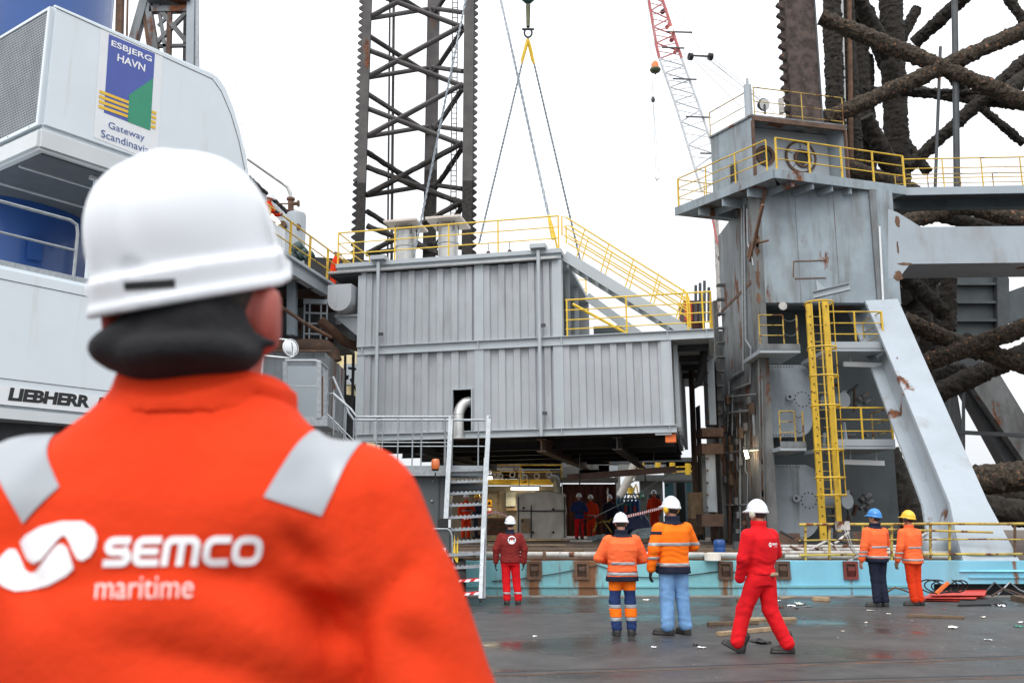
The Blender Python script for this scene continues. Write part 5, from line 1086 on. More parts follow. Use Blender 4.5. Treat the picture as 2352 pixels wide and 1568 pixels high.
limb(2075, 735, 2250, 812, .29, 33, 33); limb(2120, 835, 2420, 728, .30, 33, 32); limb(2240, 800, 2420, 862, .31, 33, 32); limb(2150, 905, 2420, 780, .36, 36, 35, 'marine_dark')
limb(2070, 680, 2190, 600, .4, 37, 38, 'marine_dark'); limb(2085, 560, 2095, 760, .8, 38, 38, 'marine_dark', nm='chord')
limb(2180, 560, 2178, 760, .28, 36, 36, 'marine_dark'); limb(2225, 1105, 2420, 1085, .42, 28, 27); limb(2240, 1160, 2420, 1190, .36, 27, 26, 'marine_dark'); limb(2235, 1130, 2420, 1140, .5, 30, 30, 'marine_dark')
limb(2010, 1040, 2080, 1240, .8, 32, 32, 'marine_dark'); limb(2140, 880, 2215, 860, .5, 38, 38, 'marine_dark')
for u0, u1, v0, v1, r in ((2192, 2198, -40, 430, .12), (2160, 2148, 108, 430, .06)): g = G(); g.tube([at(u0, v0, 31.5), at(u1, v1, 31.5)], r, 8); part_of(og, 'caisson_pipe', g, 'dark_steel')
g = G(); g.tube([at(1950, -40, 35), at(1956, 420, 35)], .1, 8); part_of(og, 'caisson_pipe', g, 'rust_steel'); g = G(); g.tube([at(1932, -40, 35), at(1944, 420, 35)], .07, 8); part_of(og, 'caisson_pipe', g, 'chrome_pipe')

# ================================================================= rear crane with red and white lattice boom
bm_ = thing('lattice_boom', 'red and white lattice crane boom leaning in the sky left of the tower', 'crane boom', at(1650, 700, 95)); BY = 95.0
L0, L1 = (1494, -10), (1628, 500); R0, R1 = (1536, -10), (1668, 430)
def lerp2(a, b, t): return (a[0] + (b[0] - a[0]) * t, a[1] + (b[1] - a[1]) * t)
nb = 22; w_ = 1.6
def chordpt(side, t, dep):
    a, b = (((1492, -10), (1545, 195), (1588, 330), (1640, 480)), ((1522, -12), (1592, 140), (1625, 240), (1672, 430)))[side][0], None
    K = (((1488, -12), (1511, 124), (1553, 244), (1612, 440)), ((1518, -12), (1562, 124), (1606, 244), (1668, 430)))[side]
    f = t * 3; i = min(2, int(f)); q = lerp2(K[i], K[i + 1], f - i); return at(*q, BY + dep)
for side in (0, 1):
    for dep in (0, 2.2):
        for t0, t1, m in ((0, .36, 'boom_red'), (.36, 1, 'boom_white')):
            g = G(); g.tube([chordpt(side, t0 + (t1 - t0) * i / 6, dep) for i in range(7)], .17 if m == 'boom_red' else .14, 6); part_of(bm_, 'chord', g, m)
for i in range(nb):
    t0, t1 = i / nb, (i + 1) / nb; m = 'boom_red' if t1 < .38 else 'boom_white'
    for dep in (0, 2.2):
        g = G(); g.tube([chordpt(i % 2, t0, dep), chordpt(1 - i % 2, t1, dep)], .085, 5); part_of(bm_, 'lacing', g, m)
        g = G(); g.tube([chordpt(1 - i % 2, t0, dep), chordpt(i % 2, (t0 + t1) / 2, dep)], .05, 5); part_of(bm_, 'lacing', g, m)
    for s in (0, 1): g = G(); g.tube([chordpt(s, t0, 0), chordpt(s, t1, 2.2)], .06, 5); part_of(bm_, 'lacing', g, m)
for (u0, u1, v) in ((1530, 1590, 73), (1520, 1572, 109), (1545, 1600, 181), (1575, 1632, 268), (1608, 1660, 352)): g = G(); g.bar(at(u0, v, BY - .3), at(u1, v + 2, BY - .3), .14, .14); part_of(bm_, 'cross_bar', g, 'dark_steel')
for (u, v, s) in ((1525, 25, .8), (1535, 60, .7), (1545, 90, .7), (1552, 118, .6)): p = at(u, v, BY + .8); g = G(); g.cyl(p - V((.3 * s, .2, .3)), p + V((.3 * s, .4, .4)), .34 * s, n=12); part_of(bm_, 'sheave', g, 'boom_red' if v > 30 else 'dark_steel')
g = G(); g.ball(at(1542, 66, BY - .5), .22, n=8, m=6); part_of(bm_, 'lamp', g, 'lamp_glow')
pend = [(1540, 15, 1587, 74), (1587, 76, 1610, 120), (1586, 128, 1760, 250), (1612, 126, 1760, 240), (1632, 130, 1760, 235), (1634, 140, 1780, 260), (1556, 120, 1584, 126), (1590, 135, 1700, 245)]
for a in pend: g = G(); g.tube([at(a[0], a[1], BY), at(a[2], a[3], BY)], .035, 4); part_of(bm_, 'pendant_line', g, 'thin_wire')
for u in (1586, 1632): p = at(u, 130, BY); g = G(); g.cyl(p - V((.2, 0, 0)), p + V((.2, .1, 0)), .42, n=14); part_of(bm_, 'bridle_sheave', g, 'black')
g = G(); g.bar(at(1588, 128, BY), at(1632, 130, BY), .16); part_of(bm_, 'bridle_bar', g, 'black')
hb = thing('orange_headache_ball', 'orange hook ball hanging beside the red boom', 'hook ball', at(1505, 160, 94)); p = at(1505, 160, 94)
g = G(); g.lathe([(0, -.62), (.12, -.55), (.12, -.28), (.5, -.25), (.62, -.05), (.55, .12), (.34, .2), (.34, .3)], p, 18); part_of(hb, 'ball_skirt', g, 'hook_green')
g = G(); g.lathe([(.42, .2), (.34, .75), (.2, .95), (0, .97)], p, 18); part_of(hb, 'ball', g, 'orange_paint')
g = G(); g.tube([p + V((0, 0, .95)), at(1500, -20, 94)], .03, 4); part_of(hb, 'rope', g, 'thin_wire')
hw = thing('whip_hook', 'small hook on long thin lines hanging in the middle of the sky', 'hook', at(1507, 410, 94)); p = at(1500, 230, 94)
g = G(); g.tube([at(1486, -20, 94), at(1497, 165, 94), p], .035, 4); part_of(hw, 'rope', g, 'thin_wire')
g = G(); g.lathe([(0, -.3), (.18, -.2), (.24, .05), (.14, .35), (0, .4)], p, 12); part_of(hw, 'weight', g, 'dark_steel')
for u in (1507, 1514): g = G(); g.tube([p, at(u, 408, 94)], .03, 4); part_of(hw, 'sling', g, 'thin_wire')
g = G(); g.tube([at(1506, 408, 94), at(1508, 415, 94), at(1513, 410, 94)], .06, 5); part_of(hw, 'hook', g, 'dark_steel')
ob = thing('far_boom_tower', 'pale rusty column with red stay seen left of the tower', 'column', at(1652, 700, 60)); g = G(); a, b = at(1646, 500, 60), at(1660, 720, 60); g.box(a.x, b.x, 60, 61, b.z, a.z + .5); part_of(ob, 'column', g, 'white_worn'); g = G(); g.tube([at(1630, 470, 59.5), at(1648, 560, 59.5)], .08, 5); part_of(ob, 'stay', g, 'boom_red')
# machinery between module and tower
rd = thing('red_deck_machine', 'small red machine with white lettering plate behind the module railing', 'machine', at(1590, 760, 44))
a, b = at(1572, 690, 44), at(1620, 760, 44); g = G(); g.box(a.x, b.x, 44, 45.5, b.z - 1, a.z); part_of(rd, 'body', g, 'container_red'); g = G(); g.box(a.x - .02, a.x + .35, 43.96, 43.99, b.z + .5, a.z - .1); part_of(rd, 'plate', g, 'sign_red')
for u, v0 in ((1598, 655), (1608, 650), (1618, 645), (1628, 660)): g = G(); g.bar(at(u, v0, 43.5), at(u, 740, 43.5), .12); part_of(rd, 'frame_post', g, 'dark_steel')
# ================================================================= rig deck under the module
YW = 41.0
def wbox(parent, nm, u0, v0, u1, v1, Y, d, mat, **k): a, b = at(u0, v0, Y), at(u1, v1, Y); g = G(); g.box(a.x, b.x, Y, Y + d, b.z, a.z); return part_of(parent, nm, g, mat, **k)
dh = thing('deck_house', 'brownish deckhouse wall with steel door and yellow beam under the hanging module', 'deckhouse', at(1200, 1245, YW))
wbox(dh, 'wall', 900, 1116, 1292, 1246, YW, .4, 'wall_beige')
wbox(dh, 'yellow_beam', 900, 1100, 1276, 1112, YW - .3, .9, 'yellow_paint'); wbox(dh, 'grey_beam', 1277, 1096, 1420, 1106, YW - .2, .9, 'wall_grey')
wbox(dh, 'door_leaf', 1090, 1133, 1142, 1240, YW - .06, .05, 'wall_beige'); 
for u0, u1, v0, v1 in ((1088, 1091, 1128, 1240), (1142, 1145, 1128, 1240), (1088, 1145, 1126, 1130)): wbox(dh, 'door_frame', u0, v0, u1, v1, YW - .08, .079, 'wood_dark')
wbox(dh, 'electric_box', 1162, 1130, 1184, 1162, YW - .22, .2, 'wall_grey'); wbox(dh, 'box_foot', 1162, 1166, 1190, 1172, YW - .3, .25, 'wood_dark')
sg = wbox(dh, 'yellow_sign', 1118, 1147, 1130, 1162, YW - .10, .02, 'sign_yellow')
p = at(1124, 1155, YW - .11); g = G(); g.prism([p + V((-.09, 0, -.06)), p + V((.09, 0, -.06)), p + V((0, 0, .1))], (0, .005, 0)); part_of(sg, 'warning_triangle', g, 'black')
sg = wbox(dh, 'red_sign', 1118, 1165, 1130, 1180, YW - .10, .02, 'sign_red'); wbox(sg, 'sign_print', 1119.5, 1165.5, 1128.5, 1173, YW - .106, .005, 'print_white')
railing(dh, [at(1100, 1099, YW - .2), at(1290, 1099, YW - .2)], .6, 'yellow_paint', rails=(.5,), r=.03, every=1.6)
for u0, u1, v0, v1, m in ((1130, 1200, 1074, 1098, 'white_worn'), (1205, 1260, 1080, 1098, 'wood_dark'), (1150, 1190, 1083, 1098, 'tower_dirty'), (1292, 1330, 1072, 1102, 'wall_grey'), (1262, 1290, 1078, 1098, 'dark_steel')): wbox(dh, 'deck_gear', u0, v0, u1, v1, YW + 1.2, .6, m)
for i in range(10): p = at(1135 + i * 14, 1090 + (i % 3) * 3, YW + .8); g = G(); g.lathe([(.1, -.03), (.14, -.03), (.14, .03), (.1, .03)], p, 10, ax=(.3, 1, 0)); part_of(dh, 'valve_wheel', g, 'chrome_pipe' if i % 2 else 'rust_steel')
pipe(dh, 'vent_pipe', [at(1279, 1135, YW - .4), at(1279, 1106, YW - .4), at(1277, 1100, YW - .4), at(1272, 1098, YW - .4), at(1264, 1101, YW - .4)], .16, 'wall_grey', 12)
def tube_lamp(nm, lb, u0, v0, u1, v1, Y, e=20, col=(1, .85, .55)):
    a, b = at(u0, v0, Y), at(u1, v1, Y); t = thing(nm, lb, 'lamp', a.lerp(b, .5))
    g = G(); g.bar(a + V((-.1, 0, .10)), b + V((.1, 0, .10)), .16, .06); part_of(t, 'housing', g, 'tower_side'); g = G(); g.cyl(a, b, .06, n=10); part_of(t, 'tube', g, 'lamp_glow')
    for f in (.3, .65): p = a.lerp(b, f); g = G(); g.bar(p + V((0, 0, .12)), p + V((0, .02, .5)), .04); part_of(t, 'hanger', g, 'tower_side')
    l = bpy.data.lights.new('tube_light', 'AREA'); l.shape = 'RECTANGLE'; l.size = (b - a).length; l.size_y = .1; l.energy = e; l.color = col
    o = bpy.data.objects.new('tube_light', l); COL.objects.link(o); o.parent = t; o.location = (0, -.1, -.1); o.rotation_euler = (R(-25), 0, 0)
tube_lamp('fluorescent_lamp', 'lit fluorescent tube lamp on the brown wall above the white crate', 1174, 1122, 1237, 1122, YW - .6, 70)
tube_lamp('yellow_lamp', 'bright lit lamp beside the stair top on the yellow beam', 1116, 1097, 1130, 1097, YW - .9, 20, (1, .75, .35))
# white wrapped crate
wc = thing('wrapped_crate', 'big crate wrapped in dirty white tarpaulin with straps on deck', 'crate', at(1244, 1236, 37.2)); YC = 37.2
a, b = at(1187, 1136, YC), at(1301, 1237, YC)
def wrap(i, j):
    pass
g = G(); nx, nz_ = 26, 22
def fr(x, z): n1 = noise.noise(V((x * 1.3, z * 1.1, 3))); return .10 * n1 + .05 * noise.noise(V((x * 4, z * 3, 1)))
def bul(t): return 1.0
g.grid(lambda s, t: V((a.x + (b.x - a.x) * s + .08 * (1 - 2 * s) * 0 + .05 * noise.noise(V((0, t * 4, s))), YC + fr(s * 2, t * 2) - .06 * math.sin(math.pi * s) * math.sin(math.pi * t), b.z + (a.z - b.z) * t + (.13 * math.sin(math.pi * s) + .05 * noise.noise(V((s * 5, 0, 0)))) * t ** 3)), nx, nz_)
bx_ = part_of(wc, 'tarpaulin_front', g, 'tarp_white'); bx_.data.shade_smooth()
g = G(); g.box(a.x + .02, b.x - .02, YC + .12, YC + 2, b.z, a.z + .05); part_of(wc, 'crate_body', g, 'tarp_white')
g = G(); g.grid(lambda s, t: V((a.x + (b.x - a.x) * s, YC + .05 + 1.9 * t, a.z + .02 + .15 * math.sin(math.pi * s) + .06 * noise.noise(V((s * 4, t * 4, 7))))), 14, 8); part_of(wc, 'tarpaulin_top', g, 'print_white')
for u in (1191, 1297, 1220): g = G(); g.tube([at(u, 1140 if u != 1220 else 1160, YC - .10), at(u, 1190, YC - .16), at(u, 1234, YC - .10)], .03, 6); part_of(wc, 'strap', g, 'dark_steel')
g = G(); g.tube([at(1188, 1172, YC - .10), at(1244, 1173, YC - .20), at(1300, 1172, YC - .10)], .025, 6); part_of(wc, 'strap', g, 'dark_steel')
for u, v in ((1203, 1166), (1271, 1169), (1200, 1196), (1224, 1222), (1271, 1222)): g = G(); p = at(u, v, YC - .19); g.cyl(p, p + V((0, .1, 0)), .05, n=8); part_of(wc, 'grommet', g, 'black')
g = G(); p = at(1207, 1190, YC - .14); g.box(p.x - .18, p.x + .18, YC - .15, YC - .13, at(1207, 1222, YC).z, p.z); part_of(wc, 'stain_board', g, 'wood')
bc_ = thing('brown_timber_crate', 'low brown timber crate left of the wrapped crate', 'crate', at(1135, 1228, 38)); 
for i in range(5): wbox(bc_, 'board', 1098, 1189 + i * 7.6, 1170, 1195.6 + i * 7.6, 38 - .02, .06, 'wood_dark' if i % 2 else M('crate_brown', (.17, .08, .04), .8, var=.3, vs=4))
wbox(bc_, 'crate_body', 1099, 1190, 1169, 1228, 38.05, 1.2, 'wood_dark'); wbox(bc_, 'corner_post', 1164, 1186, 1171, 1229, 37.9, .06, 'wood_dark')
# red container
rc = thing('red_container', 'dark red corrugated shipping container behind the deck workers', 'container', at(1353, 1235, 41.5)); YR = 41.5
a, b = at(1292, 1106, YR), at(1416, 1236, YR); pts = corr(a.x, b.x, b.z + .1, a.z - .1, YR, .06, .28); part_of(rc, 'wall_panel', pts, 'container_red')
for u0, u1, v0, v1 in ((1290, 1293, 1104, 1236), (1414, 1418, 1104, 1236)): wbox(rc, 'corner_post', u0, v0, u1, v1, YR - .06, .2, 'container_red')
wbox(rc, 'top_rail', 1290, 1103, 1418, 1108, YR - .08, .2, 'container_red'); wbox(rc, 'roof', 1290, 1102.5, 1418, 1104, YR + .1, 2.4, 'container_red')
g = G(); g.tube([at(1396, 1120, YR - .15), at(1396.5, 1180, YR - .15), at(1397, 1222, YR - .15)], .035, 6); part_of(rc, 'hanging_chain', g, 'chrome_pipe')
# grey wall with doorway, turquoise door frame
gw2 = thing('grey_deck_wall', 'grey deck wall with hatch and green exit sign', 'wall', at(1500, 1245, 42)); YG = 42.0
wbox(gw2, 'wall', 1470, 1098, 1526, 1240, YG, .3, 'wall_grey'); wbox(gw2, 'hatch', 1493, 1137, 1516, 1175, YG - .02, .019, 'black'); wbox(gw2, 'hatch_rim', 1491, 1135, 1518, 1138, YG - .06, .05, 'dark_steel')
sg = wbox(gw2, 'exit_sign', 1471, 1132, 1481, 1143, YG - .05, .02, 'sign_green'); wbox(sg, 'arrow', 1473, 1136, 1476, 1139, YG - .056, .005, 'print_white'); wbox(sg, 'running_figure', 1477, 1134, 1479, 1141, YG - .056, .005, 'print_white')
wbox(gw2, 'lintel', 1460, 1090, 1600, 1104, YG - .2, .5, 'wall_grey')
td = thing('turquoise_doorway', 'turquoise steel door standing open beside a dark doorway', 'doorway', at(1560, 1245, 40.5)); YT = 40.5
wbox(td, 'door_leaf', 1527, 1108, 1549, 1222, YT, .08, 'turquoise'); wbox(td, 'door_frame', 1549, 1104, 1553, 1225, YT - .05, .2, 'turquoise'); wbox(td, 'door_frame', 1577, 1104, 1592, 1225, YT - .05, .2, 'turquoise'); wbox(td, 'door_frame', 1524, 1102, 1596, 1107, YT - .06, .2, 'wall_grey'); wbox(td, 'doorway_black_fill', 1553, 1107, 1577, 1235, YT + .4, .3, 'black')  # black box fills the doorway, its unlit inside put into the colour
sg = wbox(td, 'door_sign', 1531, 1154, 1545, 1161, YT - .03, .02, 'sticker_white'); wbox(sg, 'sign_line', 1532, 1156.6, 1544, 1158.2, YT - .034, .003, 'black'); wbox(td, 'door_handle', 1530, 1112, 1534, 1116, YT - .06, .05, 'black'); wbox(td, 'door_notice', 1536, 1140, 1541, 1147, YT - .03, .02, 'sticker_white')
# background yard above and between: pipes, yellow posts, boxes
bgd = thing('deck_superstructure', 'grey and yellow deck machinery framing just below the module underside', 'superstructure', at(1450, 1240, 46)); YS = 46.0
for u0, u1, v0, v1, m in ((1375, 1420, 1068, 1090, 'grey_paint'), (1420, 1470, 1066, 1084, 'wall_grey'), (1470, 1600, 1062, 1078, 'tower_side'), (1300, 1375, 1078, 1092, 'wood_dark'), (1416, 1428, 1090, 1240, 'wall_grey'), (1440, 1470, 1150, 1240, 'dark_steel'), (1300, 1600, 1050, 1066, 'dark_steel'), (1420, 1600, 1205, 1245, 'dark_steel'), (1000, 1120, 1074, 1240, 'wall_grey'), (1000, 1290, 1036, 1076, 'dark_steel'), (1196, 1400, 1060, 1100, 'tower_dirty'), (1530, 1640, 1060, 1250, 'dark_steel')): wbox(bgd, 'block', u0, v0, u1, v1, YS, .8, m)
for u, v0, v1 in ((1473, 1062, 1096), (1511, 1062, 1084), (1448, 1120, 1135), (1580, 1064, 1090), (1544, 1062, 1086)): g = G(); g.cyl(at(u, v1, YS - 1), at(u, v0, YS - 1), .14, n=10); part_of(bgd, 'yellow_post', g, 'yellow_paint')
for v in (1073, 1084): g = G(); g.bar(at(1530, v, YS - 1), at(1600, v - 3, YS - 1), .07); part_of(bgd, 'yellow_rail', g, 'yellow_paint')
pipe(bgd, 'white_pipe', [at(1424, 1140, YS - .6), at(1450, 1088, YS - .6), at(1456, 1066, YS - .6)], .2, 'white_worn', 12)
for i in range(12): a = at(random.uniform(1420, 1472), random.uniform(1100, 1120), YS - .3); g = G(); g.bar(a, a + V((random.uniform(-.6, .6), 0, random.uniform(-1, .3))), .06); part_of(bgd, 'frame_bar', g, random.choice(('dark_steel', 'yellow_paint', 'wall_grey')))
# hanging beam
hbm = thing('hanging_spreader', 'long pinkish-brown steel beam slung level under the module', 'beam', at(1430, 1084, 34)); g = G(); g.ibeam(at(1303, 1096, 34), at(1553, 1077, 33.4), .22, .22, .03); part_of(hbm, 'beam', g, M('primer_pink', (.22, .14, .115), .7, var=.15, vs=2))
for u, v in ((1330, 1094), (1480, 1083)): g = G(); p = at(u, v, 34); g.tube([p + V((.02, -.15, .15)), p + V((0, -.15, -.2)), p + V((.02, -.1, -.35))], .03, 6); part_of(hbm, 'shackle', g, 'dark_steel'); 
g = G(); g.tube([at(1330, 1094, 34) + V((0, 0, .1)), at(1332, 1040, 34)], .015, 5); part_of(hbm, 'hanger', g, 'wire'); g = G(); g.tube([at(1500, 1082, 34) + V((0, 0, .1)), at(1502, 1035, 34)], .015, 5); part_of(hbm, 'hanger', g, 'wire')
# blue gas bottles in a rack
gr_ = thing('bottle_rack', 'turquoise lifting rack on the deck holding gas bottles', 'rack', at(1443, 1225, 40))
for u0, u1, v0, v1 in ((1418, 1471, 1143, 1147), (1438, 1471, 1133, 1136), (1438, 1441, 1133, 1145), (1468, 1471, 1133, 1145), (1416, 1419, 1143, 1226), (1470, 1473, 1143, 1226)): wbox(gr_, 'frame_bar', u0, v0, u1, v1, 39.7, .1, 'turquoise')
for i in range(6):
    u = 1422 + i * 9; c = at(u, 1228, 40.0); t = tag(so('gas_bottle', G().lathe([(0, 0), (.085, 0), (.085, 1.35), (.06, 1.48), (.03, 1.52), (.03, 1.6), (0, 1.6)], c, 14), 'bottle_blue' if i < 4 else 'barrel_blue', loc=c), ('leftmost', 'second', 'third', 'fourth', 'fifth', 'rightmost')[i] + ' tall blue gas bottle counted from the left in the turquoise rack', 'gas bottle', 'blue gas bottles in the rack')
for u, v in ((1437, 1168), (1458, 1170)): wbox(gr_, 'red_label', u - 3, v - 8, u + 3, v + 8, 39.75, .02, 'sign_red')
wbox(gr_, 'green_band', 1419, 1156, 1448, 1159, 39.72, .015, 'sign_green')
# blue tarpaulin heap
bt = thing('blue_tarpaulin', 'crumpled dark blue tarpaulin heap before the gas bottles', 'tarpaulin', at(1464, 1215, 37)); c = at(1464, 1214, 37)
g = G(); g.grid(lambda s, t: c + V(((s - .5) * 1.05, (t - .5) * .9, .62 * max(0, 1 - (2 * s - 1) ** 2) ** .6 * max(0, 1 - (2 * t - 1) ** 2) ** .5 * (1 + .45 * noise.noise(V((s * 5, t * 5, 2)))))), 22, 16); part_of(bt, 'sheet', g, 'tarp_blue')
# rope piles
def rope_pile(lb, u0, u1, v0, v1, Y, n):
    a, b = at(u0, v1, Y), at(u1, v0, Y); t = thing('rope_pile', lb, 'rope', V(((a.x + b.x) / 2, Y, a.z)), group='grey mooring ropes on deck')
    w, h = b.x - a.x, b.z - a.z; base = G()
    for i in range(n):
        f = (i + .5) / n; y = Y + random.uniform(-.3, .5); pts = []
        x0 = a.x + random.uniform(0, .3) * w; x1 = b.x - random.uniform(0, .25) * w; ph = random.random() * 6
        for k in range(13):
            s = k / 12; env = math.sin(math.pi * min(1, max(0, .12 + .8 * s))) ** .6; pts.append(V((x0 + (x1 - x0) * s, y + .12 * math.sin(5 * s + ph), a.z + .06 + (h - .1) * f * env * (.5 + .5 * s) + .03 * math.sin(9 * s + ph))))
        g = G(); g.tube(pts, .065, 8, rough=.012); part_of(t, 'strand', g, 'rope_grey')
rope_pile('big heap of thick grey-green mooring rope between the two orange jackets', 1446, 1528, 1204, 1238, 32, 15)
rope_pile('small coil of grey-green rope left of the big rope heap', 1350, 1400, 1226, 1241, 34, 6)
rt = thing('rope_trestle', 'brown timber trestle under the rope heap', 'trestle', at(1490, 1262, 32)); wbox(rt, 'timber', 1440, 1238, 1545, 1246, 31.4, 1.2, 'wood_dark'); wbox(rt, 'timber', 1440, 1246, 1456, 1256, 31.5, .3, 'wood_dark'); wbox(rt, 'timber', 1525, 1246, 1545, 1256, 31.5, .3, 'wood_dark'); wbox(rt, 'timber', 1462, 1249, 1520, 1256, 31.5, .3, 'rust_brown')
# deck dunnage
for u0, u1, v, Y, m, lb in ((1120, 1300, 1250, 29, 'wood', 'long pale dunnage board lying on deck behind the maroon jacket'), (1150, 1340, 1261, 24, 'wood_dark', 'dark dunnage beam along the near deck edge'), (1310, 1360, 1240, 33, 'white_worn', 'pale board under the feet of the deck workers'), (1600, 1700, 1262, 23, 'wood_dark', 'dark timber beam left of the blue drum')):
    a, b = at(u0, v, Y), at(u1, v, Y); g = G(); g.box(a.x, b.x, Y, Y + .25, DZ + .01, a.z if a.z > DZ + .05 else DZ + .12); tag(so('timber_beam', g, m, loc=(a.x, Y, DZ)), lb, 'timber', 'timber on the rig deck')
# blue drum, white tub and clutter right of it
bd = thing('blue_drum', 'small bright blue plastic drum on deck left of the red coverall', 'drum', at(1653, 1270, 21.5)); c = at(1653, 1270, 21.5)
g = G(); g.lathe([(0, 0), (.125, 0), (.135, .03), (.135, .12), (.128, .14), (.135, .16), (.135, .26), (.11, .30), (.07, .31), (0, .31)], c, 20); part_of(bd, 'body', g, 'barrel_blue'); g = G(); g.cyl(c + V((.05, 0, .31)), c + V((.05, 0, .335)), .03, n=10); part_of(bd, 'bung', g, 'black')
wt = thing('white_tub', 'white plastic tub on the deck edge pipe', 'tub', at(1637, 1285, 19.9)); c = at(1637, 1286, 19.9); g = G(); g.lathe([(0, 0), (.17, 0), (.18, .15), (.165, .15), (.155, .02), (0, .02)], c, 20); part_of(wt, 'tub', g, 'tarp_white')
cb = thing('cardboard_stack', 'brown boxes stacked in the shade left of the tower pipes', 'boxes', at(1600, 1250, 33)); wbox(cb, 'box', 1585, 1130, 1618, 1190, 33, .6, 'wood'); wbox(cb, 'box', 1586, 1190, 1617, 1228, 32.9, .6, 'wood_dark')
# warning tape: striped segments
def tape(lb, pts, w, Y0):
    t = thing('warning_tape', lb, 'warning tape', pts[0], group='red and white tapes'); n = 46
    def pp(s):
        f = s * (len(pts) - 1); i = min(len(pts) - 2, int(f)); return pts[i].lerp(pts[i + 1], f - i)
    for m, off in (('warn_red', 0), ('print_white', 1)):
        g = G()
        for i in range(off, n, 2):
            a, b = pp(i / n), pp((i + 1) / n); g.para(a - V((0, 0, w / 2)), b - a, V((0, .004, 0)), V((.0, 0, w)))
        o = part_of(t, 'red_stripe' if off == 0 else 'white_stripe', g, m); o['kind'] = 'stuff'
tape('red and white tape stretched low over the rope heap', [at(1420, 1190, 31), at(1480, 1176, 31), at(1530, 1163, 31)], .09, 31)
tape('red and white tape slack between stair and brown door', [at(1062, 1192, 33), at(1115, 1181, 33), at(1140, 1175, 33), at(1165, 1185, 33)], .07, 33)
# wire from the beam to the worker
wr_ = thing('tag_line', 'thin tag line running from the worker up to the slung beam', 'line', at(1360, 1188, 36)); g = G(); g.tube([at(1365, 1187, 36.4), at(1430, 1155, 35), at(1545, 1083, 33.8)], .018, 5); part_of(wr_, 'line', g, 'thin_wire')
hs_ = thing('black_hose', 'black hose held by the navy worker on deck', 'hose', at(1340, 1236, 36.8)); g = G(); g.tube([at(1364, 1186, 36.6), at(1348, 1194, 36.5), at(1334, 1198, 36.6), at(1333, 1215, 36.7), at(1338, 1236, 36.8)], .03, 7); part_of(hs_, 'hose', g, 'rubber')
yv = thing('yellow_hose_cart', 'small yellow pipe frame on deck beside the dark navy worker', 'pipe frame', at(1385, 1235, 37)); 
for a in ((1368, 1200, 1400, 1196), (1372, 1200, 1362, 1222), (1385, 1195, 1410, 1228), (1398, 1200, 1405, 1190)): g = G(); g.tube([at(a[0], a[1], 37), at(a[2], a[3], 37)], .035, 6); part_of(yv, 'tube', g, 'yellow_worn')
# yellow hull-edge railing at the right
er = thing('deck_edge_railing', 'worn yellow railing along the blue hull edge behind the two right workers', 'railing', at(2100, 1288, HY + .3)); EY = HY + .35
for v, r, m in ((1201, .030, 'yellow_worn'), (1237, .017, 'yellow_worn'), (1271, .026, 'yellow_worn')): g = G(); a, b = at(1836, v + 3, EY), at(2500, v, EY); g.tube([a.lerp(b, i / 12) + V((0, 0, random.uniform(-.006, .006))) for i in range(13)], r, 8); part_of(er, 'rail', g, m)
for u in (1850, 1905, 1982, 2048, 2137, 2181, 2331, 2440): g = G(); g.bar(at(u, 1290, EY + .03), at(u, 1200, EY + .03), .045, .04); part_of(er, 'post', g, 'yellow_worn' if u != 2331 else 'rust_steel')
g = G(); g.tube([at(2040, 1215, EY - .06), at(2280, 1222, EY - .06)], .024, 8); part_of(er, 'loose_rail', g, 'yellow_worn')
g = G(); p = at(1935, 1207, EY - .1); g.box(p.x - .14, p.x + .14, EY - .16, EY - .05, p.z - .09, p.z + .1); jb = part_of(er, 'junction_box', g, 'white_worn'); 
for k in range(3): g = G(); g.tube([p + V((-.05 + k * .06, -.08, -.08)), p + V((.06 + k * .04, -.08, -.4)), p + V((.22 + k * .03, -.06, -.62)), p + V((.0 + k * .05, -.05, -.74))], .012, 5); part_of(jb, 'cable', g, 'white_worn' if k else 'rust_steel')
wd = thing('round_white_hatch', 'pale rounded tank head behind the worn yellow railing', 'tank', at(2148, 1290, 21)); c = at(2148, 1288, 21.4); g = G(); g.lathe([(.33, 0), (.33, .38), (.28, .5), (.15, .58), (0, .6)], c, 24); part_of(wd, 'tank', g, 'panel_blue_grey')
# far deck filler behind the right workers: dark mass of machinery
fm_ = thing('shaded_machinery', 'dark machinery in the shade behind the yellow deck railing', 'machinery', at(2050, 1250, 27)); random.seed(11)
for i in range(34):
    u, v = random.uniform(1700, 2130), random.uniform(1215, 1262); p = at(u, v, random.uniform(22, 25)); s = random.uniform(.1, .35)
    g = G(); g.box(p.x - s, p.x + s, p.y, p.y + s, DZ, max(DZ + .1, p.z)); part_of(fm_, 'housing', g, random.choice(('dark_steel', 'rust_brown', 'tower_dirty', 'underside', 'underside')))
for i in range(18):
    u, v = random.uniform(1720, 2120), random.uniform(1235, 1275); p = at(u, v, 21.2); g = G(); g.tube([p, p + V((random.uniform(-.6, .6), .2, random.uniform(-.05, .25)))], .03, 6); part_of(fm_, 'hose', g, random.choice(('rubber', 'white_worn', 'rust_steel')))

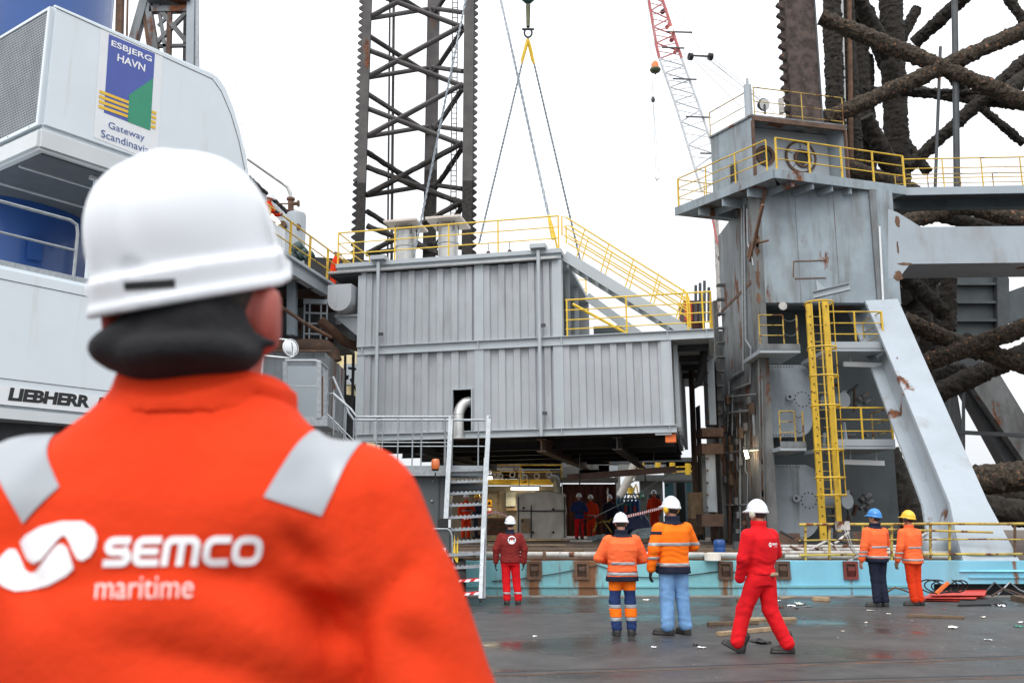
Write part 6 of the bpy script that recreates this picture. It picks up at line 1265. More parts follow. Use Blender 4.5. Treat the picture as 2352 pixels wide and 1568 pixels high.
# ================================================================= debris on the quay
random.seed(5)
def plank(lb, u0, v0, u1, v1, w, h, m='wood'):
    a, b = atz(u0, v0, 0), atz(u1, v1, 0); g = G(); g.bar(a + V((0, 0, h / 2)), b + V((0, 0, h / 2)), w, h); o = tag(so('timber_plank', g, m, loc=a, bevel=.006), lb, 'plank', 'planks lying on the quay'); return o
plank('light plank lying behind the walking red coverall feet', 1650, 1460, 1780, 1447, .10, .055); plank('brown plank lying left of the red coverall', 1626, 1436, 1740, 1432, .09, .05, 'wood_dark'); plank('thin pale plank furthest behind the red coverall', 1700, 1424, 1828, 1423, .1, .04)
plank('weathered plank lying alone right of the two hard-hatted workers', 2083, 1416, 2215, 1421, .11, .045, 'wood_dark'); plank('timber block at the right picture edge', 2330, 1378, 2400, 1392, .14, .1, 'wood_dark'); plank('small timber offcut near the hull behind red coverall', 1695, 1382, 1722, 1378, .1, .06, 'wood_dark'); plank('small timber offcut right of the litter heap', 1868, 1378, 1905, 1380, .12, .07); plank('pale splinter board at the quay edge', 1795, 1374, 1830, 1370, .1, .02)
# red plates and hoses by the hull
rp = thing('red_plate_stack', 'stack of bent red steel plates lying by the hull at the right', 'steel plates', atz(2180, 1364, 0))
for k, (p4, z) in enumerate((([(2105, 1378), (2232, 1380), (2268, 1366), (2135, 1366)], .02), ([(2135, 1368), (2262, 1367), (2268, 1354), (2150, 1358)], .10), ([(2120, 1374), (2240, 1375), (2256, 1362), (2138, 1362)], .06))):
    g = G(); g.prism([atz(u, v, z) for u, v in p4], (0, 0, .012)); part_of(rp, 'plate', g, 'sign_red')
dm = thing('dark_mat', 'dark rubber mat beside the red plates', 'mat', atz(2200, 1374, 0)); g = G(); g.prism([atz(u, v, .004) for u, v in ((2200, 1392), (2312, 1389), (2292, 1378), (2206, 1380))], (0, 0, .03)); part_of(dm, 'mat', g, 'rubber')
hh = thing('hose_tangle', 'tangle of black hoses lying on the red plates', 'hoses', atz(2160, 1355, 0))
for k in range(5): c = atz(2140 + k * 16, 1364, .14); g = G(); g.tube([c + V((.22 * math.cos(t + k), .12 * math.sin(t), .05 + .12 * math.sin(t * 1.0 + k) + .1)) for t in [i * .42 for i in range(13)]], .014, 6); part_of(hh, 'hose', g, 'rubber')
g = G(); a = atz(2150, 1362, .2); g.bar(a, a + V((.25, 0, .2)), .07, .05); part_of(hh, 'orange_bracket', g, 'orange_paint')
for k, (u, v) in enumerate(((2060, 1368), (2290, 1368), (2310, 1371), (2325, 1367))):
    p = atz(u, v, 0); g = G(); g.tube([p + V((-.3, 0, .02)), p + V((-.05, -.05, .18 + .1 * (k % 2))), p + V((.15, 0, .12)), p + V((.4, .02, .02))], .02, 6); tag(so('scrap_pipe', g, ('rust_steel', 'dark_steel', 'rust_brown', 'galvanised')[k], loc=p), ('bent green-grey rod leaning at the quay edge behind the yellow helmet', 'short rusty bent rod right of the red plates', 'dark bent scrap rod near the right picture edge', 'pale bent rod furthest right by the hull')[k], 'scrap rod')
# litter scraps: crumpled sheets
def scrap(u, v, s, m, lb, grp, thick=.35):
    p = atz(u, v, 0); n = 5; ph = random.random() * 9; a = random.random() * 6
    def f(x, y):
        dx, dy = (x - .5) * s * (1 + .5 * math.sin(ph)), (y - .5) * s * .7; z = .004 + s * thick * abs(noise.noise(V((x * 2.3 + ph, y * 2.3, ph)))) ; return p + V((dx * math.cos(a) - dy * math.sin(a), dx * math.sin(a) + dy * math.cos(a), z))
    g = G(); g.grid(f, n, n); g.v += [(x, y, z + .003) for x, y, z in g.v]; k = (n + 1) ** 2; g.f += [tuple(i + k for i in q) for q in g.f]; o = obj('litter_scrap', g, m, loc=p); tag(o, lb, 'litter', grp)
spots = [(1598, 1482, .12, 'black', 'black plastic strap scrap lying before the blue trousers'), (1612, 1488, .10, 'print_white', 'white plastic piece left of the walking boots'), (1502, 1487, .07, 'print_white', 'small white scrap lying before the multicolour trousers'), (1818, 1392, .16, 'print_white', 'white crumpled scrap in the litter heap right of red coverall'), (1838, 1388, .22, 'tarp_white', 'largest grey crumple of the litter heap'), (1855, 1393, .14, 'chrome_pipe', 'silver scrap at the right of the litter heap'), (1828, 1398, .16, 'rust_brown', 'brown scrap under the litter heap'), (1790, 1380, .14, 'print_white', 'pale strip behind the red coverall back'), (2300, 1392, .20, 'print_white', 'flat white sheet at the right by the dark mat'), (2275, 1390, .12, 'print_white', 'smaller white sheet left of the flat white sheet'), (2188, 1442, .2, 'tarp_white', 'grey curled plastic below the lone plank'), (2258, 1418, .10, 'tarp_white', 'white cup scrap right of the lone plank'), (2345, 1430, .12, 'print_white', 'white scrap at the right picture edge'), (2340, 1440, .14, 'logo_green', 'green plastic strip at the right picture edge'), (2168, 1398, .06, 'sign_red', 'tiny red scrap right of the orange trousers'), (2040, 1410, .08, 'tarp_white', 'pale scrap between the two right workers and lone plank'), (2000, 1403, .12, 'tarp_white', 'pale scrap at the feet of the blue helmet worker'), (1990, 1430, .09, 'tarp_white', 'tan scrap below the navy trousers'), (2270, 1470, .08, 'print_white', 'white speck low at the right of the quay'), (1935, 1450, .07, 'tarp_white', 'small pale scrap in the red puddle'), (1745, 1475, .3, 'black', 'flat black sheet under the walking red coverall'), (1800, 1488, .16, 'tarp_white', 'pale scrap right of the front boot'), (1450, 1390, .10, 'turquoise', 'turquoise paint flake left of the multicolour trousers'), (1485, 1378, .14, 'tarp_white', 'grey flake on the wet patch near the hull'), (1228, 1462, .08, 'print_white', 'white speck near the maroon worker'), (1790, 1395, .2, 'container_red', 'dark red scrap beside the litter heap')]
for u, v, s, m, lb in spots: scrap(u, v, s * .8, m, lb, None if 0 else 'litter on the quay')
# uncountable grit
g = G(); random.seed(21)
for i in range(420):
    u = random.uniform(1120, 2352); v = 1375 + 190 * random.random() ** 1.3; p = atz(u, v, 0); s = random.uniform(.003, .009)
    g.add([p + V((random.uniform(-s, s) * 1.5, random.uniform(-s, s) * 1.5, 0)) for _ in range(3)] + [p + V((0, 0, s * .8))], [(0, 1, 3), (1, 2, 3), (2, 0, 3)])
o = obj('grit', g, 'wall_grey'); o['kind'] = 'stuff'; o['label'] = 'fine pale grit and crumbs scattered on the wet quay'; o['category'] = 'grit'

g = G(); random.seed(33)
for i in range(120):                                  # crumbs of foil, plastic and splinters, denser towards the hull at the right
    u = 1560 + 792 * random.random() ** .7; v = 1372 + 120 * random.random() ** 1.8; p = atz(u, v, 0); s = random.uniform(.006, .022); a = random.random() * 6; l = random.uniform(.4, 2.4)
    q = [V((s * l * math.cos(a + t) * random.uniform(.5, 1), s * math.sin(a + t) * random.uniform(.5, 1), .002)) for t in (0, 1.3, 2.5, 3.8, 5)]
    g.add([p + w for w in q] + [p + V((0, 0, s * random.uniform(.2, .7)))], [(k, (k + 1) % 5, 5) for k in range(5)])
o = obj('litter_crumbs', g, M('crumbs', (.22, .20, .18), .7, var=.8, vs=7)); o['kind'] = 'stuff'; o['label'] = 'scattered crumbs of plastic and splinters on the quay by the hull'; o['category'] = 'litter'
# ================================================================= people: implicit surfaces
def cone(P, a, b, ra, rb):
    a = np.array(a, float); b = np.array(b, float); ba = b - a; pa = P - a
    h = np.clip((pa @ ba) / max(ba @ ba, 1e-9), 0, 1)
    return np.linalg.norm(pa - h[..., None] * ba, axis=-1) - (ra + (rb - ra) * h)
def ell(P, c, r):
    r = np.array(r, float); q = (P - np.array(c, float)) / r; k0 = np.linalg.norm(q, axis=-1); k1 = np.linalg.norm(q / r, axis=-1)
    return k0 * (k0 - 1) / np.maximum(k1, 1e-6)
def smin(a, b, k):
    h = np.clip(.5 + .5 * (b - a) / k, 0, 1); return b + (a - b) * h - k * h * (1 - h)
def loftz(P, rows, e=2.5):
    rows = sorted(rows); z = P[..., 2]; zz = [r[0] for r in rows]; I = lambda k: np.interp(z, zz, [r[k] for r in rows])
    w, d = I(3), I(4); q = (np.abs((P[..., 0] - I(1)) / w) ** e + np.abs((P[..., 1] - I(2)) / d) ** e) ** (1 / e)
    return np.maximum((q - 1) * np.minimum(w, d), np.maximum(zz[0] - z, z - zz[-1]))
def folds(P, amp, s=1., seed=0):
    rs = np.random.RandomState(seed); o = 0
    for k in range(5):
        d = rs.normal(size=3); d /= np.linalg.norm(d); d2 = rs.normal(size=3); f = s * (9 + 9 * k)
        o = o + np.sin(P @ d * f + 1.7 * np.sin(P @ d2 * f * .45 + k) + rs.rand() * 6) / (1 + .7 * k)
    return o * amp
def snet(fn, lo, hi, h):
    lo = np.array(lo, float); n = np.ceil((np.array(hi) - lo) / h).astype(int) + 1
    ax = [lo[i] + h * np.arange(n[i]) for i in range(3)]
    P = np.stack(np.meshgrid(*ax, indexing='ij'), -1); F = fn(P); del P
    S = F < 0; acc = np.zeros((*(n - 1), 3), np.float32); cnt = np.zeros(tuple(n - 1), np.float32); quads = []
    for a in range(3):
        b, c = (a + 1) % 3, (a + 2) % 3
        s0 = [slice(None)] * 3; s1 = [slice(None)] * 3; s0[a] = slice(0, -1); s1[a] = slice(1, None)
        A, B = F[tuple(s0)], F[tuple(s1)]; idx = np.argwhere((A < 0) != (B < 0))
        if len(idx) == 0: continue
        ok = (idx[:, b] > 0) & (idx[:, b] < n[b] - 1) & (idx[:, c] > 0) & (idx[:, c] < n[c] - 1); idx = idx[ok]
        fa, fb = A[tuple(idx.T)], B[tuple(idx.T)]; t = fa / (fa - fb); pos = idx.astype(np.float32); pos[:, a] += t
        cells = []
        for db, dc in ((-1, -1), (0, -1), (0, 0), (-1, 0)):
            q = idx.copy(); q[:, b] += db; q[:, c] += dc; cells.append(q); np.add.at(acc, tuple(q.T), pos); np.add.at(cnt, tuple(q.T), 1)
        quads.append((np.stack(cells, 1), fa < 0))
    m = cnt > 0; ids = -np.ones(cnt.shape, int); ids[m] = np.arange(m.sum()); V_ = acc[m] / cnt[m][:, None] * h + lo
    fs = []
    for q, inside in quads:
        f = ids[q[..., 0], q[..., 1], q[..., 2]]; f = np.where(inside[:, None], f, f[:, ::-1]); fs.append(f)
    return V_, np.concatenate(fs)
def relax(v, f, it=1, lam=.5):
    for _ in range(it):
        s = np.zeros_like(v); c = np.zeros(len(v))
        for i in range(4):
            for j in ((i + 1) % 4, (i - 1) % 4): np.add.at(s, f[:, i], v[f[:, j]]); np.add.at(c, f[:, i], 1)
        v = v + lam * (s / np.maximum(c, 1)[:, None] - v)
    return v
def smesh(name, fn, lo, hi, h, mat, parent=None, it=1):
    v, f = snet(fn, lo, hi, h); v = relax(v, f, it)
    me = bpy.data.meshes.new(name); me.from_pydata(v.tolist(), [], f.tolist()); me.shade_smooth(); me.materials.append(MT[mat])
    o = bpy.data.objects.new(name, me); COL.objects.link(o)
    if parent: o.parent = parent
    return o
def reuse(name, me, mat, parent, loc=(0, 0, 0), rot=(0, 0, 0), sc=(1, 1, 1)):
    key = me.name + '|' + mat
    if key not in REU: m = me.copy(); m.materials.clear(); m.materials.append(MT[mat]); REU[key] = m
    o = bpy.data.objects.new(name, REU[key]); COL.objects.link(o); o.parent = parent; o.location = loc; o.rotation_euler = rot; o.scale = sc; return o
REU = {}
# shared shapes ----------------------------------------------------------------
def f_helmet(P):
    d = ell(P, (0, 0, 0), (.112, .138, .132)); dome = np.maximum(d, -.012 - P[..., 2])
    rim = np.maximum(ell(P, (0, 0, -.02), (.124, .150, .30)), np.abs(P[..., 2] + .018) - .014)
    peak = np.maximum(ell(P, (0, .10, -.022), (.095, .105, .3)), np.abs(P[..., 2] + .022 + .25 * np.maximum(P[..., 1] - .13, 0)) - .008)
    ridge = np.maximum(ell(P, (0, 0, 0), (.03, .146, .140)), -P[..., 2])
    f = smin(smin(smin(dome, rim, .012), peak, .015), ridge, .015)
    return np.maximum(f, -ell(P, (0, 0, -.03), (.100, .126, .118)))
v, f = snet(f_helmet, (-.15, -.18, -.07), (.15, .23, .16), .0075); v = relax(v, f, 1); ME_H = bpy.data.meshes.new('helmet'); ME_H.from_pydata(v.tolist(), [], f.tolist()); ME_H.shade_smooth()
def f_boot(P):
    f = smin(cone(P, (0, -.045, .05), (0, .15, .042), .05, .045), cone(P, (0, -.03, .05), (0, -.02, .22), .05, .055), .04)
    sole = np.maximum(cone(P * np.array([1, 1, 0]), (0, -.045, 0), (0, .155, 0), .054, .052), np.abs(P[..., 2] - .014) - .014)
    return np.maximum(np.minimum(f, sole), -P[..., 2])
v, f = snet(f_boot, (-.09, -.13, -.02), (.09, .24, .30), .009); v = relax(v, f, 1); ME_B = bpy.data.meshes.new('boot'); ME_B.from_pydata(v.tolist(), [], f.tolist()); ME_B.shade_smooth()
def f_hand(P):
    f = ell(P, (0, 0, -.055), (.018, .042, .052)); f = smin(f, cone(P, (0, 0, .02), (0, 0, -.03), .026, .024), .02)
    for y, l, c in ((.030, .070, .010), (.010, .080, .014), (-.011, .075, .016), (-.030, .058, .018)):
        a = (0, y, -.095); b = (-c * .8, y, -.095 - l * .5); e = (-c * 2.4, y * .95, -.095 - l * .92)
        f = smin(f, np.minimum(cone(P, a, b, .0095, .0088), cone(P, b, e, .0088, .0075)), .006)
    f = smin(f, np.minimum(cone(P, (0, .03, -.03), (-.012, .058, -.062), .013, .011), cone(P, (-.012, .058, -.062), (-.02, .064, -.098), .011, .0085)), .008)
    return f
v, f = snet(f_hand, (-.07, -.07, -.20), (.05, .10, .06), .005); v = relax(v, f, 1); ME_HAND = bpy.data.meshes.new('hand'); ME_HAND.from_pydata(v.tolist(), [], f.tolist()); ME_HAND.shade_smooth()
def f_muff(P): return np.maximum(ell(P, (0, 0, 0), (.03, .042, .052)), -.014 - P[..., 0])
v, f = snet(f_muff, (-.04, -.06, -.07), (.05, .06, .07), .006); v = relax(v, f, 1); ME_M = bpy.data.meshes.new('ear_muff'); ME_M.from_pydata(v.tolist(), [], f.tolist()); ME_M.shade_smooth()

def rotm(yaw, pitch=0, roll=0): return np.array((Matrix.Rotation(yaw, 3, 'Z') @ Matrix.Rotation(pitch, 3, 'X') @ Matrix.Rotation(roll, 3, 'Y')))
HC = np.array((0, .015, 1.655)); NK = np.array((0, -.01, 1.52))
DEF = dict(sh=.195, elR=(.275, -.03, 1.16), wrR=(.28, .05, .91), elL=(-.275, -.03, 1.16), wrL=(-.28, .05, .91), hip=.095, knR=(.105, .02, .50), anR=(.11, -.03, .10), knL=(-.105, .02, .50), anL=(-.11, -.03, .10),
           lean=(0, 0), yaw=0, pit=0, fdR=0, fdL=0, fpR=0, fpL=0, hem=.80, hw=1., tf=1., fit=1., h=.0135, seed=1, collar=.06)
def f_head(P, S):
    Rm = rotm(S['yaw'], S['pit']); off = np.array((S['lean'][0], S['lean'][1], 0)); Q = (P - (NK + off)) @ Rm + NK
    f = ell(Q, (0, -.005, 1.675), (.076, .096, .088)); f = smin(f, ell(Q, (0, .03, 1.62), (.06, .068, .085)), .03)
    f = smin(f, cone(Q, (0, .095, 1.655), (0, .118, 1.622), .009, .014), .012); f = smin(f, ell(Q, (0, .085, 1.688), (.05, .02, .012)), .015)
    f = smin(f, cone(Q, (-.022, .088, 1.588), (.022, .088, 1.588), .01, .01), .01)
    for s in (-1, 1): f = smin(f, ell(Q, (s * .08, -.008, 1.642), (.012, .021, .033)), .008); f = np.maximum(f, -(ell(Q, (s * .030, .103, 1.665), (.014, .012, .008))))
    return f
def arm_pts(S, s):
    off = np.array((S['lean'][0], S['lean'][1], 0)); sh = np.array((s * S['sh'], -.01, 1.385)) + off
    return sh, np.array(S['elR' if s > 0 else 'elL']) + off * .8, np.array(S['wrR' if s > 0 else 'wrL']) + off * .6
def f_jacket(P, S):
    lx, ly = S['lean']; F_ = S['fit']; hz = S['hem']
    W_h = S['hw'] * F_; rows = [(hz, 0, 0, .205 * W_h, .150 * W_h), (hz + .06, 0, 0, .200 * W_h, .148 * W_h), (1.02, lx * .3, ly * .3, .188 * F_, .140 * F_), (1.25, lx * .7, ly * .7 - .005, .205 * F_, .150 * F_), (1.36, lx, ly - .01, .195 * F_, .14 * F_), (1.42, lx, ly - .005, .160, .118), (1.47, lx, ly, .112, .098), (1.5, lx, ly, .082, .088), (1.5 + S['collar'] * .8, lx, ly - .005, .088, .092)]
    f = loftz(P, rows)
    if S.get('cin'): f = f + .02 * np.exp(-((P[..., 2] - S['cin']) / .05) ** 2)
    for s in (-1, 1):
        a, b, c = arm_pts(S, s); f = smin(f, np.minimum(smin(cone(P, a, b, .088 * F_, .072 * F_), cone(P, b, c, .070 * F_, .056 * F_), .02), 9), .035)
    return f + folds(P, .0034, 1.0, S['seed']) + .003 * np.sin(P[..., 2] * 85 + 3 * np.sin(P[..., 0] * 14 + S['seed']) + 2 * np.sin(P[..., 1] * 17)) * np.exp(-((P[..., 2] - 1.02) / .16) ** 2)
def f_trousers(P, S):
    f = loftz(P, [(.80, 0, 0, .17, .125), (.90, 0, 0, .178, .13), (1.02, 0, 0, .17, .125)])
    for s, k, a in ((1, 'knR', 'anR'), (-1, 'knL', 'anL')):
        kn, an = np.array(S[k]), np.array(S[a]); d = (an - kn) / np.linalg.norm(an - kn); an2 = an - d * .02 
        lg = smin(cone(P, (s * S['hip'], 0, .88), kn, .106 * S['tf'], .086 * S['tf']), cone(P, kn, an2, .085 * S['tf'], .080 * S['tf']), .03); f = smin(f, lg, .03)
    return f + folds(P, .0030, 1.0, S['seed'] + 5) + .0028 * np.sin(P[..., 2] * 75 + 4 * np.sin(P[..., 0] * 11 + S['seed']) + 3 * P[..., 1] * 9) * (np.exp(-((P[..., 2] - .16) / .10) ** 2) + .7 * np.exp(-((P[..., 2] - .52) / .09) ** 2))
def f_body(P, S):
    f = f_head(P, S); off = np.array((S['lean'][0], S['lean'][1], 0))
    f = smin(f, cone(P, np.array((0, -.012, 1.60)) + off, np.array((0, -.015, 1.42)) + off, .052, .058), .02)
    f = smin(f, cone(P, np.array((0, -.01, 1.40)) + off, (0, 0, .95), .11, .10), .05)
    for s, k, a in ((1, 'knR', 'anR'), (-1, 'knL', 'anL')): 
        f = smin(f, np.minimum(cone(P, (s * S['hip'], 0, .92), S[k], .06, .045), cone(P, S[k], S[a], .045, .035)), .04)
        A, B, C_ = arm_pts(S, s); f = smin(f, np.minimum(cone(P, A, B, .04, .034), cone(P, B, C_, .034, .028)), .03)
    return f
def person(label, loc, rz, H, jm, tm, group=None, helmet='helmet_white', stripes=(), tstripes=(), hands=('glove', 'glove'), muffs=None, coll=None, hemband=None, hair=True, bm='boot', extra=None, **kw):
    S = dict(DEF); S.update(kw); h = S['h']; s = H / 1.80
    r = thing('person', label, 'person', loc, (0, 0, rz), group, local=True); r.scale = (s, s, s)
    J = lambda P: f_jacket(P, S); T = lambda P: f_trousers(P, S); off = np.array((*S['lean'], 0)); 
    xs_ = [S['elR'][0], S['wrR'][0], S['elL'][0], S['wrL'][0]]; ys_ = [S['elR'][1], S['wrR'][1], S['elL'][1], S['wrL'][1]]; zs_ = [S['hem'], S['wrR'][2] - .08, S['wrL'][2] - .08]
    lo = (min(xs_ + [-.28]) - .12 + min(0, off[0]), min(ys_ + [-.16]) - .12 + min(0, off[1]), min(zs_) - .03); hi = (max(xs_ + [.28]) + .12 + max(0, off[0]), max(ys_ + [.16]) + .12 + max(0, off[1]), 1.64)
    smesh('body', lambda P: f_body(P, S), (min(lo[0], -.35), min(lo[1], -.5), .06), (max(hi[0], .35), max(hi[1], .5), 1.82), h * 1.15, 'skin', r)
    jk = smesh('jacket', J, lo, hi, h, jm, r)
    tl, th = (min(S['anL'][0], S['knL'][0], -.2) - .1, min(S['anL'][1], S['anR'][1], -.13) - .12, .03), (max(S['anR'][0], S['knR'][0], .2) + .1, max(S['anL'][1], S['anR'][1], .13, S['knL'][1], S['knR'][1]) + .12, 1.06)
    tr_ = smesh('trousers', T, tl, th, h, tm, r)
    for (z0, z1, x0, x1, m) in stripes:
        smesh('reflective_stripe' if m == 'reflective' else 'colour_band', lambda P: np.maximum(np.maximum(J(P) - .006, np.abs(P[..., 2] - (z0 + z1) / 2) - (z1 - z0) / 2), np.maximum(x0 - P[..., 0], P[..., 0] - x1)), (max(lo[0], x0 - .03), lo[1], z0 - .03), (min(hi[0], x1 + .03), hi[1], z1 + .03), h * .8, m, jk, 0)
    for (z0, z1, m) in tstripes:
        smesh('reflective_stripe' if m == 'reflective' else 'colour_band', lambda P: np.maximum(T(P) - .006, np.abs(P[..., 2] - (z0 + z1) / 2) - (z1 - z0) / 2), (tl[0], tl[1], z0 - .03), (th[0], th[1], z1 + .03), h * .8, m, tr_, 0)
    if coll: smesh('collar', lambda P: np.maximum(J(P) - .008, 1.475 - P[..., 2] + .25 * np.minimum(0, P[..., 1])), (-.16 + off[0], -.16 + off[1], 1.40), (.16 + off[0], .16 + off[1], 1.62), h * .8, coll, jk)
    Rm = rotm(S['yaw'], S['pit']); nk = NK + off
    def hp(q): return tuple(Rm @ (np.array(q) - NK) + nk)
    if hair: smesh('hair', lambda P: (lambda Q: np.maximum(np.maximum(ell(Q, (0, -.012, 1.672), (.082, .100, .092)), Q[..., 1] - .045 + .6 * (Q[..., 2] - 1.70)), 1.60 - Q[..., 2]))((P - nk) @ Rm + NK), (off[0] - .14, off[1] - .16, 1.55), (off[0] + .14, off[1] + .16, 1.80), .01, 'hair_dark', r)
    hm = None
    if helmet: hm = reuse('helmet', ME_H, helmet, r, hp((0, .008, 1.70)), (S['pit'] + .06, 0, S['yaw'])); hm.rotation_euler = Matrix(rotm(S['yaw'], S['pit'] + .06)).to_euler()
    if muffs and hm:
        for sg in (-1, 1):
            mo = reuse('ear_muff', ME_M, muffs, hm, (sg * .105, -.005, -.05), (0, 0, 0 if sg > 0 else math.pi))
        
    for sg, k, fd, fpch in ((1, 'anR', 'fdR', 'fpR'), (-1, 'anL', 'fdL', 'fpL')):
        a = S[k]; pz_ = a[2] - .10; reuse('boot', ME_B, bm, r, (a[0], a[1] + .02, max(0, pz_) if not S[fpch] else pz_), (S[fpch], 0, S[fd]))
    for sg, k, e, m in ((1, 'wrR', 'elR', hands[1]), (-1, 'wrL', 'elL', hands[0])):
        if not m: continue
        A, B, C_ = arm_pts(S, sg); d = V(tuple(C_ - B)).normalized(); q = V((0, 0, -1)).rotation_difference(d); reuse('glove' if m != 'skin' else 'hand', ME_HAND, m, r, tuple(C_ + np.array(d) * .02), q.to_euler(), (sg, 1, 1))
    if extra: extra(r, jk, tr_, S)
    return r
def feet(u, v): return atz(u, v, 0)
def xyface(o_j, pts, off=.004):
    """drop points given in the person's own frame straight onto the back of the jacket"""
    bm = bmesh.new(); bm.from_mesh(o_j.data); t = BVHTree.FromBMesh(bm); out = []
    for x, z in pts:
        h = t.ray_cast(V((x, -1.2, z)), V((0, 1, 0))); out.append((h[0] + h[1] * off) if h[0] else V((x, -.2, z)))
    bm.free(); return out
def back_patch(jk, name, poly, mat, n=1, off=.004):
    """flat print on the back: polygon (x, z), cut fine and laid on the cloth"""
    bm = bmesh.new(); vs = [bm.verts.new((x, 0, z)) for x, z in poly]; bm.faces.new(vs); bmesh.ops.triangulate(bm, faces=bm.faces[:])
    for _ in range(n): bmesh.ops.subdivide_edges(bm, edges=bm.edges[:], cuts=1, use_grid_fill=True)
    bm.verts.index_update(); P = xyface(jk, [(v.co.x, v.co.z) for v in bm.verts], off); g = G(); g.add(P, [tuple(v.index for v in f.verts) for f in bm.faces]); bm.free()
    o = obj(name, g, mat); o.parent = jk; return o
def back_text(jk, s, x0, x1, z0, z1, mat, **k):
    vs, fs = text_mesh(s, **k); lo, hi = vs.min(0), vs.max(0); q = (vs - lo) / np.maximum(hi - lo, 1e-6)
    P = xyface(jk, [(x0 + (x1 - x0) * a, z0 + (z1 - z0) * b) for a, b, c in q], .006); g = G(); g.add(P, fs); o = obj('lettering', g, mat); o['kind'] = 'stuff'; o.parent = jk
RF = 'reflective'
# maroon jacket
def ex(r, jk, tr_, S):
    n = 20; back_patch(jk, 'round_patch', [(.02 + .085 * math.cos(2 * math.pi * i / n), 1.33 + .085 * math.sin(2 * math.pi * i / n)) for i in range(n)], 'print_white', 1)
    for a in ((-.04, 1.30, -.005, 1.36), (.08, 1.30, .045, 1.36)): back_patch(jk, 'emblem', [(a[0] - .012, a[1]), (a[0] + .006, a[1]), (a[2] + .012, a[3]), (a[2] - .008, a[3])], 'black', 0, .009)
    back_patch(jk, 'emblem', [(.008, 1.325), (.032, 1.325), (.032, 1.365), (.008, 1.365)], 'cloth_red', 0, .009)
person('worker in maroon jacket and red trousers standing alone, white helmet, round back patch', feet(1172, 1388), R(4), 1.62, 'cloth_maroon', 'cloth_red', tstripes=[(.22, .26, RF)], fit=1.08, hem=.86, elR=(.30, -.03, 1.14), elL=(-.30, -.03, 1.14), wrR=(.29, .0, .88), wrL=(-.31, .0, .88), knR=(.13, .03, .5), anR=(.17, .0, .10), knL=(-.08, .02, .5), anL=(-.07, -.02, .1), coll='cloth_navy', pit=.06, extra=ex, seed=2)
# orange parka, banded trousers
person('worker in orange parka with navy hem and orange-navy banded trousers, hands in front', feet(1432, 1459), R(4), 1.66, 'cloth_hivis', 'cloth_blue', fit=1.18, hem=.80, h=.0115,
       stripes=[(.80, .875, -.5, .5, 'cloth_navy'), (.885, .935, -.5, .5, RF), (.937, .95, -.5, .5, 'cloth_navy'), (1.04, 1.085, -.19, .19, RF), (1.243, 1.25, -.19, .19, 'cloth_maroon')],
       tstripes=[(.66, .83, 'cloth_amber'), (.40, .455, RF), (.27, .40, 'cloth_amber'), (.215, .27, RF)], elR=(.34, .04, 1.14), wrR=(.16, .26, 1.08), elL=(-.34, .04, 1.14), wrL=(-.16, .26, 1.08), hands=(None, None), coll='cloth_navy', collar=.07, pit=-.12, yaw=-.05, knR=(.12, .02, .5), anR=(.13, 0, .1), knL=(-.12, .02, .5), anL=(-.1, -.02, .1), fdR=-.35, seed=4)
# tall, jeans, yellow muffs
person('tall worker in orange-yellow jacket with silver bands and pale jeans, yellow ear defenders', feet(1552, 1457), R(14), 1.88, 'cloth_amber', 'denim', tf=1.08, fit=1.10, hem=.80, h=.0115, muffs='muff_yellow',
       stripes=[(.80, .895, -.26, .26, 'cloth_navy'), (.895, .94, -.26, .26, RF), (1.165, 1.21, -.5, .5, RF), (.985, 1.025, -.5, -.215, RF), (1.315, 1.36, -.5, -.2, 'cloth_navy')],
       elR=(.33, .06, 1.17), wrR=(.2, .28, 1.1), elL=(-.29, -.03, 1.13), wrL=(-.31, .03, .87), hands=('glove', None), coll='cloth_navy', collar=.07, yaw=.42, pit=.03, knR=(.12, .02, .5), anR=(.15, 0, .1), knL=(-.10, .02, .5), anL=(-.12, -.02, .1), fdL=.9, fdR=.2, seed=6)
# walking red coverall
def ex2(r, jk, tr_, S):
    back_patch(jk, 'round_logo', [(.01 + .026 * math.cos(t), 1.285 + .028 * math.sin(t)) for t in [2 * math.pi * i / 14 for i in range(14)]], 'print_white', 1)
    back_patch(jk, 'logo_swoosh', [(-.008, 1.29), (.004, 1.272), (.012, 1.294), (.028, 1.276), (.028, 1.284), (.012, 1.302), (.004, 1.280), (-.004, 1.298)], 'cloth_red', 0, .008)
    back_text(jk, 'SEMCO', .042, .155, 1.278, 1.305, 'print_white', bold=.04); back_text(jk, 'maritime', .07, .135, 1.254, 1.268, 'print_grey')
    sq = G(); sq.box(.06, .15, -.0, .01, 0, .01)
    gl = reuse('tucked_glove', ME_HAND, 'glove_tan', r, (.06, -.165, .93), (1.2, 1.4, 0))
person('worker in red coverall striding left, white helmet with cream ear defenders', feet(1757, 1500), R(32), 1.80, 'cloth_red', 'cloth_red', fit=1.08, hem=.93, hw=.90, tf=1.1, h=.0115, muffs='muff_cream', cin=1.04,
       elR=(.33, .05, 1.17), wrR=(.20, .25, 1.06), elL=(-.27, .02, 1.12), wrL=(-.22, .14, .88), hands=(None, None), yaw=.12, pit=.0, collar=.09, knR=(.11, -.02, .50), anR=(.24, -.15, .10), knL=(-.17, .14, .51), anL=(-.27, .19, .115), fdR=1.0, fdL=1.0, fpL=.5, hip=.085, extra=ex2, seed=8)
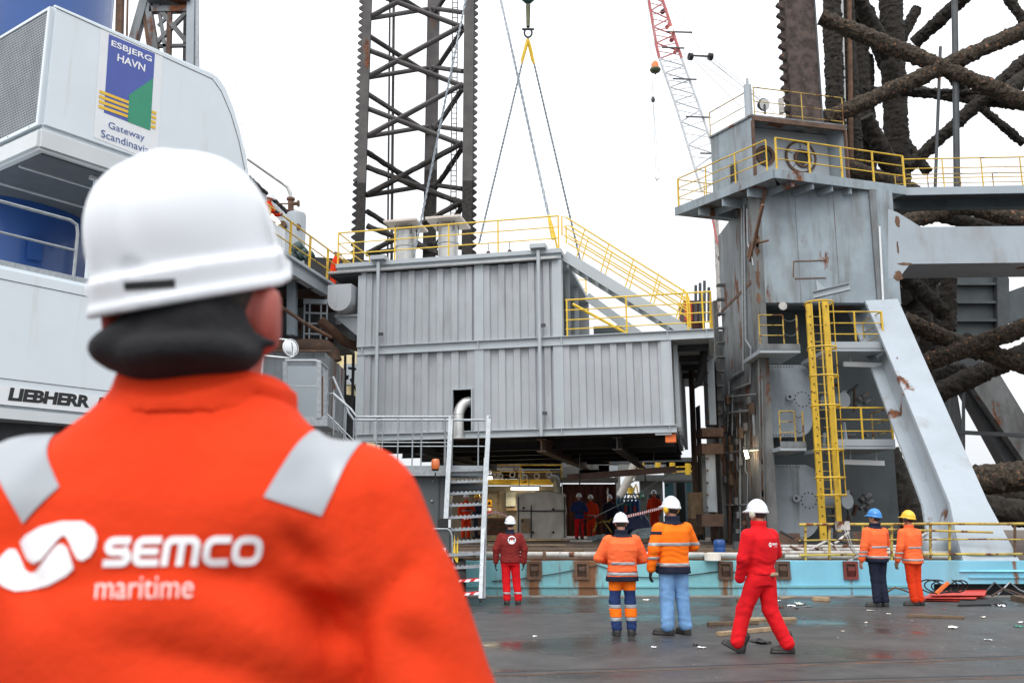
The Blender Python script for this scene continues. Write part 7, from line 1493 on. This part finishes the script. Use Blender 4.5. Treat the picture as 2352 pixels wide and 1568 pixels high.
# blue helmet
person('worker in blue helmet, orange jacket and navy trousers facing the hull', feet(2023, 1393), R(20), 1.75, 'cloth_hivis', 'cloth_navy', helmet='helmet_blue', fit=1.06, hem=.83,
       stripes=[(.83, .90, -.24, .24, 'cloth_navy'), (.905, .945, -.24, .24, RF), (1.09, 1.13, -.19, .19, RF), (.93, .965, -.5, -.22, RF), (1.0, 1.035, -.5, -.22, RF)], elR=(.31, .08, 1.17), wrR=(.18, .25, 1.1), elL=(-.28, 0, 1.13), wrL=(-.31, .06, .88), hands=('skin', None), coll='cloth_navy', yaw=.35, pit=.1, knR=(.08, .02, .5), anR=(.09, -.02, .1), knL=(-.07, .02, .5), anL=(-.08, 0, .1), fdL=.8, seed=10)
# yellow helmet
person('worker in yellow helmet and all-orange suit with gloves facing the hull', feet(2105, 1390), R(26), 1.72, 'cloth_hivis', 'cloth_orange', helmet='helmet_yellow', muffs='boot', fit=1.08, hem=.80,
       stripes=[(.855, .895, -.24, .24, RF), (1.09, 1.13, -.19, .19, RF), (.90, .935, -.5, -.22, RF), (.99, 1.025, -.5, -.22, RF)], elR=(.28, .06, 1.17), wrR=(.24, .16, .93), elL=(-.28, 0, 1.13), wrL=(-.30, .08, .87), hands=('glove_tan', 'glove_tan'), yaw=.25, pit=.12, lean=(-.02, .02), knR=(.08, .02, .5), anR=(.09, -.02, .1), knL=(-.07, .02, .5), anL=(-.06, -.02, .1), fdL=.9, fdR=.6, seed=12)
# deck workers, facing the quay
def dpos(u, Y): p = at(u, 1240, Y); return V((p.x, p.y, DZ + .08))
DK = dict(h=.02, hair=False)
person('deck worker in navy top and red trousers holding a black hose', dpos(1331, 37.2), R(185), 1.78, 'cloth_blue', 'cloth_red', elR=(.30, .05, 1.16), wrR=(.06, .27, 1.12), elL=(-.30, .05, 1.16), wrL=(-.12, .28, 1.1), hands=('glove', 'glove'), seed=20, **DK)
person('deck worker in orange suit beside the hose holder, helmet bowed', dpos(1358, 38.0), R(172), 1.74, 'cloth_orange', 'cloth_orange', stripes=[(.95, .99, -.24, .24, RF)], wrR=(.30, .05, .9), seed=21, **DK)
person('deck worker all in dark navy before the red container', dpos(1402, 38.8), R(180), 1.76, 'cloth_navy', 'cloth_navy', elR=(.30, -.05, 1.15), wrR=(.12, .2, 1.0), elL=(-.3, -.05, 1.15), wrL=(-.12, .2, 1.), hands=(None, None), seed=22, **DK)
person('deck worker in orange-red suit standing right by the turquoise door', dpos(1505, 38.5) + V((0, 0, .18)), R(150), 1.76, 'cloth_orange', 'cloth_orange', stripes=[(1.0, 1.04, -.24, .24, RF)], seed=23, **DK)
person('deck worker in orange jacket seen through the gangway stair', dpos(1070, 36.5), R(200), 1.76, 'cloth_orange', 'cloth_orange', stripes=[(1.12, 1.16, -.24, .24, RF)], elL=(-.3, .04, 1.16), wrL=(-.05, .26, 1.18), seed=24, **DK)
person('deck worker in navy coat behind the gangway stair, yellow helmet', dpos(1096, 38.5), R(120), 1.78, 'cloth_navy', 'cloth_navy', helmet='helmet_yellow', seed=25, **DK)
# men on the upper platform
pp = dk(604, 548); pp.z = pz + .06
person('worker in orange leaning over the platform rail beside the tank, white helmet', V((at(602, 560, 27.6).x, 27.6, pz + .05)), R(-110), 1.76, 'cloth_orange', 'cloth_orange', lean=(0, .16), pit=-.35, elR=(.26, .16, 1.18), wrR=(.18, .40, 1.12), elL=(-.26, .16, 1.18), wrL=(-.18, .40, 1.12), seed=30, **DK)
q = at(770, 665, 33.5)
person('worker in orange half hidden behind the left end of the module', V((at(764, 660, 33.4).x, 33.4, pz + .05)), R(-60), 1.7, 'cloth_orange', 'cloth_orange', lean=(0, .1), pit=-.3, seed=31, **DK)

# ================================================================= foreground man
MY0 = 1.0
fm = thing('person', 'big man in bright orange jacket and white helmet seen from behind in the foreground', 'person', (at(445, 1190, MY0).x, MY0, 0)); B0 = V(fm.location)
def L(u, v, Y=MY0): p = at(u, v, Y) - B0; return np.array((p.x, Y - MY0, p.z))
cx = lambda u, v=1190: L(u, v)[0]
def crease(P, a, b, w, d):
    a = np.array(a, float); b = np.array(b, float); fl = np.array((1., .15, 1.)); ba = (b - a) * fl; pa = (P - a) * fl; t = np.clip((pa @ ba) / (ba @ ba), 0, 1); q = np.linalg.norm(pa - t[..., None] * ba, axis=-1)
    return d * np.exp(-(q / w) ** (1.25 if d > 0 else 2)) * np.sin(np.pi * (.12 + .80 * t)) * (P[..., 1] < .03)
def K(u, v, y=-.14): p = L(u, v, MY0 + y); return p
SHR, ELR, WRR = np.array((.168, .0, 1.605)), np.array((.287, -.02, 1.33)), np.array((.25, .20, 1.14))
SHL, ELL_, WRL = np.array((-.172, .0, 1.605)), np.array((-.30, -.02, 1.33)), np.array((-.26, .2, 1.14))
def f_base(P):
    f = loftz(P, FROWS, 2.35)
    for a, b, c in ((SHR, ELR, WRR), (SHL, ELL_, WRL)): f = smin(f, smin(cone(P, a, b, .082, .073), cone(P, b, c, .074, .06), .03), .022)
    return f
FROWS = [(.95, 0, .02, .205, .155), (1.15, 0, .02, .185, .15), (1.32, 0, .015, .168, .15), (1.45, 0, .01, .172, .152), (1.56, 0, .005, .180, .140), (1.62, 0, .0, .172, .124), (1.665, 0, .005, .158, .112), (1.69, 0, .01, .138, .104), (1.71, 0, .014, .113, .099), (1.733, 0, .018, .092, .095), (1.755, .0, .02, .088, .09)]
v, f = snet(f_base, (-.40, -.24, .92), (.40, .32, 1.80), .014); TB = BVHTree.FromPolygons(v.tolist(), f.tolist())
def K(u, v, y=-.14):
    h = TB.ray_cast(V((0, 0, CAMH)) - B0, ray(u, v).normalized()); return np.array(h[0]) if h[0] else L(u, v, MY0 + y)
CR = [(K(*a), K(*b), w, d * (1.35 if d > 0 else 1)) for a, b, w, d in (((765, 1075), (835, 1400), .014, .008), ((640, 1130), (745, 1300), .03, -.006), ((425, 1300), (650, 1365), .018, .014), ((600, 1335), (770, 1470), .016, .018), ((560, 1390), (740, 1540), .026, -.010), ((690, 1375), (818, 1420), .014, .016), ((715, 1340), (820, 1372), .016, -.006), ((818, 1380), (826, 1700), .013, .024), ((845, 1420), (950, 1280), .018, .012), ((900, 1330), (1060, 1490), .022, -.006), ((640, 1220), (740, 1330), .014, .014), ((700, 1430), (810, 1490), .012, .018), ((100, 1345), (430, 1300), .022, .008), ((40, 1440), (330, 1400), .04, -.006), ((250, 1470), (600, 1560), .024, .012), ((855, 1100), (890, 1330), .010, .008), ((550, 1240), (640, 1330), .016, .008), ((30, 1240), (120, 1420), .016, .008), ((880, 1440), (1010, 1540), .02, .010))]
def f_fj(P):
    f = f_base(P)
    for c in CR: f = f + crease(P, *c)
    return f + folds(P, .0026, .75, 3) + folds(P, .0007, 2.2, 9)
fj = smesh('jacket', f_fj, (-.40, -.24, .92), (.40, .32, 1.80), .0068, 'cloth_orange', fm, 2)
def cloth_band(name, src, planes, mat, off):
    """cut a strip out of the jacket surface with straight edges and lift it off the cloth"""
    bm = bmesh.new(); bm.from_mesh(src.data)
    for co, no in planes: bmesh.ops.bisect_plane(bm, geom=bm.verts[:] + bm.edges[:] + bm.faces[:], plane_co=co, plane_no=no, clear_outer=True)
    bm.normal_update()
    for v in bm.verts: v.co = v.co + v.normal * off
    me = bpy.data.meshes.new(name); bm.to_mesh(me); bm.free(); me.shade_smooth(); me.materials.append(MT[mat]); o = bpy.data.objects.new(name, me); COL.objects.link(o); o.parent = src; return o
for (ua, va), (ub, vb), hw in (((772, 995), (658, 1163), .027), ((55, 1010), (72, 1160), .0265)):
    a, b = L(ua, va, MY0 - .03), L(ub, vb, MY0 - .12); a[1] = b[1] = 0; a, b = V(a), V(b); d = (b - a).normalized(); n = V((-d.z, 0, d.x)); c = (a + b) / 2
    cloth_band('reflective_stripe', fj, [(c + n * hw, n), (c - n * hw, -n), (b, d), (V((0, .12, 1.6)), V((0, 1, 0))), (V((0, 0, 1.5)), V((0, 0, -1)))], RF, .0018)
# collar roll, hood, neck, head
def f_coll(P): 
    f = np.abs(loftz(P, [(1.685, 0, .015, .110, .104), (1.72, 0, .015, .092, .097), (1.758, .0, .02, .089, .095), (1.79, 0, .02, .089, .094)], 2.2)) - .006
    f = np.maximum(f, np.maximum(P[..., 2] - (1.722 + np.minimum(4.6 * P[..., 0] ** 2, .020) + .004 * np.sin(P[..., 0] * 30)), 1.705 - P[..., 2]))
    return f + crease(P, K(560, 905, -.08), K(640, 935, -.03), .009, .004) + folds(P, .0012, 1.2, 4)
smesh('collar', f_coll, (-.14, -.13, 1.66), (.14, .15, 1.82), .005, 'cloth_orange', fj, 2)
def f_hood(P):
    f = ell(P, (-.012, -.060, 1.772), (.090, .066, .038)); f = smin(f, ell(P, (-.006, -.015, 1.79), (.064, .082, .036)), .02); f = smin(f, ell(P, (-.008, -.02, 1.82), (.062, .082, .05)), .02); f = smin(f, cone(P, (.02, -.06, 1.80), (.086, -.045, 1.783), .038, .006), .02); f = smin(f, cone(P, (-.05, -.05, 1.778), (-.086, -.035, 1.768), .024, .014), .02); f = smin(f, ell(P, (-.006, -.045, 1.788), (.070, .062, .034)), .025)
    return f + crease(P, L(290, 770, MY0 - .10), L(540, 745, MY0 - .11), .016, .014) + crease(P, L(500, 700, MY0 - .1), L(600, 790, MY0 - .08), .012, .014) + crease(P, L(330, 850, MY0 - .12), L(540, 845, MY0 - .12), .012, .010) + crease(P, L(250, 830, MY0 - .08), L(330, 740, MY0 - .1), .014, .010) + folds(P, .0022, 1.0, 6)
smesh('hood', f_hood, (-.15, -.16, 1.70), (.15, .12, 1.92), .005, 'fleece_black', fm, 2)
S0 = dict(DEF); HYW, HPT = R(-4), R(7)
RH = rotm(HYW, HPT); HCN = np.array((-.012, .0, 1.868))
def f_fbody(P):
    Q = (P - HCN) @ RH
    f = ell(Q, (0, -.005, -.01), (.074, .094, .085)); f = smin(f, ell(Q, (0, .035, -.065), (.060, .066, .085)), .03); f = smin(f, cone(Q, (0, .10, -.02), (0, .128, -.055), .009, .015), .012); f = smin(f, cone(Q, (-.025, .095, -.095), (.025, .095, -.095), .01, .01), .01)
    for s in (-1, 1): f = smin(f, np.maximum(ell(Q, (s * .088, -.014, -.050), (.013, .026, .038)), -ell(Q, (s * .100, .004, -.050), (.007, .013, .022))), .006); f = np.maximum(f, -(ell(Q, (s * .032, .108, -.012), (.014, .012, .008))))
    f = smin(f, cone(P, (0, .0, 1.84), (0, .01, 1.62), .058, .062), .03); f = smin(f, cone(P, (0, .01, 1.6), (0, .01, 1.02), .12, .11), .06)
    for a, b, c in ((SHR, ELR, WRR), (SHL, ELL_, WRL)): f = smin(f, np.minimum(cone(P, a, b, .05, .042), cone(P, b, c, .042, .034)), .03)
    for s in (-1, 1): f = smin(f, np.minimum(cone(P, (s * .1, .01, 1.02), (s * .11, .03, .55), .075, .055), cone(P, (s * .11, .03, .55), (s * .12, 0, .1), .055, .04)), .05)
    return f
smesh('body', f_fbody, (-.36, -.16, .06), (.36, .30, 2.0), .0085, 'skin_backlit' if M('skin_backlit', (.36, .075, .055), .5, var=.12, vs=10) else 'skin', fm, 1)  # skin darkened and reddened, backlight on the ears put into its colour
smesh('hair', lambda P: (lambda Q: np.maximum(np.maximum(ell(Q, (0, -.012, -.01), (.079, .098, .09)), Q[..., 1] - .02 + .3 * Q[..., 2]), np.maximum(-.085 - Q[..., 2], Q[..., 2] - .02)))((P - HCN) @ RH), (-.15, -.16, 1.76), (.14, .14, 2.0), .006, 'hair_dark', fm, 1)
def f_ft(P):
    f = loftz(P, [(.90, 0, .01, .185, .14), (1.0, 0, .01, .195, .145), (1.12, 0, .01, .185, .138)])
    for s in (-1, 1): f = smin(f, smin(cone(P, (s * .1, .01, .95), (s * .115, .03, .56), .115, .09), cone(P, (s * .115, .03, .56), (s * .12, .0, .10), .09, .08), .02), .03)
    return f + folds(P, .003, 1., 14)
smesh('trousers', f_ft, (-.26, -.2, .04), (.26, .22, 1.14), .014, 'cloth_orange', fm)
for s in (-1, 1): reuse('boot', ME_B, 'boot', fm, (s * .12, .02, 0), (0, 0, -.2 * s), (1.12, 1.12, 1.12))
for s, a, b in ((1, ELR, WRR), (-1, ELL_, WRL)): d = V(tuple(b - a)).normalized(); reuse('glove', ME_HAND, 'glove', fm, tuple(b + np.array(d) * .02), V((0, 0, -1)).rotation_difference(d).to_euler(), (s * 1.1, 1.1, 1.1))
# helmet, finer, with rim gutter, vents and rear label
def f_fh(Q):
    z = Q[..., 2]; d = ((np.abs(Q[..., 0] / .107) ** 2.5 + np.abs(Q[..., 1] / .132) ** 2.5 + np.abs(z / .124) ** 2.5) ** .4 - 1) * .11; dome = np.maximum(d, -.03 - z)
    rim = np.maximum(ell(Q, (0, -.004, -.02), (.121, .147, .42)), np.abs(z + .040 - .10 * np.maximum(Q[..., 1], 0)) - .020)
    lip = np.maximum(ell(Q, (0, -.004, -.02), (.126, .152, .5)), np.abs(z + .056 - .10 * np.maximum(Q[..., 1], 0)) - .005)
    peak = np.maximum(ell(Q, (0, .075, -.03), (.098, .112, .4)), np.abs(z + .036 + .12 * np.maximum(Q[..., 1] - .12, 0)) - .007)
    ridge = np.maximum(ell(Q, (0, 0, 0), (.030, .1345, .1265)), -z); r2 = np.minimum(np.maximum(ell(Q, (.055, 0, 0), (.008, .120, .114)), -z - .01), np.maximum(ell(Q, (-.055, 0, 0), (.008, .120, .114)), -z - .01))
    f = smin(smin(smin(smin(dome, rim, .008), lip, .006), peak, .014), ridge, .016)
    return np.maximum(f, -ell(Q, (0, 0, -.05), (.093, .117, .112)))
v, f = snet(f_fh, (-.15, -.18, -.09), (.15, .24, .15), .0042); v = relax(v, f, 1)
mh = bpy.data.meshes.new('helmet'); mh.from_pydata(v.tolist(), [], f.tolist()); mh.shade_smooth(); mh.materials.append(MT['helmet_white'])
fh = bpy.data.objects.new('helmet', mh); COL.objects.link(fh); fh.parent = fm; hl = HCN + np.array((-.014, -.002, .028)); fh.location = hl; fh.scale = (.84, .86, .90); RHH = Matrix.Rotation(R(-10), 3, 'Z') @ Matrix.Rotation(R(18), 3, 'X') @ Matrix.Rotation(R(-7), 3, 'Y'); fh.rotation_euler = RHH.to_euler()
# label on the rear rim: laid on the helmet where seen
bm = bmesh.new(); bm.from_mesh(mh); TH = BVHTree.FromBMesh(bm); bm.free(); inv = RHH.transposed(); SCL = V((.84, .86, .90)); dv = lambda w: V((w.x / SCL.x, w.y / SCL.y, w.z / SCL.z)); org = dv(inv @ (V((0, 0, CAMH)) - B0 - V(hl)))
def hitH(u, v, off=.0012): d = dv(inv @ ray(u, v)).normalized(); h = TH.ray_cast(org, d); return h[0] + h[1] * off if h[0] else None
bmj = bmesh.new(); bmj.from_mesh(fj.data); TJ = BVHTree.FromBMesh(bmj); bmj.free(); orgJ = V((0, 0, CAMH)) - B0
def hitJ(u, v, off=.0022): h = TJ.ray_cast(orgJ, ray(u, v).normalized()); return h[0] + h[1] * off if h[0] else None
def laid(name, polys, mat, parent, hit, cut=10.):
    """print outlines laid on a surface; cut fine so they follow it"""
    g = G()
    for pl_, fs in polys:
        bm = bmesh.new(); vs = [bm.verts.new((x, y, 0)) for x, y in pl_]
        for q in fs:
            try: bm.faces.new([vs[i] for i in q])
            except ValueError: pass
        bmesh.ops.triangulate(bm, faces=bm.faces[:])
        for _ in range(6):
            es = [e for e in bm.edges if e.calc_length() > cut]
            if not es: break
            bmesh.ops.subdivide_edges(bm, edges=es, cuts=1); bmesh.ops.triangulate(bm, faces=bm.faces[:])
        bm.verts.index_update(); P = [hit(v.co.x, v.co.y) for v in bm.verts]
        fcs = [tuple(v.index for v in f.verts) for f in bm.faces if all(P[v.index] is not None for v in f.verts)]
        g.add([p if p is not None else V((0, 0, 0)) for p in P], fcs); bm.free()
    o = obj(name, g, mat); o.parent = parent; return o
laid('rear_label', [([(285, 648), (402, 640), (402, 660), (287, 666)], [(0, 1, 2, 3)])], 'black', fh, hitH)
def z7(pts): return [(x / 1.8968 / 1.0884, (900 + y / 1.8968) / 1.0884) for x, y in pts]
up_ = z7([(105, 860), (130, 830), (200, 790), (300, 765), (400, 765), (450, 800), (465, 840), (455, 890), (430, 930), (395, 950), (370, 940), (350, 900), (330, 850), (312, 828), (288, 842), (240, 900), (205, 945), (170, 962), (140, 945), (122, 910)])
lo_ = z7([(-30, 980), (20, 920), (50, 895), (80, 895), (100, 925), (125, 990), (150, 1010), (180, 1000), (240, 920), (275, 880), (300, 870), (325, 890), (345, 950), (355, 985), (320, 1020), (240, 1065), (150, 1090), (80, 1095), (30, 1075), (-20, 1040)])
for nm, pg in (('emblem_upper', up_), ('emblem_lower', lo_)): laid(nm, [(pg, [tuple(range(len(pg)))])], 'print_white', fj, hitJ)
def strip(pts, w, closed=False):
    n = len(pts); L_, R_ = [], []
    for i, p in enumerate(pts):
        a = pts[i - 1] if (i or closed) else None; b = pts[(i + 1) % n] if (i < n - 1 or closed) else None
        def nrm(p, q): d = V((q[0] - p[0], q[1] - p[1])); d.normalize(); return V((-d.y, d.x))
        if a is None: m = nrm(p, b)
        elif b is None: m = nrm(a, p)
        else: n1, n2 = nrm(a, p), nrm(p, b); m = (n1 + n2); m.normalize(); m = m / max(.5, m.dot(n1))
        L_.append((p[0] + m.x * w / 2, p[1] + m.y * w / 2)); R_.append((p[0] - m.x * w / 2, p[1] - m.y * w / 2))
    fs = [(i, (i + 1) % n, n + (i + 1) % n, n + i) for i in range(n if closed else n - 1)]
    return L_ + R_, fs
def rr(x0, y0, x1, y1, r, k=4):
    out = []
    for cx_, cy_, a in ((x1 - r, y0 + r, -90), (x1 - r, y1 - r, 0), (x0 + r, y1 - r, 90), (x0 + r, y0 + r, 180)): out += [(cx_ + r * math.cos(R(a + 90 * i / k)), cy_ + r * math.sin(R(a + 90 * i / k))) for i in range(k + 1)]
    return out
def arc(cx_, cy_, r, a0, a1, k=5): return [(cx_ + r * math.cos(R(a0 + (a1 - a0) * i / k)), cy_ + r * math.sin(R(a0 + (a1 - a0) * i / k))) for i in range(k + 1)]
W_, H_ = 17., 68.; hw = W_ / 2; a0, b0, mid = hw, H_ - hw, H_ / 2     # letter cell: y down
def letters():
    out = []; lw = 64
    S_ = [(lw - 2, a0)] + [(hw + 14, a0)] + arc(hw + 14, a0 + 12.75, 12.75, -90, -270)[1:] + [(lw - 16, mid)] + arc(lw - 16, mid + 12.75, 12.75, -90, 90)[0:] + [(3, b0)]
    out.append((0, [strip(S_, W_)]))
    E_ = [(lw, a0), (hw + 14, a0)] + arc(hw + 14, a0 + 14, 14, -90, -180)[1:] + arc(hw + 14, b0 - 14, 14, 180, 90) + [(lw, b0)]
    out.append((72, [strip(E_, W_), strip([(W_ + .3, mid), (lw - 4, mid)], W_ * .9)]))
    Mw = 88; M_ = [(hw, H_), (hw, a0 + 14)] + arc(hw + 14, a0 + 14, 14, 180, 270)[1:] + arc(Mw - hw - 14, a0 + 14, 14, 270, 360) + [(Mw - hw, H_)]
    out.append((142, [strip(M_, W_), strip([(Mw / 2, W_ + .3), (Mw / 2, H_)], W_)]))
    C_ = [(lw - 1, a0), (hw + 18, a0)] + arc(hw + 18, a0 + 18, 18, -90, -180)[1:] + arc(hw + 18, b0 - 18, 18, 180, 90) + [(lw - 1, b0)]
    out.append((238, [strip(C_, W_)])); out.append((306, [strip(rr(hw, a0, 74 - hw, b0, 20), W_, True)]))
    return out
polys = []
for x, ss in letters():
    for pts, fs in ss:
        q = [((x + px_) , py_) for px_, py_ in pts]
        polys.append(([(234 + X_ * .955 + (H_ - Y_) * .16, 1233 + Y_ * 1.0 - .012 * X_) for X_, Y_ in q], fs))
laid('lettering', polys, 'print_white', fj, hitJ)['kind'] = 'stuff'
vs, fs = text_mesh('maritime', bold=-.004); lo3, hi3 = vs.min(0), vs.max(0); q = (vs - lo3) / np.maximum(hi3 - lo3, 1e-6)
laid('lettering', [([(220 + 222 * a + 4 * b, 1376 - 50 * b - 3 * a) for a, b, c in q], fs)], 'print_grey', fj, hitJ, 30.)['kind'] = 'stuff'
